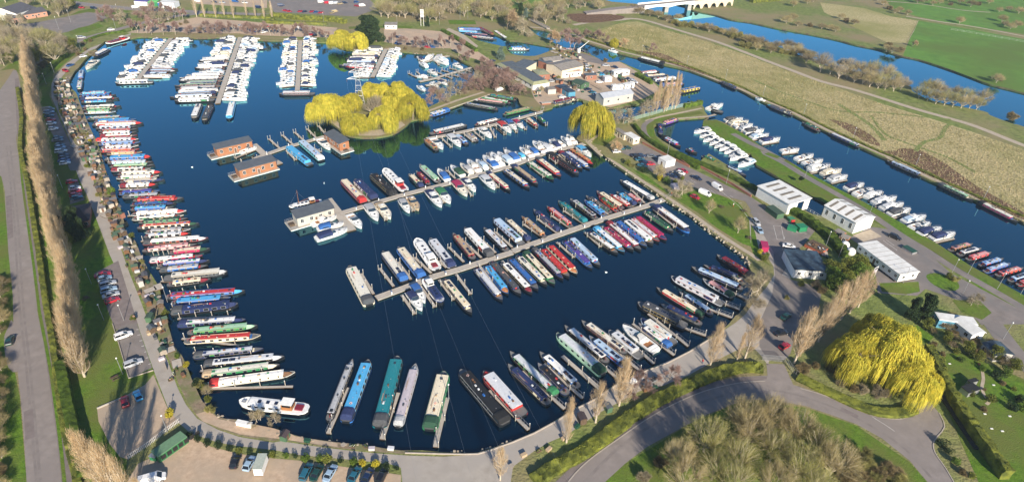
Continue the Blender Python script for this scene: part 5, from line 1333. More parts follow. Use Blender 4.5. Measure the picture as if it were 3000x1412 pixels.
grove('x', "T3 1060,90 1100,85 1140,100 1220,120 1280,130 1340,150 1390,170 1420,150 1450,190 1500,190 1560,210 1600,200 1640,230 1700,220 1740,250 1800,270 1850,260 1900,300 T4 0,310 60,330 120,350 180,350 230,380 300,390 350,400 410,430 330,360 260,350 390,450 140,380 40,360 -40,340", [VS[0], SCRUB[1], VS[1], VS[0]], 5, (4.5, 6.5), 1.3, 'bush, %s along the near river bank from the bridge', 'bush', 'bushes on the near river bank')
grove('x', "T4 560,530 620,560 680,560 730,590 790,600 840,620 900,630 950,640 1010,650 1060,640 760,540 830,560 920,580 1000,600 690,520 860,530 960,560", [VG[0], VG[1], VG[2], VG[1]], 9, (7, 10), 1.1, 'pale bare tree, %s in the first clump by the river', 'bare tree', 'first clump of trees by the river')
grove('x', "T4 1190,700 1250,720 1310,740 1370,750 1430,760 1490,770 1550,770 1600,780 1290,680 1360,690 1440,700 1520,720 1630,750 1240,670", [VG[0], VG[1], VG[2], VG[1]], 9, (7, 10), 1.1, 'pale bare tree, %s in the second clump by the river', 'bare tree', 'second clump of trees by the river')
grove('x', "T4 250,170 330,190 420,190 500,210 560,220 600,230 680,160 640,140 730,180 290,150 960,370 1000,380 1050,370 980,340 400,30 440,20 300,50 900,10 940,40 980,70 1020,100 1050,90 1110,110 1180,25 1230,20 1290,40 1340,30 1420,40 1480,30 1560,50 1620,40 1800,190 1840,210 1880,200 1780,160 1760,90 1830,80 1900,100 1480,170 1690,30 1400,10 1250,-5 1350,5 1760,570 1740,590 1840,840", [VS[0], VS[1], SCRUB[0], VS[1]], 5, (4, 6), 1.2, 'brown bush, %s across the river pastures', 'bush', 'bushes beyond the river')
# thicket inside the bend of the outer road
grove('x', "B3 1418,1123 1602,995 1659,1194 1829,1123 1914,953 2070,1066 2226,924 2254,1179 2368,1038 2495,1165 2070,853 1461,1279 1801,1293 2084,1293 2368,1321 1872,853", [VASE[0], VASE[1], VASE[2]], 9, (8.5, 11), .95, 'olive twigged tree, %s in the thicket inside the road bend', 'bare tree', 'thicket inside the road bend')
grove('x', "B3 1180,1180 1280,1080 1380,980 1520,900 1680,830 B4 530,1000 600,1100 640,1200", [SCRUB[0], SCRUB[2], SCRUB[1]], 5, (2.5, 4), 1.1, 'brown bush, %s round the edge of the thicket', 'bush', 'bushes round the thicket')
grove('x', "B4 730,1180 820,1140 900,1200 960,1130 1010,1210 650,1230 780,1080", [SCRUB[1], SCRUB[1], SCRUB[0]], 5, (4, 5.5), 1.2, 'low bush, %s at the edge of the bottom thicket', 'bush', 'low bushes beside the bottom thicket')
grove('x', "M4 560,900 620,870 680,860 740,830 600,960 680,930 750,900 790,860 650,1000 530,850", [BROAD[0], BROAD[1], BROAD[1]], 7, (4.5, 7), 1.0, 'leafy green tree, %s behind the dark roofed block', 'leafy tree', 'green trees behind the dark roofed block')
grove('x', "M4 470,950 490,980 B4 560,420 640,520 720,560 800,580 880,600 960,610 620,470 B4 450,400 B4 380,430", [SCRUB[0], SCRUB[2]], 5, (2.5, 4), 1.1, 'brown bush, %s under the roadside willows', 'bush', 'brown bushes under the roadside willows')
grove('x', "B4 1390,130 1450,170 1500,230 1560,250 1620,300 1680,330 1740,300 1600,230 1420,200 1700,250 1780,330 M4 1420,1180 1500,1210 1350,1230", [SCRUB[0], VS[0]], 5, (1.8, 3), 1.1, 'russet bush, %s round the lower chalet', 'bush', 'russet bushes round the lower chalet')
grove('x', "M1 470,600 500,640 540,620 560,560 600,600 460,520 430,560", [SCRUB[2], EVG, BROAD[1]], 9, (4, 7), .8, 'dark bushy tree, %s round the dark pavilion', 'bushy tree', 'bushy trees round the dark pavilion')
grove('x', "T4 30,325 -30,310 250,380 320,390 370,400 T3 1800,260", [VS[1]], 5, (5, 7), 1.2, 'pinkish pale bush, %s at the near river edge', 'bush', 'pale bushes at the near river edge')
grove('x', "T1 600,320 640,300 690,380 660,400 560,395 610,360 T1 1280,180 T1 1330,170", [SCRUB[0], SCRUB[2]], 5, (2.5, 4), 1.0, 'low brown bush, %s near the top left barges', 'bush', 'low bushes near the top left barges')
grove('x', "T1 1420,220 T2 480,280 560,285 T2 1180,355 1300,360 T3 1480,745 1520,740 1560,735 1500,700 T3 900,440", [SCRUB[0], SHR[0]], 5, (3, 4), 1.0, 'bush, %s at the water edge among far boats', 'bush', 'bushes at the far water edges')
plant(BALL, pts("M4 345,212")[0], 3.2, 1, 'round clipped dark tree on the long green strip', 'clipped tree', None, 3.2)

grove('x', "B4 1240,120 1290,160 1350,100 1300,250 1420,260 1530,300 1600,350 1720,340 1800,390 1860,420 1380,220", [SCRUB[0], BROAD[1], VS[0], BROAD[0]], 6, (2.4, 4.2), .9, 'garden tree, %s around the lower right chalets', 'tree', 'garden trees round the lower right chalets')
# ---------------------------------------------------------------- hedges
def hedge(label, spec, w_, h, leaf, dens=70, group=None, jag=.12, ls=.14, name='hedge', smooth_=True):
    Pn = pts(spec); Pn = smooth(Pn, 3) if smooth_ else Pn
    Q = along(Pn, 1.2, 0.02); mb = MB(); secs = []
    for i, p in enumerate(Q):
        a, b = Q[max(i-1, 0)], Q[min(i+1, len(Q)-1)]; d = (b-a).normalized(); n = Vector((-d.y, d.x, 0))
        j = lambda: tr.uniform(-jag, jag)
        secs.append([p - n*w_*.5*.92, p - n*(w_*.5+j()) + Vector((0,0,h*.6)), p - n*(w_*.42+j()) + Vector((0,0,h+j())), p + Vector((0,0,h+j()+.05)), p + n*(w_*.42+j()) + Vector((0,0,h+j())), p + n*(w_*.5+j()) + Vector((0,0,h*.6)), p + n*w_*.5*.92])
    mb.loft(secs, 0)
    L = sum((Q[i+1]-Q[i]).length for i in range(len(Q)-1)); N = int(min(30000, L*dens))
    for k in range(N):
        i = tr.randrange(len(secs)-1); jj = tr.randrange(6); t = tr.random(); s = tr.random()
        p = secs[i][jj].lerp(secs[i][jj+1], t).lerp(secs[i+1][jj].lerp(secs[i+1][jj+1], t), s)
        leafq(mb, p + rv(.05), tr.uniform(.5, 1.2)*ls)
    o = mb.build(name, [leaf]); tag(o, label, 'hedge', group); return o
hedge('long olive hedge between the left public footpath and the poplars', "T1 130,640 160,850 M1 150,-20 205,230 245,480 290,760 335,1080 B1 385,240 415,480 460,800 520,1050 570,1260", 1.6, 1.6, L_HEDY, 60)
hedge('tall dark hedge right of the olive roadside hedge, bottom left', "B1 445,400 500,700 560,950 620,1200", 2.6, 2.6, L_HED, 60)
hedge('yellow green hedge curving between the marina drive and the outer road', "B3 400,1215 560,1110 760,1000 940,870 1100,745 1300,625 1500,530 1700,450 1850,410 1939,405 B4 60,410 100,420", 3.6, 1.15, L_HEDY, 200, jag=.32, ls=.17)
hedge('low clipped hedge on the grass under the roadside willows', "B4 330,470 480,545 640,620 800,690 930,725 1080,725 1160,690", 3.2, .9, L_HEDY, 120)
hedge('tall hedge beside the dark painted shade strip at the right', "B4 1240,290 1330,470 1420,640 1560,860 1700,1060 1800,1200", 2.4, 3.2, L_HEDY, 160, jag=.3, ls=.18)
hedge('green hedge between the car park and the small side road', "T3 1110,900 1180,980 1300,1060 1450,1140 1570,1205 M3 1400,5 1550,70 1700,130 1850,200 1939,245 M4 60,270 110,300", 2.0, 1.6, L_HED, 90)
grove('x', "M1 2,900 20,950 5,1020 22,1080 5,1140 25,1190 B1 -10,60 5,160 -15,330 10,420 -5,520 15,620 -10,720 10,830 -5,930 15,1040 -5,1150 20,1250 -60,400 -60,600 -60,800 -60,1000", [VS[0], SCRUB[0], VS[1]], 5, (2.5, 4), 1.1, 'brown brush, %s down the left edge of the photo', 'bush', 'brown brush beyond the public road')
hedge('bushy hedge from the green bottle banks to the white tanks', "M4 130,340 230,400 330,440 420,500 500,560 560,610 620,680 680,740", 3.4, 2.4, L_HED, 160, jag=.4, ls=.2)
hedge('straight hedge between two gravel car parks at the top', "T2 1445,225 1520,265 1600,310 1690,372", 2.4, 1.8, L_HED, 80)
hedge('long low green hedge behind the far gravel car park', "T1 1425,118 1700,130 1939,140 T2 200,165 400,175 640,182", 3.0, 1.8, L_HEDY, 60)
hedge('green hedge along the top left drive', "T1 600,300 700,262 800,240 900,228", 1.6, 1.1, L_HED, 60)
hedge('dark hedge bank at the poplar end, top left', "T1 480,400 420,440 350,500 290,560 250,620", 2.5, 2.0, L_HED, 60)
hedge('scrubby hedge along the canal towpath', "T3 770,272 900,318 1100,368 1350,440 1500,478 1700,558 1860,618 T4 10,662 120,715 320,800 555,918 810,1035 990,1112 M4 980,15 1250,142 1400,215 1600,305 1939,450", 1.2, .7, L_HEDY, 40, jag=.25)
hedge('dark bushes at the boatyard channel edge', "T3 1120,540 1180,570 1240,605", 2.4, 2.0, L_HED, 120, jag=.4)
hedge('green bushes at the head of the fenced path', "T3 1460,765 1520,755 1590,740", 2.4, 2.0, L_HED, 120, jag=.4)
hedge('mixed hedge beyond the far wire fence at the top', "T2 230,120 420,140 640,150 760,170", 4, 2.5, L_HEDY, 120, jag=.6, ls=.3)
hedge('tree belt along the field edge, top right', "T4 0,20 180,5 400,-20", 5, 4, L_HEDY, 120, jag=.8, ls=.35)
# ---------------------------------------------------------------- buildings
def wallmat(name, col, axis_scale=0, rough=.8): return mat(name, col, rough, tuple(x*.86 for x in col), .8, 5, .003, 12)
W_WHITE = wallmat('white_cladding', (.80,.80,.78)); W_CREAM = wallmat('cream_render', (.70,.62,.47)); W_GREY = wallmat('grey_cladding', (.45,.44,.42)); W_BRICK = wallmat('red_brick', (.30,.13,.085)); W_PINK = wallmat('pink_brick', (.52,.27,.19))
W_ORG = wallmat('cedar_boards', (.34,.14,.065)); W_TIM = wallmat('grey_timber', (.45,.41,.36)); W_BLUE = wallmat('blue_panel', (.08,.28,.42)); W_GREEN = wallmat('green_panel', (.06,.13,.07)); W_OLIVE = mat('olive_metal_roof', (.30,.31,.19), .6, (.23,.24,.14), .6)
R_DARK = mat('dark_felt_roof', (.11,.13,.15), .7, (.07,.085,.10), .7, 7); R_GREY = mat('grey_sheet_roof', (.27,.25,.23), .85, (.17,.155,.14), .7, 7); R_WHITE = mat('white_sheet_roof', (.74,.74,.72), .6, (.6,.6,.58), .5, 6); R_SLATE = mat('slate_roof', (.10,.10,.115), .75, (.07,.07,.08), 1.2, 6); R_GREEN = mat('green_sheet_roof', (.05,.09,.06), .6); R_PLUM = mat('plum_tile_roof', (.055,.04,.045), .8)
R_BLUEF = mat('blue_felt_roof', (.05,.085,.12), .5, (.02,.03,.045), .35, 7, lo=.45, hi=.6)
M_DOOR = flat('brown_door', (.14,.08,.05), .6)
def frame3(t, a, b, c, h, base=0.0):
    A, B, Cc = g(t, *a, base+h), g(t, *b, base+h), g(t, *c, base+h)
    ux = (B-A); L = ux.length; ux.normalize(); n = Vector((-ux.y, ux.x, 0)); dep = (Cc-B).dot(n)
    if dep < 0: pass
    return A, ux, n, L, dep
def bld(name, label, cat, t, a, b, c, h, roof='flat', wall=W_WHITE, rmat=R_DARK, rh=1.2, over=.3, wins=0, side_wins=0, door=True, base=0.0, stripes=0, stilts=0, group=None, wsize=(1.1, 1.0), back_wins=0):
    """a-b: eaves of the front wall seen in the photograph, c: the far end of the right-hand eaves"""
    A, ux, n, L, D = frame3(t, a, b, c, h, base)
    r = empty(name, (A.x, A.y, base), math.atan2(ux.y, ux.x), label, cat, group)
    s = 1 if D > 0 else -1; D = abs(D); y0, y1 = (0, D) if s > 0 else (-D, 0)
    fy = 0.0; z0 = stilts
    w = MB().box(0, L, y0, y1, z0 if stilts else -.1, h, 0)
    if stilts:
        for i in range(int(L/2.2)+1):
            for y in (y0+.2, y1-.2): w.box(i*2.2+.02, i*2.2+.22, y-.1, y+.1, -.1, z0, 1)
    if roof == 'gable': # ridge along x
        ym = (y0+y1)/2
        for x in (0, L): w.face([(x, y0, h), (x, ym, h+rh-.02), (x, y1, h)] if x else [(x, y1, h), (x, ym, h+rh-.02), (x, y0, h)], 0)
    w.build('wall', [wall, M_WOODD], r)
    o_ = over; m = MB()
    if roof == 'flat': m.box(-o_, L+o_, y0-o_, y1+o_, h, h+.22, 0); m.box(-o_+.25, L+o_-.25, y0-o_+.25, y1+o_-.25, h+.22, h+.26, 0)
    elif roof == 'mono': m.loft([[(x, y0-o_, h+(rh if s > 0 else 0)*0), (x, y1+o_, h+rh), (x, y1+o_, h+rh+.2), (x, y0-o_, h+.2)] for x in (-o_, L+o_)], 0)
    elif roof == 'gable':
        ym = (y0+y1)/2
        m.loft([[(x, y0-o_, h-.1), (x, ym, h+rh), (x, y1+o_, h-.1), (x, y1+o_, h+.05), (x, ym, h+rh+.16), (x, y0-o_, h+.05)] for x in (-o_, L+o_)], 0)
    elif roof == 'hip':
        ym = (y0+y1)/2; q = min(D, L)*.45; k = len(m.v)
        m.v += [(-o_, y0-o_, h), (L+o_, y0-o_, h), (L+o_, y1+o_, h), (-o_, y1+o_, h), (q, ym, h+rh), (L-q, ym, h+rh)]
        for f in ((0,1,5,4), (1,2,5), (2,3,4,5), (3,0,4), (3,2,1,0)): m.f.append(tuple(k+i for i in f)); m.m.append(0)
    elif roof == 'mansard':
        q = 1.3; k = len(m.v)
        m.v += [(-o_, y0-o_, h-.3), (L+o_, y0-o_, h-.3), (L+o_, y1+o_, h-.3), (-o_, y1+o_, h-.3), (q, y0+q, h+rh), (L-q, y0+q, h+rh), (L-q, y1-q, h+rh), (q, y1-q, h+rh)]
        for f in ((0,1,5,4), (1,2,6,5), (2,3,7,6), (3,0,4,7), (3,2,1,0)): m.f.append(tuple(k+i for i in f)); m.m.append(0)
        m.box(q+.05, L-q-.05, y0+q+.05, y1-q-.05, h+rh-.3, h+rh+.03, 1)
    if roof == 'flat' and L > 12:
        x = 1.6
        while x < L: m.box(x-.04, x+.04, y0-o_*.9, y1+o_*.9, h+.26, h+.31, 1); x += 2.4
    ro = m.build('roof', [rmat, R_GREY if rmat is R_WHITE else R_DARK], r)
    if stripes:
        for i in range(stripes):
            x = L*(i+.5)/stripes
            if roof == 'gable':
                for ss in (0, 1):
                    ya, yb = (y0, (y0+y1)/2) if ss == 0 else (y1, (y0+y1)/2)
                    m = MB(); f_ = [(x-.5, ya+(yb-ya)*.08, h+.1+rh*.08), (x+.5, ya+(yb-ya)*.08, h+.1+rh*.08), (x+.5, ya+(yb-ya)*.92, h+.1+rh*.92), (x-.5, ya+(yb-ya)*.92, h+.1+rh*.92)]
                    f2 = [(p[0], p[1], p[2]+.08) for p in f_]; m.loft([f_, f2], 0); m.build('roof_light', [mat('aged_rooflight', (.22,.19,.15), .6)], ro)
            else:
                m = MB().box(x-.5, x+.5, y0+D*.22, y1-D*.22, h+.26, h+.31, 0); m.build('roof_light', [mat('aged_rooflight', (.22,.19,.15), .6)], ro)
    ww, wh = wsize
    def win(x, y, ang):
        m = MB().box(-ww/2, ww/2, -.03, .03, -wh/2, wh/2, 0); m.box(-ww/2-.07, ww/2+.07, -.02, .02, -wh/2-.07, wh/2+.07, 1); m.box(-.03, .03, -.04, .04, -wh/2, wh/2, 1)
        o = m.build('window', [M_GLASS, M_WHITEP], r, loc=(x, y, z0*.5+h*.5+.2)); o.rotation_euler = (0, 0, ang)
    fyy = y0 if s > 0 else y1
    byy = y1 if s > 0 else y0
    for i in range(wins): win(L*(i+.5)/wins, fyy - s*.02, 0)
    for i in range(back_wins): win(L*(i+.5)/back_wins, byy + s*.02, 0)
    for i in range(side_wins): win(L+.02, y0+D*(i+.5)/side_wins, math.pi/2)
    if door:
        x = L*(.5 if not wins else (int(wins/2)+0.02)/max(1, wins)); m = MB().box(-.45, .45, -.03, .03, 0, 2.0, 0); m.box(-.52, .52, -.02, .02, 0, 2.07, 1)
        m.build('door', [M_DOOR, M_WHITEP], r, loc=(x, fyy - s*.02, z0))
    return r, L, y0, y1, ux, n
def lodge(label, t, a, b, c, wall, deck_end, h=3.4):
    r, L, y0, y1, ux, n = bld('floating_lodge', label, 'floating lodge', t, a, b, c, h, 'mono', wall, R_GREY if False else mat('zinc_roof', (.10,.115,.13), .5, (.075,.085,.10), .5), .7, .35, 4, 1, True, WL+.35, wsize=(1.0, 1.4))
    d0, d1 = (-3.0, L+.6) if deck_end == 'left' else (-.6, L+3.0)
    m = MB().box(d0, d1, y0-1.1, y1+.6, -.75, -.12, 0); m.build('float', [M_WHITEP], r)
    m = MB().box(d0-.05, d1+.05, y0-1.15, y1+.65, -.11, -.02, 0); m.build('deck', [M_PONT], r)
    m = MB(); xa, xb = (d0+.1, -.3) if deck_end == 'left' else (L+.3, d1-.1); ya, yb = y0-1.0, y1+.5
    ring = [(xb, ya), (xa, ya), (xa, yb), (xb, yb)] if deck_end == 'left' else [(xa, ya), (xb, ya), (xb, yb), (xa, yb)]
    for i in range(3):
        p, q = ring[i], ring[i+1]
        for z in (.5, 1.0): m.tube((p[0], p[1], z), (q[0], q[1], z), .035, .035, 4)
        for k in range(5): x = p[0]+(q[0]-p[0])*k/4; y = p[1]+(q[1]-p[1])*k/4; m.tube((x, y, 0), (x, y, 1.0), .03, .03, 4)
    m.build('railing', [M_STEEL], r)
    m = MB().box(-.9, .9, -.9, .9, 0, .7, 0); m.build('deck_table', [M_WOODD], r, loc=((xa+xb)/2, (ya+yb)/2, 0))
    return r
lodge('cedar clad floating lodge at the left, farthest from the camera', 'T1', (1535,1062), (1788,1003), (1765,980), W_ORG, 'left')
lodge('cedar clad floating lodge nearest the camera, front left of the pontoon', 'M2', (0,122), (262,52), (237,20), W_ORG, 'left')
lodge('cedar clad floating lodge beside the willow island', 'T2', (605,950), (712,1023), (778,1003), W_ORG, 'right')
lodge('grey timber floating lodge with pale walls at the end of the middle pontoon', 'M2', (412,462), (672,388), (636,346), W_TIM, 'left')
# covered dock: roof on posts
A, ux, n, L, D = frame3('M4', (50,232), (275,362), (447,328), 4.6)
r = empty('covered_dock', (A.x, A.y, 0), math.atan2(ux.y, ux.x), 'white flat roofed boat shelter with four dark roof strips over the small basin', 'boat shelter')
m = MB().box(-.3, L+.3, -.3, D+.3, 4.5, 4.8, 0); ro = m.build('roof', [R_WHITE], r)
for i in range(4): MB().box(-.6, .6, -D*.3, D*.3, 0, .05, 0).build('roof_light', [mat('aged_rooflight', (.22,.19,.15), .6)], ro, loc=(L*(i+.6)/4.4, D*.5, 4.82))
MB().box(L-.3, L-.05, .2, D*.42, -.1, 4.5, 0).build('wall', [W_WHITE], r); MB().box(L-.3, L-.05, D*.72, D-.1, -.1, 4.5, 0).build('wall', [W_WHITE], r); MB().box(.1, L-.3, .05, .25, -.1, 4.5, 0).build('wall', [W_WHITE], r)
for x in (.3, L*.33, L*.66): MB().box(x-.12, x+.12, D-.4, D-.15, -2, 4.5, 0).build('post', [M_STEEL], r)
bld('boat_shed', 'white gabled shed with dark rooflight stripes beside the canal green', 'shed', 'M4', (527,368), (750,492), (898,460), 4.8, 'gable', W_WHITE, R_WHITE, 1.5, .3, 4, 0, False, 0, 4, wsize=(.9, 2.0))
bld('site_office', 'long white flat roofed cabin on stilts with a row of windows', 'cabin', 'M4', (765,642), (1060,862), (1203,846), 3.5, 'flat', W_WHITE, R_WHITE, 0, .25, 7, 2, True, 0, 0, .7, wsize=(.9, .9))
bld('office_block', 'white block with dark blotched flat roof near the skips', 'block', 'M4', (312,822), (552,838), (507,700), 3.4, 'flat', W_WHITE, R_BLUEF, 0, .25, 3, 0, False, wsize=(1.0, 1.0))
bld('chalet', 'pale flat roofed chalet on the lower right lawn', 'chalet', 'M4', (1310,1130), (1390,1168) if False else (1340,1180), (1552,1135), 3.0, 'flat', W_BLUE, R_WHITE, 0, .2, 1, 3, True)
bld('chalet', 'silver roofed long chalet behind the russet bushes', 'chalet', 'B4', (1440,60), (1575,165), (1678,160), 3.0, 'gable', W_WHITE, R_WHITE, .8, .3, 2, 1, False)
bld('chalet', 'dark blue grey chalet roof at the lower right', 'chalet', 'B4', (1650,225), (1740,310), (1860,300), 2.6, 'gable', W_GREY, R_BLUEF, .7, .3, 2, 1, False)
bld('storage_shed', 'orange red timber shed beside the white gabled shed, upper one', 'shed', 'M4', (598,548), (648,575), (672,558), 2.1, 'gable', W_ORG, R_GREY, .5, .15, 1, 0, True, group='orange sheds by the white shed')
bld('storage_shed', 'orange red timber shed beside the white gabled shed, lower one', 'shed', 'M4', (640,588), (690,608), (720,592), 2.1, 'gable', W_ORG, R_GREY, .5, .15, 1, 0, True, group='orange sheds by the white shed')
# boatyard
bld('clubhouse', 'long olive roofed clubhouse with dark flat roof centre', 'clubhouse', 'T3', (137,455), (392,602), (505,580), 3.2, 'mansard', W_WHITE, W_OLIVE, 1.0, .5, 8, 0, True)
bld('clubhouse_wing', 'dark flat roofed wing behind the left end of the clubhouse', 'clubhouse wing', 'T3', (238,470), (330,490), (255,408), 4.3, 'flat', W_CREAM, R_DARK, 0, .3, 0, 0, False)
bld('clubhouse_annexe', 'small green roofed red walled annexe behind the clubhouse', 'annexe', 'T3', (430,535), (512,528), (480,490), 3.4, 'hip', W_BRICK, W_OLIVE, .8, .3, 1, 0, True)
bld('workshop', 'large grey sheeted workshop with a shallow gable', 'workshop', 'T3', (598,502), (750,468), (712,408), 4.6, 'gable', W_CREAM, R_GREY, 1.4, .3, 2, 0, False)
bld('workshop_wing', 'grey roofed wing on the left of the workshop', 'workshop wing', 'T3', (480,440), (600,425), (570,398), 4.2, 'gable', W_GREY, R_GREY, 1.0, .3, 0, 0, False)
bld('workshop_store', 'dark roofed red brick store left of the workshop', 'store', 'T3', (430,430), (490,452), (515,435), 4.2, 'flat', W_BRICK, R_DARK, 0, .2, 0, 1, False)
bld('portable_office', 'cream flat roofed cabin in front of the workshop', 'cabin', 'T3', (480,462), (602,515), (640,495), 2.9, 'flat', W_CREAM, R_WHITE, 0, .15, 3, 1, True)
bld('workshop_porch', 'white annexe with a rusty roof patch in front of the workshop', 'annexe', 'T3', (612,520), (738,508), (728,490), 2.9, 'flat', W_WHITE, mat('rusty_roof', (.45,.30,.22), .8, (.6,.5,.42), .5), 0, .1, 3, 0, True)
bld('store_hut', 'red brick hut with dark roof between parked boatyard cars', 'hut', 'T3', (770,540), (845,535), (832,520), 2.6, 'flat', W_BRICK, R_DARK, 0, .2, 1, 0, True)
bld('green_hut', 'dark green hut with a low roof by the boatyard lane', 'hut', 'T3', (668,580), (735,605), (785,585), 2.6, 'gable', W_GREEN, R_GREEN, .8, .2, 2, 1, True)
bld('storage_container', 'flat blue roofed container beside the grey cabin', 'container', 'T3', (550,612), (590,632), (642,615), 2.8, 'flat', W_BRICK, R_BLUEF, 0, .1, 0, 0, False)
bld('storage_container', 'blue container with white end by the boatyard lane', 'container', 'T3', (600,632), (645,660), (686,648), 2.8, 'flat', W_BLUE, R_BLUEF, 0, .1, 0, 0, True)
bld('storage_container', 'grey flat roofed store in front of the clubhouse end', 'container', 'T3', (480,620), (500,640), (548,628), 2.6, 'flat', W_GREY, R_GREY, 0, .1, 0, 0, True)
bld('white_cabin', 'white bungalow cabin at the boatyard quay', 'cabin', 'T3', (950,500), (970,512), (1070,495), 3.0, 'gable', W_WHITE, R_WHITE, .5, .2, 1, 3, True)
bld('paint_shed', 'grey arched boat shed with an open framed side', 'boat shed', 'T3', (895,700), (1105,665), (1060,632), 4.4, 'gable', W_GREY, mat('grey_canvas_roof', (.42,.45,.50), .5, (.34,.37,.42), .4), 1.5, .3, 3, 0, False)
bld('quay_wall_block', 'red brown brick quay block by the pontoon gangway', 'brick block', 'T3', (455,738), (520,732), (515,722), .8, 'flat', W_BRICK, M_CONC, 0, .1, 0, 0, False)
bld('toilet_block', 'white cabin with grey roof above the car park, right one', 'cabin', 'T3', (1040,950), (1105,990), (1150,980), 2.8, 'flat', W_CREAM, R_WHITE, 0, .2, 2, 1, True)
bld('toilet_block', 'small white cabin with brown roof above the car park, left one', 'cabin', 'T3', (968,918), (1040,962), (1062,950), 2.6, 'flat', W_CREAM, R_GREY, 0, .2, 2, 0, True)
bld('white_store', 'plain white storage box at the car park edge', 'store', 'M3', (1283,30), (1338,62), (1376,28), 2.8, 'flat', W_WHITE, R_WHITE, 0, .1, 0, 0, True)
bld('pavilion', 'dark hip roofed brick pavilion on the lawn by the poplars', 'pavilion', 'M1', (492,492), (622,470), (560,370), 3.0, 'hip', W_BRICK, R_PLUM, 2.2, .6, 3, 0, True)
bld('garage', 'pale garage with grey roof by the far gravel car park', 'garage', 'T2', (1035,180), (1120,182), (1125,168), 2.8, 'mono', W_WHITE, R_GREY, .6, .3, 2, 0, False)
bld('pub', 'white gabled pub with dark slate roof at the top left', 'pub', 'T1', (120,55) if False else (115,100), (250,55), (190,5), 5, 'gable', W_WHITE, R_SLATE, 3.0, .3, 2, 0, False)
bld('pub_wing', 'pink brick pub wing with arched entrance at the top left', 'pub wing', 'T1', (165,108), (330,82), (310,55), 3.2, 'gable', W_PINK, R_SLATE, 1.8, .3, 4, 0, True)
bld('pub_barn', 'low brick barn with dark roof at the left edge of the photo', 'barn', 'T1', (60,135), (155,125), (90,80), 3.2, 'gable', W_PINK, R_SLATE, 2.0, .3, 2, 0, True)
bld('shed_stack', 'bright covered lorry park awning at the top edge', 'awning', 'T1', (950,12), (1040,16), (1045,4), 3, 'flat', W_WHITE, P('purple'), 0, .1, 0, 0, False)
bld('green_container', 'bright green container at the top edge beside the awning', 'container', 'T1', (1050,18), (1115,18), (1115,2), 3, 'flat', P('green'), flat('lime_paint', (.15,.55,.12)), 0, 0, 0, 0, False)
r_, L_, *_x = bld('white_trailer', 'white box trailer with blue end at the top edge', 'trailer', 'T1', (1118,22), (1232,28), (1235,8), 3.4, 'flat', flat('trailer_white', (.72,.76,.82)), R_WHITE, 0, 0, 0, 0, False)
MB().box(0, L_*.18, -.02, .0, .5, 3.2, 0).build('blue_panel', [P('blue')], r_, loc=(0, -.01, 0))
for i, (a, b, c) in enumerate([((945,602),(960,612),(983,602)), ((982,602),(998,612),(1022,600)), ((1022,595),(1045,608),(1072,595)), ((1056,588),(1078,600),(1105,590)), ((885,540),(905,555),(932,535))]):
    rr = bld('caravan', 'white touring caravan, %s from the left in the boatyard' % ordn(i+1), 'caravan', 'T3', a, b, c, 2.5, 'flat', W_WHITE, R_WHITE, 0, .02, 1, 1, True, .4, group='white caravans in the boatyard', wsize=(.9,.6))[0]
    for y in (.3, 1.9): MB().tube((1.2, y, -.15), (1.2, y+.15, -.15), .3, .3, 8).build('wheel', [M_BLACK], rr)
# bridge over the river
A = g('T3', 930, 66, 3.0); B = g('T3', 1160, 44, 5.0); Cc = g('T3', 1512, 10, 5.6); Dd = g('T3', 1790, -10, 5.2); E_ = g('T3', 760, 90, 1.0)
r = empty('river_bridge', (B.x, B.y, 0), 0, 'long white river bridge with haunched girders and stone arches at the top', 'bridge'); off = Vector((B.x, B.y, 0))
def hseg(p, q, w_, th, name, m_, par, up=0):
    d = Vector((q.x-p.x, q.y-p.y, 0)).normalized(); nn = Vector((-d.y, d.x, 0))*w_/2
    mb = MB(); mb.loft([[p-nn-off+Vector((0,0,up)), p+nn-off+Vector((0,0,up)), p+nn-off+Vector((0,0,up-th)), p-nn-off+Vector((0,0,up-th))], [q-nn-off+Vector((0,0,up)), q+nn-off+Vector((0,0,up)), q+nn-off+Vector((0,0,up-th)), q-nn-off+Vector((0,0,up-th))]], 0)
    return mb.build(name, m_, par)
hseg(B, Cc, 9, .5, 'deck', [M_ROAD], r); hseg(E_, A, 7, 3.0, 'approach', [M_ROAD], r); hseg(A, B, 7.5, 5, 'approach', [M_ROAD], r); hseg(Cc, Dd, 9, .5, 'arch_deck', [M_ROAD], r)
dd = (Cc-B); dn = Vector((-dd.y, dd.x, 0)).normalized()
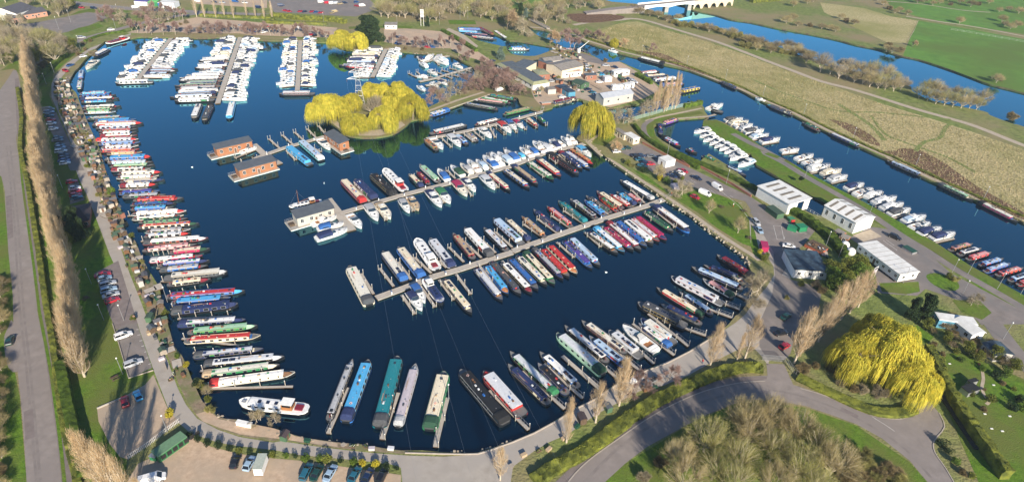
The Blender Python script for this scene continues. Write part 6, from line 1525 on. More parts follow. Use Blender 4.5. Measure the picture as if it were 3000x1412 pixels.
for s in (-1, 1):
    mb = MB(); N = 24
    top = []; bot = []
    for i in range(N+1):
        t = i/N; p = B.lerp(Cc, t) - off + dn*s*4.7; hnch = 1.0 + 2.0*abs(math.cos(t*2*math.pi))**2 if False else 0.8 + 1.3*(abs(2*((t*2) % 1)-1))**2
        top.append(p + Vector((0,0,1.1))); bot.append(p - Vector((0,0,hnch)))
    for i in range(N): mb.face([bot[i], bot[i+1], top[i+1], top[i]], 0); mb.face([top[i]+dn*.3, top[i+1]+dn*.3, bot[i+1]+dn*.3, bot[i]+dn*.3], 0); mb.face([top[i], top[i+1], top[i+1]+dn*.3, top[i]+dn*.3], 0)
    mb.build('girder', [flat('white_steel', (.78,.78,.76))], r)
    mb = MB(); st = flat('pale_stone', (.62,.52,.40), .9) if 'pale_stone' not in MATS else MATS['pale_stone']; N = 60
    for i in range(N):
        t0, t1 = i/N, (i+1)/N; p, q = Cc.lerp(Dd, t0)-off+dn*s*4.8, Cc.lerp(Dd, t1)-off+dn*s*4.8
        def ar(t): u = (t*5) % 1; return -6.2 if u < .14 or u > .86 else -6.2 + 4.4*math.sqrt(max(0, 1-((u-.5)/.36)**2))
        mb.face([p+Vector((0,0,ar(t0+.0005))), q+Vector((0,0,ar(t1-.0005))), q+Vector((0,0,1.2)), p+Vector((0,0,1.2))], 0)
    mb.build('arch_wall', [st], r)
for t in (0.03, .5, .97):
    p = B.lerp(Cc, t)-off; MB().box(p.x-1.6, p.x+1.6, p.y-5, p.y+5, -3, 4.0, 0, .2, .2).build('pier', [M_CONC], r)
# footbridge, top
a, b = pts("T3 370,140 500,205", .8); r = empty('footbridge', label='pale parapet footbridge in the far trees beside the top basin', cat='footbridge'); lobox(a, b, 2.5, 1.2, 1.6, 'deck', [M_CONC, M_PATH], r)
for s in (-1, 1):
    d = (b-a).normalized(); nn = Vector((-d.y, d.x, 0))*1.3*s; lobox(a+nn, b+nn, .2, 1.6, 2.5, 'parapet', [M_CONC, M_CONC], r)
# electricity pylon on the island
p = g('T2', 862, 768); r = empty('electricity_pylon', (p.x, p.y, 0), R(15), 'grey lattice electricity pylon rising from the willow island', 'pylon')
def lattice(z0, w0, z1, w1, n, name):
    mb = MB()
    for k in range(n):
        ta, tb = k/n, (k+1)/n; wa = w0+(w1-w0)*ta; wb = w0+(w1-w0)*tb; za = z0+(z1-z0)*ta; zb = z0+(z1-z0)*tb
        ca = [(wa*x, wa*y, za) for x, y in ((-1,-1),(1,-1),(1,1),(-1,1))]; cb_ = [(wb*x, wb*y, zb) for x, y in ((-1,-1),(1,-1),(1,1),(-1,1))]
        for i in range(4): j = (i+1) % 4; mb.tube(ca[i], cb_[i], .09, .09, 4); mb.tube(ca[i], cb_[j], .035, .035, 3); mb.tube(ca[j], cb_[i], .035, .035, 3); mb.tube(cb_[i], cb_[j], .06, .06, 3)
    mb.build(name, [M_STEEL], r)
lattice(0, 2.6, 14, 1.0, 5, 'lower_tower'); lattice(14, 1.0, 23.5, .35, 6, 'upper_tower')
for z, w_ in ((15.0, 5.2), (18.3, 4.0), (21.6, 3.2)):
    for s in (-1, 1):
        mb = MB()
        for y in (-.8, .8): mb.tube((s*.8, y, z), (s*w_, 0, z+.1), .07, .07, 3); mb.tube((s*.8, y, z+1.3), (s*w_, 0, z+.15), .06, .06, 3)
        ca_ = mb.build('cross_arm', [M_STEEL], r); MB().tube((s*w_, 0, z), (s*w_, 0, z-1.4), .1, .1, 5).build('insulator', [flat('brown_ceramic', (.12,.06,.04), .3)], ca_)
RZ = Matrix.Rotation(R(15), 3, 'Z'); far = g('B3', 1150, 1212) + Vector((0, -60, 18)); back = g('T2', -100, 60) + Vector((0, 0, 14))
for k, (z, w_, s) in enumerate([(13.6, 5.2, -1), (13.6, 5.2, 1), (16.9, 4.0, -1), (16.9, 4.0, 1)]):
    a = RZ @ Vector((s*w_, 0, 0)) + Vector((p.x, p.y, z)); b = g('B3', 60 + k*330, 1000) ; b = Vector((b.x*1.0, b.y - 60, 19)); mb = MB(); prev = a; q = a.lerp(b, 0)
    for i in range(1, 17): t = i/16; q = a.lerp(b, t); q.z -= 5.5*4*t*(1-t); mb.tube(prev, q, .013, .013, 3, caps=False); prev = q
    mb.build('power_cable', [M_STEEL]); o = COL.objects[-1]; tag(o, 'thin overhead power cable, %s from the left, crossing the marina' % ordn(k+1), 'power cable', 'power cables')
# tall sign tower at the top
p = g('T2', 1303, 188); r = empty('sign_tower', (p.x, p.y, 0), 0, 'tall white sign tower by the far gravel car park', 'sign tower')
for x in (-1, 1): MB().box(x-.12, x+.12, -.12, .12, 0, 11, 0).build('post', [M_WHITEP], r)
for z in (6.2, 8.6): MB().box(-1.2, 1.2, -.2, .2, z, z+1.9, 0).build('sign_panel', [P('ltgrey')], r)
MB().box(-1.3, 1.3, -.25, .25, 10.9, 11.4, 0).build('sign_cap', [M_WHITEP], r)
# ---------------------------------------------------------------- cars
M_TYRE = flat('tyre', (.015,.015,.015), .8); M_LAMP = flat('headlamp_glass', (.7,.7,.7), .15); M_RED = flat('tail_lamp', (.4,.01,.01), .3)
WHL = None
def wheelmesh():
    global WHL
    if WHL is None:
        m = MB(); m.tube((0,-.11,0), (0,.11,0), .32, .32, 12, 0)
        for s in (-1, 1): m.tube((0,s*.112,0), (0,s*.118,0), .2, .2, 10, 1)
        WHL = m.mesh('wheel', [M_TYRE, M_STEEL])
    return WHL
def carsec(x, w, zb, zt): return [(x, -w*.92, zb), (x, -w, zb+.25), (x, -w*.97, zt-.12), (x, -w*.86, zt), (x, w*.86, zt), (x, w*.97, zt-.12), (x, w, zb+.25), (x, w*.92, zb)]
def car_proto(kind):
    r = empty('parked_car')
    Lh = {'hatch': 2.0, 'saloon': 2.3, 'estate': 2.3, 'suv': 2.25, 'open': 2.1, 'van': 2.6}[kind]; W = .88 if kind != 'van' else .98
    body = flat('car_paint', (.5,.5,.5), .3, coat=.6)
    b = MB(); zt = {'hatch': .92, 'saloon': .88, 'estate': .90, 'suv': 1.02, 'open': .86, 'van': 1.15}[kind]; zb = .24
    sec = [(-Lh, .80, .42, zt-.22), (-Lh+.12, .93, zb, zt-.03), (-Lh+.7, 1, zb, zt+.02), (0, 1, zb, zt+.02), (Lh-1.25, 1, zb, zt-.02), (Lh-.5, .95, zb, zt-.14), (Lh-.12, .86, zb+.02, zt-.26), (Lh, .72, .40, zt-.42)]
    b.loft([carsec(x, W*k, a, c) for x, k, a, c in sec], 0)
    bo = b.build('body', [body], r, smooth=False)
    if kind != 'open':
        H = {'hatch': 1.46, 'saloon': 1.42, 'estate': 1.47, 'suv': 1.68, 'van': 2.0}[kind]
        x0 = {'hatch': -Lh+.15, 'saloon': -Lh+.75, 'estate': -Lh+.1, 'suv': -Lh+.12, 'van': -Lh+.03}[kind]; x1 = Lh-1.15 if kind != 'van' else Lh-.75
        r0 = {'hatch': .55, 'saloon': .6, 'estate': .3, 'suv': .3, 'van': .05}[kind]
        gl = MB(); gl.loft([[(x0, -W*.93, zt), (x0, W*.93, zt), (x1, W*.90, zt-.03), (x1, -W*.90, zt-.03)], [(x0+r0, -W*.74, H-.05), (x0+r0, W*.74, H-.05), (x1-.85, W*.72, H-.05), (x1-.85, -W*.72, H-.05)]], 0)
        gl.build('glasshouse', [M_GLASS if kind != 'van' else body], r)
        rf = MB(); rf.loft([[(x0+r0-.06, -W*.76, H-.07), (x0+r0-.06, W*.76, H-.07), (x1-.80, W*.74, H-.07), (x1-.80, -W*.74, H-.07)], [(x0+r0+.05, -W*.66, H), (x0+r0+.05, W*.66, H), (x1-.95, W*.64, H), (x1-.95, -W*.64, H)]], 0)
        for s in (-1, 1):
            for xa, xb_ in ((x0, x0+r0), (x1, x1-.85)): rf.tube((xa, s*W*.92, zt), (xb_, s*W*.74, H-.05), .05, .05, 4)
            xm = (x0+x1)/2; rf.tube((xm, s*W*.925, zt), (xm, s*W*.74, H-.05), .04, .04, 4)
        rf.build('roof', [body], r)
        if kind == 'van': MB().loft([[(x1+.02, -W*.8, zt+.02), (x1+.02, W*.8, zt+.02)], [(x1-.72, -W*.66, H-.12), (x1-.72, W*.66, H-.12)]], 0, caps=False, closed=False).build('windscreen', [M_GLASS], r)
    else:
        MB().box(-1.2, .5, -W*.8, W*.8, zt-.1, zt+.05, 0).build('cabin_trim', [M_BLACK], r)
        for x in (-.6, .15):
            for y in (-.4, .4): MB().box(x-.2, x+.2, y-.22, y+.22, zt, zt+.3, 0).build('seat', [P('dkgrey')], r)
        MB().loft([[(.75, -W*.8, zt), (.75, W*.8, zt)], [(.35, -W*.68, zt+.42), (.35, W*.68, zt+.42)]], 0, caps=False, closed=False).build('windscreen', [M_GLASSB], r)
    for sx in (-Lh+.75, Lh-.8):
        for sy in (-1, 1):
            o = bpy.data.objects.new('wheel', wheelmesh()); COL.objects.link(o); o.parent = r; o.location = (sx, sy*(W-.08), .32)
    for sy in (-1, 1):
        MB().box(-.06, .05, -.16, .16, -.07, .07, 0).build('headlight', [M_LAMP], r, loc=(Lh-.13, sy*W*.62, zt-.34)); MB().box(-.04, .05, -.1, .1, -.12, .12, 0).build('tail_light', [M_RED], r, loc=(-Lh+.1, sy*W*.7, zt-.2))
        MB().box(-.1, .1, -.09, .09, -.07, .07, 0).build('door_mirror', [body], r, loc=(Lh-1.35, sy*(W+.08), zt+.08))
    return remember(r)
CARP = {k: car_proto(k) for k in ('hatch','saloon','estate','suv','open','van')}
CARC = dict(silver=(.45,.47,.50), white=(.80,.80,.80), black=(.012,.012,.015), blue=(.02,.09,.28), sky=(.05,.35,.60), red=(.42,.015,.03), navy=(.012,.025,.07), grey=(.16,.17,.18), teal=(.02,.12,.18), darkgreen=(.01,.05,.04), paleblue=(.30,.42,.55), gold=(.4,.33,.2))
CU = set()
def carpaint(c): return flat('car_paint_' + c, CARC[c], .3, coat=.7)
def car(p, q, kind, col, label, group, flip=False):
    """p,q: ends of the car on the ground"""
    o = CARP[kind]
    if kind in CU: o = dup(o)
    else: CU.add(kind)
    if flip: p, q = q, p
    o.location = ((p.x+q.x)/2, (p.y+q.y)/2, .04); o.rotation_euler = (0, 0, math.atan2(q.y-p.y, q.x-p.x))
    tag(o, label, 'van' if kind == 'van' else 'car', group)
    for c in o.children:
        for i, sl_ in enumerate(c.material_slots):
            if sl_.material and sl_.material.name.startswith('car_paint'): sl_.link = 'OBJECT'; sl_.material = carpaint(col)
    return o
def cars(where, group, text):
    t = None; i = 0
    for ln in text.strip().splitlines():
        q = ln.split()
        if q[0] in TO: t = q[0]; q = q[1:]
        a = g(t, *map(float, q[0].split(',')), .5); b = g(t, *map(float, q[1].split(',')), .5); i += 1
        # keep real car lengths: centre and heading from the picture
        c = (a+b)/2; d = (b-a).normalized()*2; car(c-d, c+d, q[2], q[3], '%s %s, %s %s' % ('pale blue' if q[3] == 'paleblue' else 'dark green' if q[3] == 'darkgreen' else 'sky blue' if q[3] == 'sky' else q[3], {'hatch':'hatchback','saloon':'saloon','estate':'estate car','suv':'tall car','open':'convertible','van':'van'}[q[2]], ordn(i), where), group)
cars('down the parking strip left of the marina drive', 'cars on the left parking strip', """
T1 315,785 370,780 van grey
310,800 385,795 estate paleblue
310,825 390,820 hatch teal
320,855 402,850 hatch red
328,880 405,875 hatch white
345,920 413,912 hatch white
372,985 452,978 hatch teal
370,1000 450,995 saloon grey
380,1035 470,1030 hatch teal
385,1050 475,1045 hatch paleblue
385,1080 480,1068 estate white
405,1105 498,1098 hatch navy
410,1125 500,1118 hatch navy
413,1145 500,1138 saloon blue
418,1165 505,1153 hatch white
M1 462,210 556,192 hatch red
490,252 575,240 hatch white
490,275 578,262 saloon red
492,300 582,288 hatch red
492,325 598,302 hatch teal
672,875 785,845 saloon red
690,900 796,872 hatch paleblue
710,940 822,908 estate silver
715,985 830,952 suv paleblue
725,1022 850,985 saloon silver
750,1060 845,1025 hatch red
B1 812,195 940,150 suv white
880,395 1012,345 suv silver
""")
cars('in the left corner parking', 'cars in the bottom left corner', """
B1 895,680 880,600 hatch red
1000,640 960,555 hatch sky
60,245 80,170 hatch darkgreen
1010,1212 1160,1170 van white
""")
cars('along the bottom gravel car park', 'cars on the bottom gravel', """
B2 -50,1130 0,1000 hatch black
40,1140 110,1020 hatch paleblue
445,1205 510,1075 estate teal
520,1205 590,1085 saloon darkgreen
615,1205 680,1095 saloon paleblue
790,1215 850,1110 saloon teal
885,1225 940,1120 saloon navy
990,1225 1040,1120 suv black
""")
cars('along the bottom marina drive', 'cars on the bottom drive', """
B3 1100,515 1175,450 van white
1200,510 1295,455 open grey
M3 1570,720 1600,760 hatch red
B4 225,50 270,20 saloon darkgreen
180,160 250,145 saloon black
215,260 260,235 hatch red
""".replace("M3 1570,720 1600,760 hatch red\n", ""))
cars('in the peninsula car park', 'cars in the peninsula car park', """
T3 960,1080 1010,1075 hatch white
1010,1060 1050,1050 hatch teal
1045,1055 1090,1050 hatch darkgreen
1090,1110 1150,1105 saloon black
1135,1105 1190,1110 hatch navy
1120,1135 1180,1130 saloon teal
1160,1155 1215,1150 hatch navy
1205,1165 1250,1165 hatch red
1215,1110 1255,1115 saloon grey
M3 1135,80 1205,95 saloon teal
1160,65 1225,75 hatch navy
1425,115 1490,135 saloon red
1410,130 1470,148 hatch white
1375,140 1440,155 hatch black
1350,150 1415,170 saloon navy
1520,160 1590,190 saloon navy
1505,295 1580,325 hatch red
1575,270 1650,300 van white
1655,215 1745,270 van white
M4 15,468 60,515 suv silver
38,520 80,570 saloon paleblue
215,648 325,668 saloon white
""")
cars('in the boatyard', 'cars in the boatyard', """
T3 75,440 130,430 saloon navy
508,580 552,575 estate silver
505,660 562,655 saloon black
570,692 630,688 hatch white
575,535 620,545 hatch white
755,470 795,465 hatch silver
762,485 808,480 hatch white
762,503 808,498 estate paleblue
835,585 895,583 saloon white
755,640 812,632 saloon navy
790,660 840,652 hatch teal
815,678 870,668 hatch paleblue
850,528 895,520 hatch blue
860,535 900,530 hatch sky
950,475 1000,485 hatch navy
885,465 935,468 saloon silver
1045,560 1095,568 hatch navy
1065,568 1130,580 suv silver
1080,580 1140,592 suv white
120,650 185,630 van white
""")
cars('around the far car parks', 'cars in the far car parks', """
T1 1180,195 1215,195 hatch navy
1240,200 1265,202 hatch silver
1410,220 1425,240 hatch navy
1450,215 1465,235 hatch navy
1500,185 1520,190 hatch black
1530,185 1550,190 hatch teal
1525,215 1545,228 hatch darkgreen
1700,185 1720,190 hatch silver
1775,225 1795,215 hatch blue
1810,228 1830,218 hatch blue
1855,235 1895,225 suv white
1800,188 1825,190 hatch grey
1850,190 1870,192 hatch grey
1885,190 1910,192 hatch red
1925,190 1950,192 saloon grey
T1 765,215 812,210 saloon white
552,270 605,265 estate silver
575,405 605,400 hatch white
485,470 515,460 saloon blue
450,500 480,510 hatch red
405,625 435,620 hatch white
T2 1110,262 1128,268 hatch navy
1140,262 1160,268 hatch paleblue
1115,312 1135,305 hatch blue
1130,318 1150,312 hatch navy
1198,318 1220,315 hatch black
1325,335 1355,338 hatch maroon
1362,335 1385,338 hatch blue
505,250 525,245 hatch red
530,258 552,252 hatch black
428,205 448,210 van white
""".replace('maroon', 'red'))
cars('in the far lorry park', 'vehicles in the far lorry park', """
T2 310,75 350,80 saloon red
330,80 380,85 estate red
425,85 450,80 saloon red
455,88 480,82 saloon navy
505,88 535,80 saloon red
535,90 560,85 saloon blue
565,95 600,88 saloon red
640,100 690,85 estate gold
650,90 710,80 van gold
565,20 600,15 van white
615,25 640,22 van red
650,28 672,25 van white
680,28 700,25 van silver
710,30 730,27 suv gold
740,25 765,22 suv navy
T1 925,60 1000,50 van white
1385,10 1430,12 van white
1500,15 1540,18 saloon navy
1560,20 1600,22 saloon silver
1650,12 1690,15 van blue
1720,20 1760,24 suv white
T2 110,55 170,60 van navy
270,45 330,42 van navy
820,20 850,15 suv blue
850,45 900,40 van white
820,40 850,48 saloon red
T1 560,55 600,58 hatch red
650,60 680,62 suv navy
M4 960,570 1085,620 suv black
""")

# ---------------------------------------------------------------- lamps, posts, people, sheds and yard things
LP_ = None
def lamp_post(p, h, label, group):
    global LP_
    if LP_ is None:
        r = empty('lamp_post'); MB().tube((0,0,0), (0,0,6), .09, .06, 6).build('post', [M_STEEL], r); MB().tube((0,0,6), (.0,0,6.25), .22, .16, 8).build('lamp_head', [M_WHITEP], r); LP_ = remember(r); o = r
    else: o = dup(LP_)
    o.location = (p.x, p.y, 0); k = h/6; o.scale = (1, 1, k); tag(o, label, 'lamp post', group)
def lamps(spec, h, lab, group):
    for i, p in enumerate(pts(spec)): lamp_post(p, h, lab % ordn(i+1), group)
lamps("T3 1163,390 1482,470 1757,568 T4 82,690 372,820 720,990 M4 1165,95 1648,328", 6, 'pale lamp post, %s along the canal towpath', 'lamp posts along the canal towpath')
lamps("T3 975,905 T3 1345,1100 M3 1763,215 M4 383,165 845,420 530,660 620,740 1080,920 1420,860 1540,855 1748,960 1912,1000 B4 1790,195", 6.2, 'pale lamp post, %s on the right peninsula', 'lamp posts on the right peninsula')
lamps("M1 408,275 445,248 650,925 738,1182 880,1185 B1 872,445 1190,855 T1 385,520 330,600", 5.5, 'pale lamp post, %s down the left parking strip', 'lamp posts by the left parking strip')
lamps("T1 575,355 505,165 420,215 845,120 830,230 1245,150 1275,145 1300,140 1215,230 T2 605,180 1125,200 1235,130 1570,140 1625,135 1425,180", 8, 'slim white mast, %s across the far car parks', 'masts in the far car parks')
lamps("B2 1490,630 M1 1190,1055 M4 1500,1000", 5.5, 'short white lamp on the moorings, %s one', 'lamps on the moorings')
def person(p, rz, top, legs, label):
    me = bpy.data.meshes.new('person')
    J = [(0,0,.95),(0,0,1.2),(0,0,1.45),(0,0,1.56),(0,0,1.68),(0,0,1.78),(.1,0,.88),(.12,.03,.48),(.12,0,.07),(.13,.12,.03),(-.1,0,.88),(-.14,-.05,.48),(-.15,-.12,.08),(-.15,0,.03),(.2,0,1.42),(.27,.02,1.15),(.27,.14,.9),(-.2,0,1.42),(-.27,-.02,1.15),(-.26,.1,.92)]
    E2 = [(0,1),(1,2),(2,3),(3,4),(4,5),(0,6),(6,7),(7,8),(8,9),(0,10),(10,11),(11,12),(12,13),(2,14),(14,15),(15,16),(2,17),(17,18),(18,19)]
    RR = [.15,.15,.17,.06,.1,.09,.1,.07,.05,.04,.1,.07,.05,.04,.07,.05,.04,.07,.05,.04]
    me.from_pydata(J, E2, []); o = bpy.data.objects.new('person', me); COL.objects.link(o)
    md = o.modifiers.new('skin', 'SKIN'); o.modifiers.new('sub', 'SUBSURF').levels = 1
    for i, v in enumerate(me.skin_vertices[0].data): v.radius = (RR[i], RR[i]); v.use_root = i == 0
    skin = bpy.data.materials.new('clothes_' + top); skin.use_nodes = True; nt = skin.node_tree; b = nt.nodes['Principled BSDF']
    tc = nd(nt, 'ShaderNodeTexCoord'); sp_ = nd(nt, 'ShaderNodeSeparateXYZ'); nt.links.new(tc.outputs['Object'], sp_.inputs[0]); rp = nd(nt, 'ShaderNodeValToRGB'); rp.color_ramp.interpolation = 'CONSTANT'
    mr = nd(nt, 'ShaderNodeMapRange'); mr.inputs[2].default_value = 1.9; nt.links.new(sp_.outputs[2], mr.inputs[0]); nt.links.new(mr.outputs[0], rp.inputs[0])
    rp.color_ramp.elements[0].color = c4(PAL[legs][0]); rp.color_ramp.elements[1].position = .5; rp.color_ramp.elements[1].color = c4(PAL[top][0])
    e = rp.color_ramp.elements.new(.8); e.color = (.45,.25,.17,1); e = rp.color_ramp.elements.new(.92); e.color = (.08,.05,.03,1); nt.links.new(rp.outputs[0], b.inputs['Base Color'])
    me.materials.append(skin); o.location = (p.x, p.y, .05); o.rotation_euler = (0, 0, rz); tag(o, label, 'person')
person(g('B1', 958, 60), .3, 'pink', 'dkgrey', 'person in pale pink top walking on the left drive beside the lamp')
person(g('M3', 1812, 378), 1, 'white', 'red', 'person in white top standing on the peninsula lawn')
person(g('M3', 1372, 300), 2, 'orange', 'navy', 'person in orange jacket at the head of the long pontoon')
person(g('B3', 1592, 370), 2, 'red', 'navy', 'person in red jacket beside the bottom right drive')
def picnic(p, rz, label):
    r = empty('picnic_table', (p.x, p.y, .04), rz, label, 'picnic table'); MB().box(-.9, .9, -.38, .38, .7, .76, 0).build('table_top', [M_WOODD], r)
    for s in (-1, 1): MB().box(-.9, .9, s*.75-.14, s*.75+.14, .42, .47, 0).build('bench', [M_WOODD], r); MB().tube((s*.6, -.8, 0), (s*.6, 0, .7), .05, .05, 4).tube((s*.6, .8, 0), (s*.6, 0, .7), .05, .05, 4).build('leg', [M_WOODD], r)
for (t, x, y, lab) in (('M3', 1730, 385, 'dark picnic table between the lawn trees'), ('M3', 1890, 415, 'dark picnic table right of the person on the lawn'), ('B1', 818, 480, 'dark picnic table on the lawn by the last poplar'), ('M1', 612, 1035, 'dark picnic table alone on the shaded left lawn'), ('M3', 1925, 605, 'dark picnic table at the right lawn edge')): picnic(g(t, x, y), tr.uniform(0, 3), lab)
# sheds, planters and clutter of the mooring gardens
def hut(p, rz, w_, d_, h, wall, roof, label, group):
    r = empty('garden_shed', (p.x, p.y, .0), rz, label, 'shed', group); MB().box(-w_/2, w_/2, -d_/2, d_/2, -.05, h, 0).build('wall', [wall], r)
    MB().loft([[(x, -d_/2-.12, h-.06), (x, 0, h+.45), (x, d_/2+.12, h-.06), (x, d_/2+.12, h+.02), (x, 0, h+.53), (x, -d_/2-.12, h+.02)] for x in (-w_/2-.12, w_/2+.12)], 0).build('roof', [roof], r)
    MB().box(-.35, .35, -d_/2-.03, -d_/2+.02, .05, 1.7, 0).build('door', [M_DOOR], r); return r
def clutter(kind, p, rz, label, group):
    if kind == 'box':
        c = rnd.choice(['brown','brown','tan','grey','ltgrey','dkgreen','dkgrey','lilac']); r = empty('storage_box', (p.x, p.y, .04), rz, CN(c) + ' storage box, ' + label, 'storage box', group); MB().box(-.7, .7, -.4, .4, 0, .6, 0).build('box', [P(c)], r); MB().box(-.75, .75, -.45, .45, .6, .72, 0, .05, .05).build('lid', [P(c)], r)
    elif kind == 'table':
        r = empty('garden_table', (p.x, p.y, .04), rz, 'garden table with chairs, ' + label, 'garden table', group); MB().tube((0,0,.68), (0,0,.74), .6, .6, 10).build('table_top', [M_WOOD], r); MB().tube((0,0,0), (0,0,.68), .06, .06, 5).build('leg', [M_STEEL], r)
    elif kind == 'planter':
        r = empty('planter', (p.x, p.y, .04), rz, 'planter with flowers, ' + label, 'planter', group); MB().box(-.6, .6, -.25, .25, 0, .4, 0).build('trough', [M_WOODD], r); m = MB()
        for k in range(60): leafq(m, Vector((tr.uniform(-.55,.55), tr.uniform(-.22,.22), tr.uniform(.4,.75))), .13, rnd.choice([0,0,0,1]))
        m.build('flowers', [L_BUSH, P(rnd.choice(['red','yellow','white','pink','purple']))], r)
    elif kind == 'fence':
        r = empty('picket_fence', (p.x, p.y, .0), rz, 'short timber fence panel, ' + label, 'fence', group); m = MB()
        for k in range(9): m.box(-1.4+k*.34, -1.4+k*.34+.2, -.02, .02, .05, 1.0, 0)
        m.build('pickets', [rnd.choice([M_WOOD, M_WOODD, M_WHITEP])], r); MB().box(-1.5, 1.5, .02, .06, .3, .4, 0).build('rail', [M_WOODD], r)
    elif kind == 'paving':
        r = empty('deck_platform', (p.x, p.y, .0), rz, 'raised deck platform, ' + label, 'deck', group); MB().box(-1.6, 1.6, -1.1, 1.1, .0, .28, 0, mt=1).build('deck', [M_WOODD, M_PONT], r)
SCNT = {}
def garden(spec, where, group, step, rows, spread, sheds=.25):
    Q = along(pts(spec), step, .3); i = 0
    walls = [W_BRICK, M_WOODD, M_WOOD, W_GREEN, W_TIM, M_WOODD, P('brown'), W_GREY]; roofs = [R_DARK, R_GREY, R_GREEN, R_PLUM, R_SLATE]
    for q in range(len(Q)-1):
        d = (Q[q+1]-Q[q]).normalized(); n = Vector((-d.y, d.x, 0)); rz = math.atan2(d.y, d.x)
        for k in range(rows):
            p = Q[q] + n*((k+.5)/rows-.5)*spread + Vector((rnd.gauss(0,.5), rnd.gauss(0,.5), 0)); i += 1
            if wet(p): continue
            lab = '%s %s' % (ordn(min(i, 79)) if i < 80 else 'item %d' % i, where); x = rnd.random(); rzz = rz + rnd.uniform(-.15, .15) + rnd.choice([0, math.pi/2])
            if x < sheds:
                wl_ = rnd.choice(walls); hut(p, rzz, rnd.uniform(1.6, 2.4), rnd.uniform(1.2, 1.7), rnd.uniform(1.4, 1.9), wl_, rnd.choice(roofs), 'small garden shed, ' + lab, group)
            elif x < sheds+.28: clutter('box', p, rzz, lab, group)
            elif x < sheds+.33: clutter('table', p, rzz, lab, group)
            elif x < sheds+.48: clutter('planter', p, rzz, lab, group)
            elif x < sheds+.56: clutter('fence', p, rzz, lab, group)
            elif x < sheds+.64: clutter('paving', p, rzz, lab, group)
            else:
                twg = rnd.random() < .6; plant(rnd.choice([SCRUB[0], SCRUB[2], SCRUB[1]] if twg else SHR), p, rnd.uniform(1.2, 2.6) if twg else rnd.uniform(.8, 1.7), 1, 'garden shrub, ' + lab, 'shrub', group, 5 if twg else 1.5)
garden("T1 470,560 440,640 460,730 510,820 560,930 600,1020 640,1110 M1 660,60 710,190 760,300 800,400 850,500 900,610 960,720 1000,820 1060,930 1110,1030 1140,1130 B1 1130,100 1180,210 1230,310 1290,430 1330,520", 'in the left bank mooring gardens', 'things in the left bank mooring gardens', 2.6, 3, 6.5, .26)
garden("B2 330,885 420,900 550,925 700,945 830,960 960,970 1100,985 1250,980", 'in the bottom shore gardens', 'things in the bottom shore gardens', 3.2, 1, 1, .5)
garden("B3 240,1100 420,985 560,930 700,830 800,760 940,700 1050,660", 'below the drive near the curving hedge', 'things below the bottom drive', 3.6, 1, 1, .55)
garden("B3 1200,560 1280,540 1400,500", 'beside the convertible below the drive', 'things beside the convertible', 3.0, 1, 1, .2)
for i, p in enumerate(along(pts("B1 1350,885 1450,925 1560,968 1700,1000 1939,1030 B2 430,1045 600,1060 800,1080 1000,1100 1150,1130"), 2.6, .2)):
    plant(SHR[tr.choice([0,1,2,3,0,1])], p, tr.uniform(1.0, 1.9), 1, 'garden shrub, %s along the bottom gravel car park' % ordn(i+1), 'shrub', 'shrubs along the bottom gravel car park', 1.5)
for i, p in enumerate(pts("B1 1450,560 1420,520 1480,640 1500,700 1400,520 1210,745 M1 795,290 950,1180 M1 940,600 1010,770 1180,1150 T1 620,960 640,1040 M3 1290,190 1340,210 1400,215 1450,190 M3 1030,50 1060,80 1090,90 1170,130 M4 60,710 110,730 90,760 M4 1400,890 1440,900 M4 350,940 M4 250,1030")):
    plant([BROAD[1], SCRUB[1], SHR[3], SCRUB[1], SHR[1], SHR[2], SHR[0], SHR[3]][i % 8], p, tr.uniform(1.4, 2.8), 1, 'shore bush, %s in the scattered planting' % ordn(i+1), 'shrub', 'scattered bushes', [7,5,1.6,5,1.5,1.4,1.6,1.6][i % 8])
# bigger yard things
def boxthing(name, label, cat, t, a, b, c, h, m1, m2=None, group=None, part='body', top='lid', base=.03):
    A, ux, n, L, D = frame3(t, a, b, c, h, base); r = empty(name, (A.x, A.y, base), math.atan2(ux.y, ux.x), label, cat, group); y0, y1 = (0, D) if D > 0 else (D, 0)
    MB().box(0, L, y0, y1, 0, h, 0, .08, .08).build(part, [m1], r); MB().box(-.05, L+.05, y0-.05, y1+.05, h, h+.15, 0).build(top, [m2 or m1], r); return r
M_GRN = flat('green_steel', (.02,.20,.09), .4); M_BGRN = flat('bottle_green_mesh', (.03,.16,.06), .5)
r = boxthing('bin_store', 'long green cage bin store beside the bottom left gravel', 'bin store', 'B1', (1120,1035), (1328,890), (1290,845), 1.9, M_BGRN, mat('mossy_green_lid', (.13,.24,.14), .7))
for k in range(7): MB().box(.6+k*1.35, 1.6+k*1.35, -.08, -.04, .4, 1.6, 0).build('mesh_panel', [M_BLACK], r)
boxthing('recycling_bin', 'round topped silver green bin at the end of the bin store', 'bin', 'B1', (1055,1030), (1100,1040), (1108,1015), 1.2, M_GRN, M_STEEL)
boxthing('horse_trailer', 'grey white box trailer parked beside the pale blue car', 'trailer', 'B2', (95,1120), (160,1120), (200,1010), 2.1, M_WHITEP, mat('grey_trailer_roof', (.40,.44,.38), .7), part='body', top='roof', base=.4)
boxthing('storage_box', 'pair of white storage boxes on the bottom left bank', 'storage box', 'B1', (1672,790), (1775,812), (1772,785), .9, M_WHITEP)
boxthing('waste_skip', 'green skip by the hedge beside the red bin', 'skip', 'M4', (260,520), (325,540), (335,520), 1.3, M_GRN)
boxthing('waste_skip', 'tall green covered skip next to the low skip', 'skip', 'M4', (315,500), (350,530), (368,492), 1.8, M_GRN)
boxthing('waste_skip', 'small green bin at the top of the yard', 'skip', 'M4', (258,450), (280,470), (298,452), 1.2, M_GRN)
boxthing('waste_skip', 'small red bin beside the green one', 'skip', 'M4', (278,468), (290,478), (300,462), 1.0, P('red'))
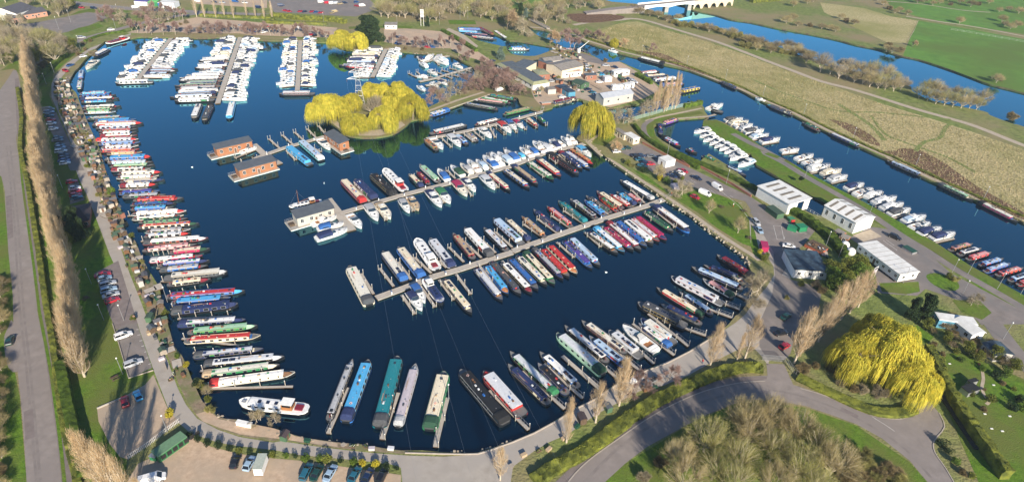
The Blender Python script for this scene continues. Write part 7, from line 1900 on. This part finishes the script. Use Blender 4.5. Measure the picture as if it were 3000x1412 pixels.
r = boxthing('scrap_skip', 'rusty red open skip full of scrap by the hedge', 'skip', 'M4', (383,640), (500,700), (545,665), 1.2, flat('rusty_red', (.36,.09,.04), .8), M_WOODD, top='scrap')
for k in range(16): MB().box(-.6, .6, -.12, .12, -.1, .15, 0).build('scrap_piece', [rnd.choice([M_WOODD, M_STEEL, M_WHITEP, P('brown')])], r, loc=(rnd.uniform(1, 7), rnd.uniform(.5, 3), 1.5)).rotation_euler = (rnd.uniform(-.5,.5), rnd.uniform(-.5,.5), rnd.uniform(0,3))
boxthing('green_shelter', 'dark green mesh bin shelter along the drive wall', 'shelter', 'M4', (108,375), (190,435), (225,415), 2.0, W_GREEN, R_GREEN, part='wall', top='roof')
boxthing('crimson_box', 'crimson covered kiosk at the bend of the drive', 'kiosk', 'M4', (68,620), (80,665), (125,655), 1.9, P('crimson'), P('crimson'), part='wall', top='roof')
boxthing('covered_car', 'car under a pale grey sheet at the car park edge', 'covered car', 'M3', (1366,215), (1395,242), (1428,228), 1.2, CV('lilac'), CV('lilac'), part='sheet', top='sheet_top')
boxthing('steel_frame', 'pale blue steel crate frame on the right lawn', 'steel crate', 'B4', (1492,535), (1550,580), (1605,530), 1.6, M_STEEL, M_BLACK, part='frame', top='cover')
boxthing('steel_frame', 'second pale blue steel crate frame behind the first', 'steel crate', 'B4', (1535,488), (1560,508), (1600,478), 1.6, M_STEEL, M_BLACK, part='frame', top='cover')
boxthing('flat_trailer', 'trailer with a green machine behind the black pickup', 'trailer', 'M4', (1075,660), (1150,705), (1175,690), .8, M_STEEL, P('dkgreen'), part='chassis', top='load')
for i, (x, y, s) in enumerate([(572, 588, 1.3), (665, 655, 1.6), (705, 705, 1.7)]):
    p = g('M4', x, y, 1); m = MB(); m.loft([[(s*math.sin(math.pi*(k+.5)/9)*math.cos(a*math.pi/6), s*math.sin(math.pi*(k+.5)/9)*math.sin(a*math.pi/6), s*.9-s*.9*math.cos(math.pi*(k+.5)/9)) for a in range(12)] for k in range(9)], 0)
    o = m.build('gas_tank', [M_GEL], smooth=True); o.location = (p.x, p.y, 0); tag(o, 'white domed tank, %s down the hedge' % ordn(i+1), 'tank', 'white domed tanks')
# fences, walls, gate
def railing(label, spec, h, m_, step=1.0, name='railing_fence', cat='fence', thick=.04, rails=(.35, 1.0), panel=None, group=None):
    Q = pts(spec); r = empty(name, label=label, cat=cat, group=group); m = MB(); mr_ = MB()
    for i in range(len(Q)-1):
        a, b = Q[i], Q[i+1]; L = (b-a).length; n = max(1, int(L/step))
        for k in range(n): p = a.lerp(b, k/n); m.tube((p.x, p.y, 0), (p.x, p.y, h), thick, thick, 4)
        for z in rails: mr_.tube((a.x, a.y, h*z), (b.x, b.y, h*z), thick*.8, thick*.8, 4)
        if panel: mr_.face([(a.x, a.y, .1), (b.x, b.y, .1), (b.x, b.y, h*.95), (a.x, a.y, h*.95)], 1)
    m.build('uprights', [m_], r); mr_.build('rails', [m_, panel or m_], r); return r
def meshmat(name, col, alpha):
    m = bpy.data.materials.new(name); m.use_nodes = True; nt = m.node_tree; b = nt.nodes['Principled BSDF']; b.inputs['Base Color'].default_value = c4(col); b.inputs['Alpha'].default_value = alpha; return m
M_MESH = meshmat('wire_mesh', (.30,.42,.34), .45)
railing('pale green wire fence along the boatyard channel path', "T3 1040,882 1130,850 1240,820 1340,790 1440,765 1590,742", 2.2, M_STEEL, 2.5, panel=M_MESH, name='wire_fence')
railing('white picket fence beside the green bin store', "B1 912,1050 1050,960 1190,850 1280,785", 1.3, M_WHITEP, .35, name='picket_fence')
railing('low rail beside the small basin by the boat shelter', "M4 395,400 470,445 500,465", 1.1, M_WHITEP, 1.5)
railing('thin white field fence, top right', "T4 1420,215 1600,245 1780,275 1939,305 2300,370", 1.3, M_WHITEP, 4)
railing('thin wooden field fence down to the river', "T4 1190,150 1160,220 1110,300", 1.3, M_WOOD, 3)
railing('thin post rail along the left lawn edge', "M1 860,480 M1 690,500 740,620 780,720", 1.0, M_WOODD, 1.5) if False else None
railing('timber fence behind the boatyard cars', "T3 800,605 880,650", 1.6, M_WOODD, .5)
railing('fine wire fence behind the far gravel car park', "T1 1430,128 1939,158 T2 300,188 650,192", 1.6, M_STEEL, 4)
railing('white road rail along the top left road', "T1 520,18 700,40 1000,62 1250,75", .8, M_STEEL, 3)
r = railing('silver steel entrance gate across the drive entrance', "B4 78,345 240,358", 2.0, M_STEEL, .22, name='entrance_gate', cat='gate', rails=(.05, .5, 1.0))
railing('grey mesh fence running down from the entrance gate', "B4 240,358 300,440 330,470", 2.0, M_STEEL, .6, name='mesh_fence')
def wall(label, spec, w_, h, m_, name='low_wall'):
    Q = pts(spec); m = MB()
    for i in range(len(Q)-1):
        d = (Q[i+1]-Q[i]).normalized(); nn = Vector((-d.y, d.x, 0))*w_/2; a, b = Q[i], Q[i+1]
        m.loft([[(q-nn)[:2]+(z,) if False else ((q-nn).x, (q-nn).y, 0), ((q+nn).x, (q+nn).y, 0), ((q+nn).x, (q+nn).y, h+.001*i), ((q-nn).x, (q-nn).y, h+.001*i)] for q in (a, b)], 0)
    tag(m.build(name, [m_]), label, 'wall')
wall('pale kerb wall between the drive and the bottom moorings', "B2 1180,1005 1450,1012 1600,1015 B3 0,1012 100,982 250,928 400,865 560,778 700,690 820,632 1000,512 1200,420 1350,365 1500,288 1650,195", .25, .25, M_KERB)
wall('low brick wall with bins along the car park top', "T3 1170,1020 1300,1090 1500,1190 M3 1400,20 1600,110 1800,220 1939,310", .4, .9, W_BRICK)
wall('timber edging along the spit', "T2 1320,838 1500,772 1780,674", .3, .35, M_WOOD, 'timber_edging')
wall('planter wall across the corner garden', "B1 690,692 860,620", .25, .4, M_CONC)
wall('long edging wall beside the left lawn', "B1 800,90 850,250 915,475 1090,420", .2, .3, M_WOOD)
wall('dark low strip painted as hedge shade, right of the outer road', "B4 1190,270 1260,420 1350,600 1480,800 1600,980", 1.2, .5, mat('hedge_shade_dark', (.03,.03,.025), .9))  # near-black strip stands in for the shade the tall hedge casts
# stones of the rip-rap shore
m = MB()
def alongs(spec, step, jit): return [q for part in spec.split('|') for q in along(pts(part), step, jit)]
for p in alongs("T3 790,1010 880,1095 | M3 920,30 1110,160 1260,262 1320,305 1370,340 1510,430 1610,510 1710,590 1810,665 1905,735 1935,800", .28, .45):
    s = tr.uniform(.2, .5); q = rv(.15); z = tr.uniform(-.75, .05); k = len(m.v)
    m.box(p.x-s+q.x, p.x+s+q.x, p.y-s+q.y, p.y+s+q.y, z-.3, z+s*.6, 0, s*.35, s*.35)
tag(m.build('shore_stones', [mat('pale_stones', (.42,.36,.28), .9, (.24,.2,.15), 1.2)]), kind='stuff')
m = MB()
for p in alongs("B2 1500,988 1600,994 | B3 0,988 100,958 250,908 | B1 1450,650 1500,700 1560,755 1700,785 | B2 150,845 300,862 400,890 600,925 900,950 | T3 545,745 720,702 | T2 1045,345 1250,374 1480,388", .45, .3):
    s = tr.uniform(.15, .4); q = rv(.2); z = tr.uniform(-.8, .0); m.box(p.x-s+q.x, p.x+s+q.x, p.y-s+q.y, p.y+s+q.y, z-.3, z+s*.6, 0, s*.35, s*.35)
tag(m.build('shore_stones', [MATS['pale_stones']]), kind='stuff')
# crane at the boatyard
p = g('T3', 715, 375); r = empty('dockside_crane', (p.x, p.y, 0), R(35), 'white dockside crane at the boatyard point', 'crane'); MB().box(-.8, .8, -.8, .8, 0, 2.4, 0).build('cab', [M_WHITEP], r); MB().tube((0,0,2.2), (8,0,6.5), .25, .15, 5).build('jib', [M_WHITEP], r)
# road and parking markings
mk = MB()
def line(spec, w_=.06, z=.045):
    Q = pts(spec)
    for i in range(len(Q)-1):
        d = (Q[i+1]-Q[i]).normalized(); nn = Vector((-d.y, d.x, 0))*w_; mk.face([(Q[i]-nn)[:2]+(z,) if False else ((Q[i]-nn).x, (Q[i]-nn).y, z), ((Q[i+1]-nn).x, (Q[i+1]-nn).y, z), ((Q[i+1]+nn).x, (Q[i+1]+nn).y, z), ((Q[i]+nn).x, (Q[i]+nn).y, z)], 0)
for s in ("M4 160,512 215,515 235,612 185,610 160,512", "M4 215,628 298,632 302,645", "M4 290,555 400,570", "M4 240,480 330,560", "M4 235,612 240,590", "M3 1455,195 1500,225", "M3 1480,190 1525,218", "M3 1510,185 1550,210", "M3 1300,165 1350,190", "M3 1600,240 1660,285", "M3 1640,250 1690,290", "M3 1730,270 1790,320 1850,370 1900,430 1935,480", "M3 1790,300 1810,310", "M3 1850,355 1875,350", "M4 940,618 1000,660 1040,690", "M4 960,612 1020,655", "B1 965,130 985,128", "B1 975,168 998,165", "B1 990,210 1012,206", "B1 1005,248 1025,243", "B1 1025,290 1040,285", "B1 1035,332 1055,327", "B1 1055,375 1072,370"): line(s, .05 if s[0] == 'M' else .08)
tag(mk.build('parking_marking', [M_PAINT]), kind='structure')
# reeds of the meadow, tufts standing up from it
m = MB(); MP = [pts("T3 770,270 1000,170 1250,190 1600,290 1939,405 T4 300,520 900,730 1939,1065 M4 2000,530 1250,160 980,20 T4 540,915 T3 1939,660 1330,430 1000,345"), ]
xs = [p.x for p in MP[0]]; ys = [p.y for p in MP[0]]
for k in range(110000):
    p = Vector((tr.uniform(min(xs), max(xs)), tr.uniform(min(ys), max(ys)), 0))
    if not inside(p, MP[0]): continue
    sliver(m, p, Vector((tr.gauss(0,.3), tr.gauss(0,.3), tr.uniform(.35, .8))), tr.uniform(.15, .4))
o = m.build('reeds', [leafmat('dry_reed', (.60,.50,.30), (.36,.32,.15), .12, .3)]); tag(o, kind='stuff')
garden("T3 520,340 640,400 740,470 880,520 1000,560", 'in the boatyard', 'odds and ends in the boatyard', 3.5, 3, 14, .3)
garden("T3 560,560 640,620 760,680", 'by the boatyard lane', 'odds and ends by the boatyard lane', 3.0, 2, 8, .3)
garden("T3 900,520 960,540 1020,560 1060,610", 'by the white boatyard cabin', 'odds and ends by the white boatyard cabin', 3.0, 2, 6, .2)
garden("T3 400,640 450,700", 'at the boatyard corner', 'odds and ends at the boatyard corner', 3.0, 2, 6, .3)
garden("M4 430,690 560,740 640,760", 'behind the scrap skip', 'odds and ends behind the scrap skip', 2.4, 2, 5, .2)
# swans
for i, (t, x, y) in enumerate([('M1', 1365, 100), ('M2', 605, 213), ('M3', 910, 845)]):
    p = g(t, x, y, WL); m = MB(); m.loft([[(xx, -w_, .0), (xx, -w_, .2), (xx, 0, .38*w_/.2+.05), (xx, w_, .2), (xx, w_, 0)] for xx, w_ in ((-.5,.03),(-.25,.18),(.1,.2),(.35,.08))], 0); m.tube((.32,0,.15), (.42,0,.6), .05, .035, 5); m.tube((.42,0,.6), (.58,0,.55), .05, .02, 5)
    o = m.build('swan', [M_WHITEP]); o.location = (p.x, p.y, WL+.02); o.rotation_euler = (0, 0, i*1.7); o.scale = (.9,.9,.9); tag(o, 'white swan floating on open water, %s from the left' % ordn(i+1), 'swan', 'swans on the marina')

def lettering(txt, parent, loc, rot, size, m_):
    c = bpy.data.curves.new('lettering', 'FONT'); c.body = txt; c.size = size; c.extrude = .01; c.align_x = 'CENTER'; c.materials.append(m_)
    t_ = bpy.data.objects.new('lettering_source', c); me = bpy.data.meshes.new_from_object(t_); bpy.data.objects.remove(t_); me.materials.clear(); me.materials.append(m_)
    o = bpy.data.objects.new('name_lettering', me); COL.objects.link(o); o.parent = parent; o.location = loc; o.rotation_euler = rot
tgt = g('B1', 1500, 82, WL); nb_ = min((o for o in COL.objects if o.type == 'EMPTY' and not o.parent and o.get('category') == 'narrowboat'), key=lambda o: (o.location - tgt).length)
lettering('KARA', nb_, (4.6, -1.17, .78), (R(80), 0, 0), .62, M_WHITEP)
lettering('CUTCBASIL', r_, (L_*.6, -.04, 1.3), (R(90), 0, 0), 1.5, P('dkgrey'))
p = g('M4', 862, 880); r = empty('notice_board', (p.x, p.y, 0), R(35), 'white framed notice board beside the long white cabin', 'notice board')
for x in (-1.1, 1.1): MB().box(x-.07, x+.07, -.07, .07, 0, 4.2, 0).build('post', [M_WHITEP], r)
MB().box(-1.0, 1.0, -.05, .05, 1.9, 3.3, 0).build('sign_panel', [P('lilac')], r); MB().box(-1.2, 1.2, -.08, .08, 4.1, 4.3, 0).build('top_rail', [M_WHITEP], r)
# more planting at the lower right, more lorries far away
for i, p in enumerate(pts("B4 1290,330 1360,310 1450,300 1480,350 1560,330 1620,380 1330,380 1400,1000 1450,1080 1500,1150 1560,1180 1350,950 1640,420 1660,560 1690,640 1740,470 1800,450 1780,520 1860,560 1900,640 1930,700 1650,700 1560,600 1850,700")):
    k = [SHR[0], SCRUB[0], SHR[3], SHR[1]][i % 4]; plant(k, p, tr.uniform(1.0, 2.4), 1, 'low bush, %s on the lower right garden lawn' % ordn(i+1), 'shrub', 'bushes on the lower right lawn', 5 if i % 4 == 1 else 1.5)
for i, (x, y) in enumerate([(1410, 372), (1722, 523), (1660, 728), (1837, 744), (1708, 832), (1784, 850)]):
    p = g('B4', x, y); MB_ = MB().box(-.35, .35, -.18, .18, 0, .12, 0); o = MB_.build('grave_marker' if False else 'stone_slab', [M_WHITEP]); o.location = (p.x, p.y, .03); tag(o, 'small white slab lying in the lower right grass, %s of six' % ordn(i+1), 'slab', 'white slabs in the grass')
strip('garden_path', smooth(pts("B4 1640,410 1650,480 1640,540 1660,600 1690,640 1670,660"), 3), .4, .4, .06, M_PATH)
spare = [o for o in COL.objects if o.type == 'EMPTY' and not o.parent and not o.get('label')]
for o in spare:
    for c in list(o.children_recursive): bpy.data.objects.remove(c)
for o in spare: bpy.data.objects.remove(o)
# the air
hz = MB().box(-1400, 1700, -160, 2600, -3.5, 150, 0)
hm = bpy.data.materials.new('air_haze'); hm.use_nodes = True; nt = hm.node_tree; nt.nodes.clear()
ho = nd(nt, 'ShaderNodeOutputMaterial'); hv = nd(nt, 'ShaderNodeVolumePrincipled'); hv.inputs['Color'].default_value = (.72, .86, 1.0, 1); hv.inputs['Density'].default_value = 0.00013; hv.inputs['Anisotropy'].default_value = .2
nt.links.new(hv.outputs[0], ho.inputs['Volume']); tag(hz.build('haze', [hm]), kind='stuff')
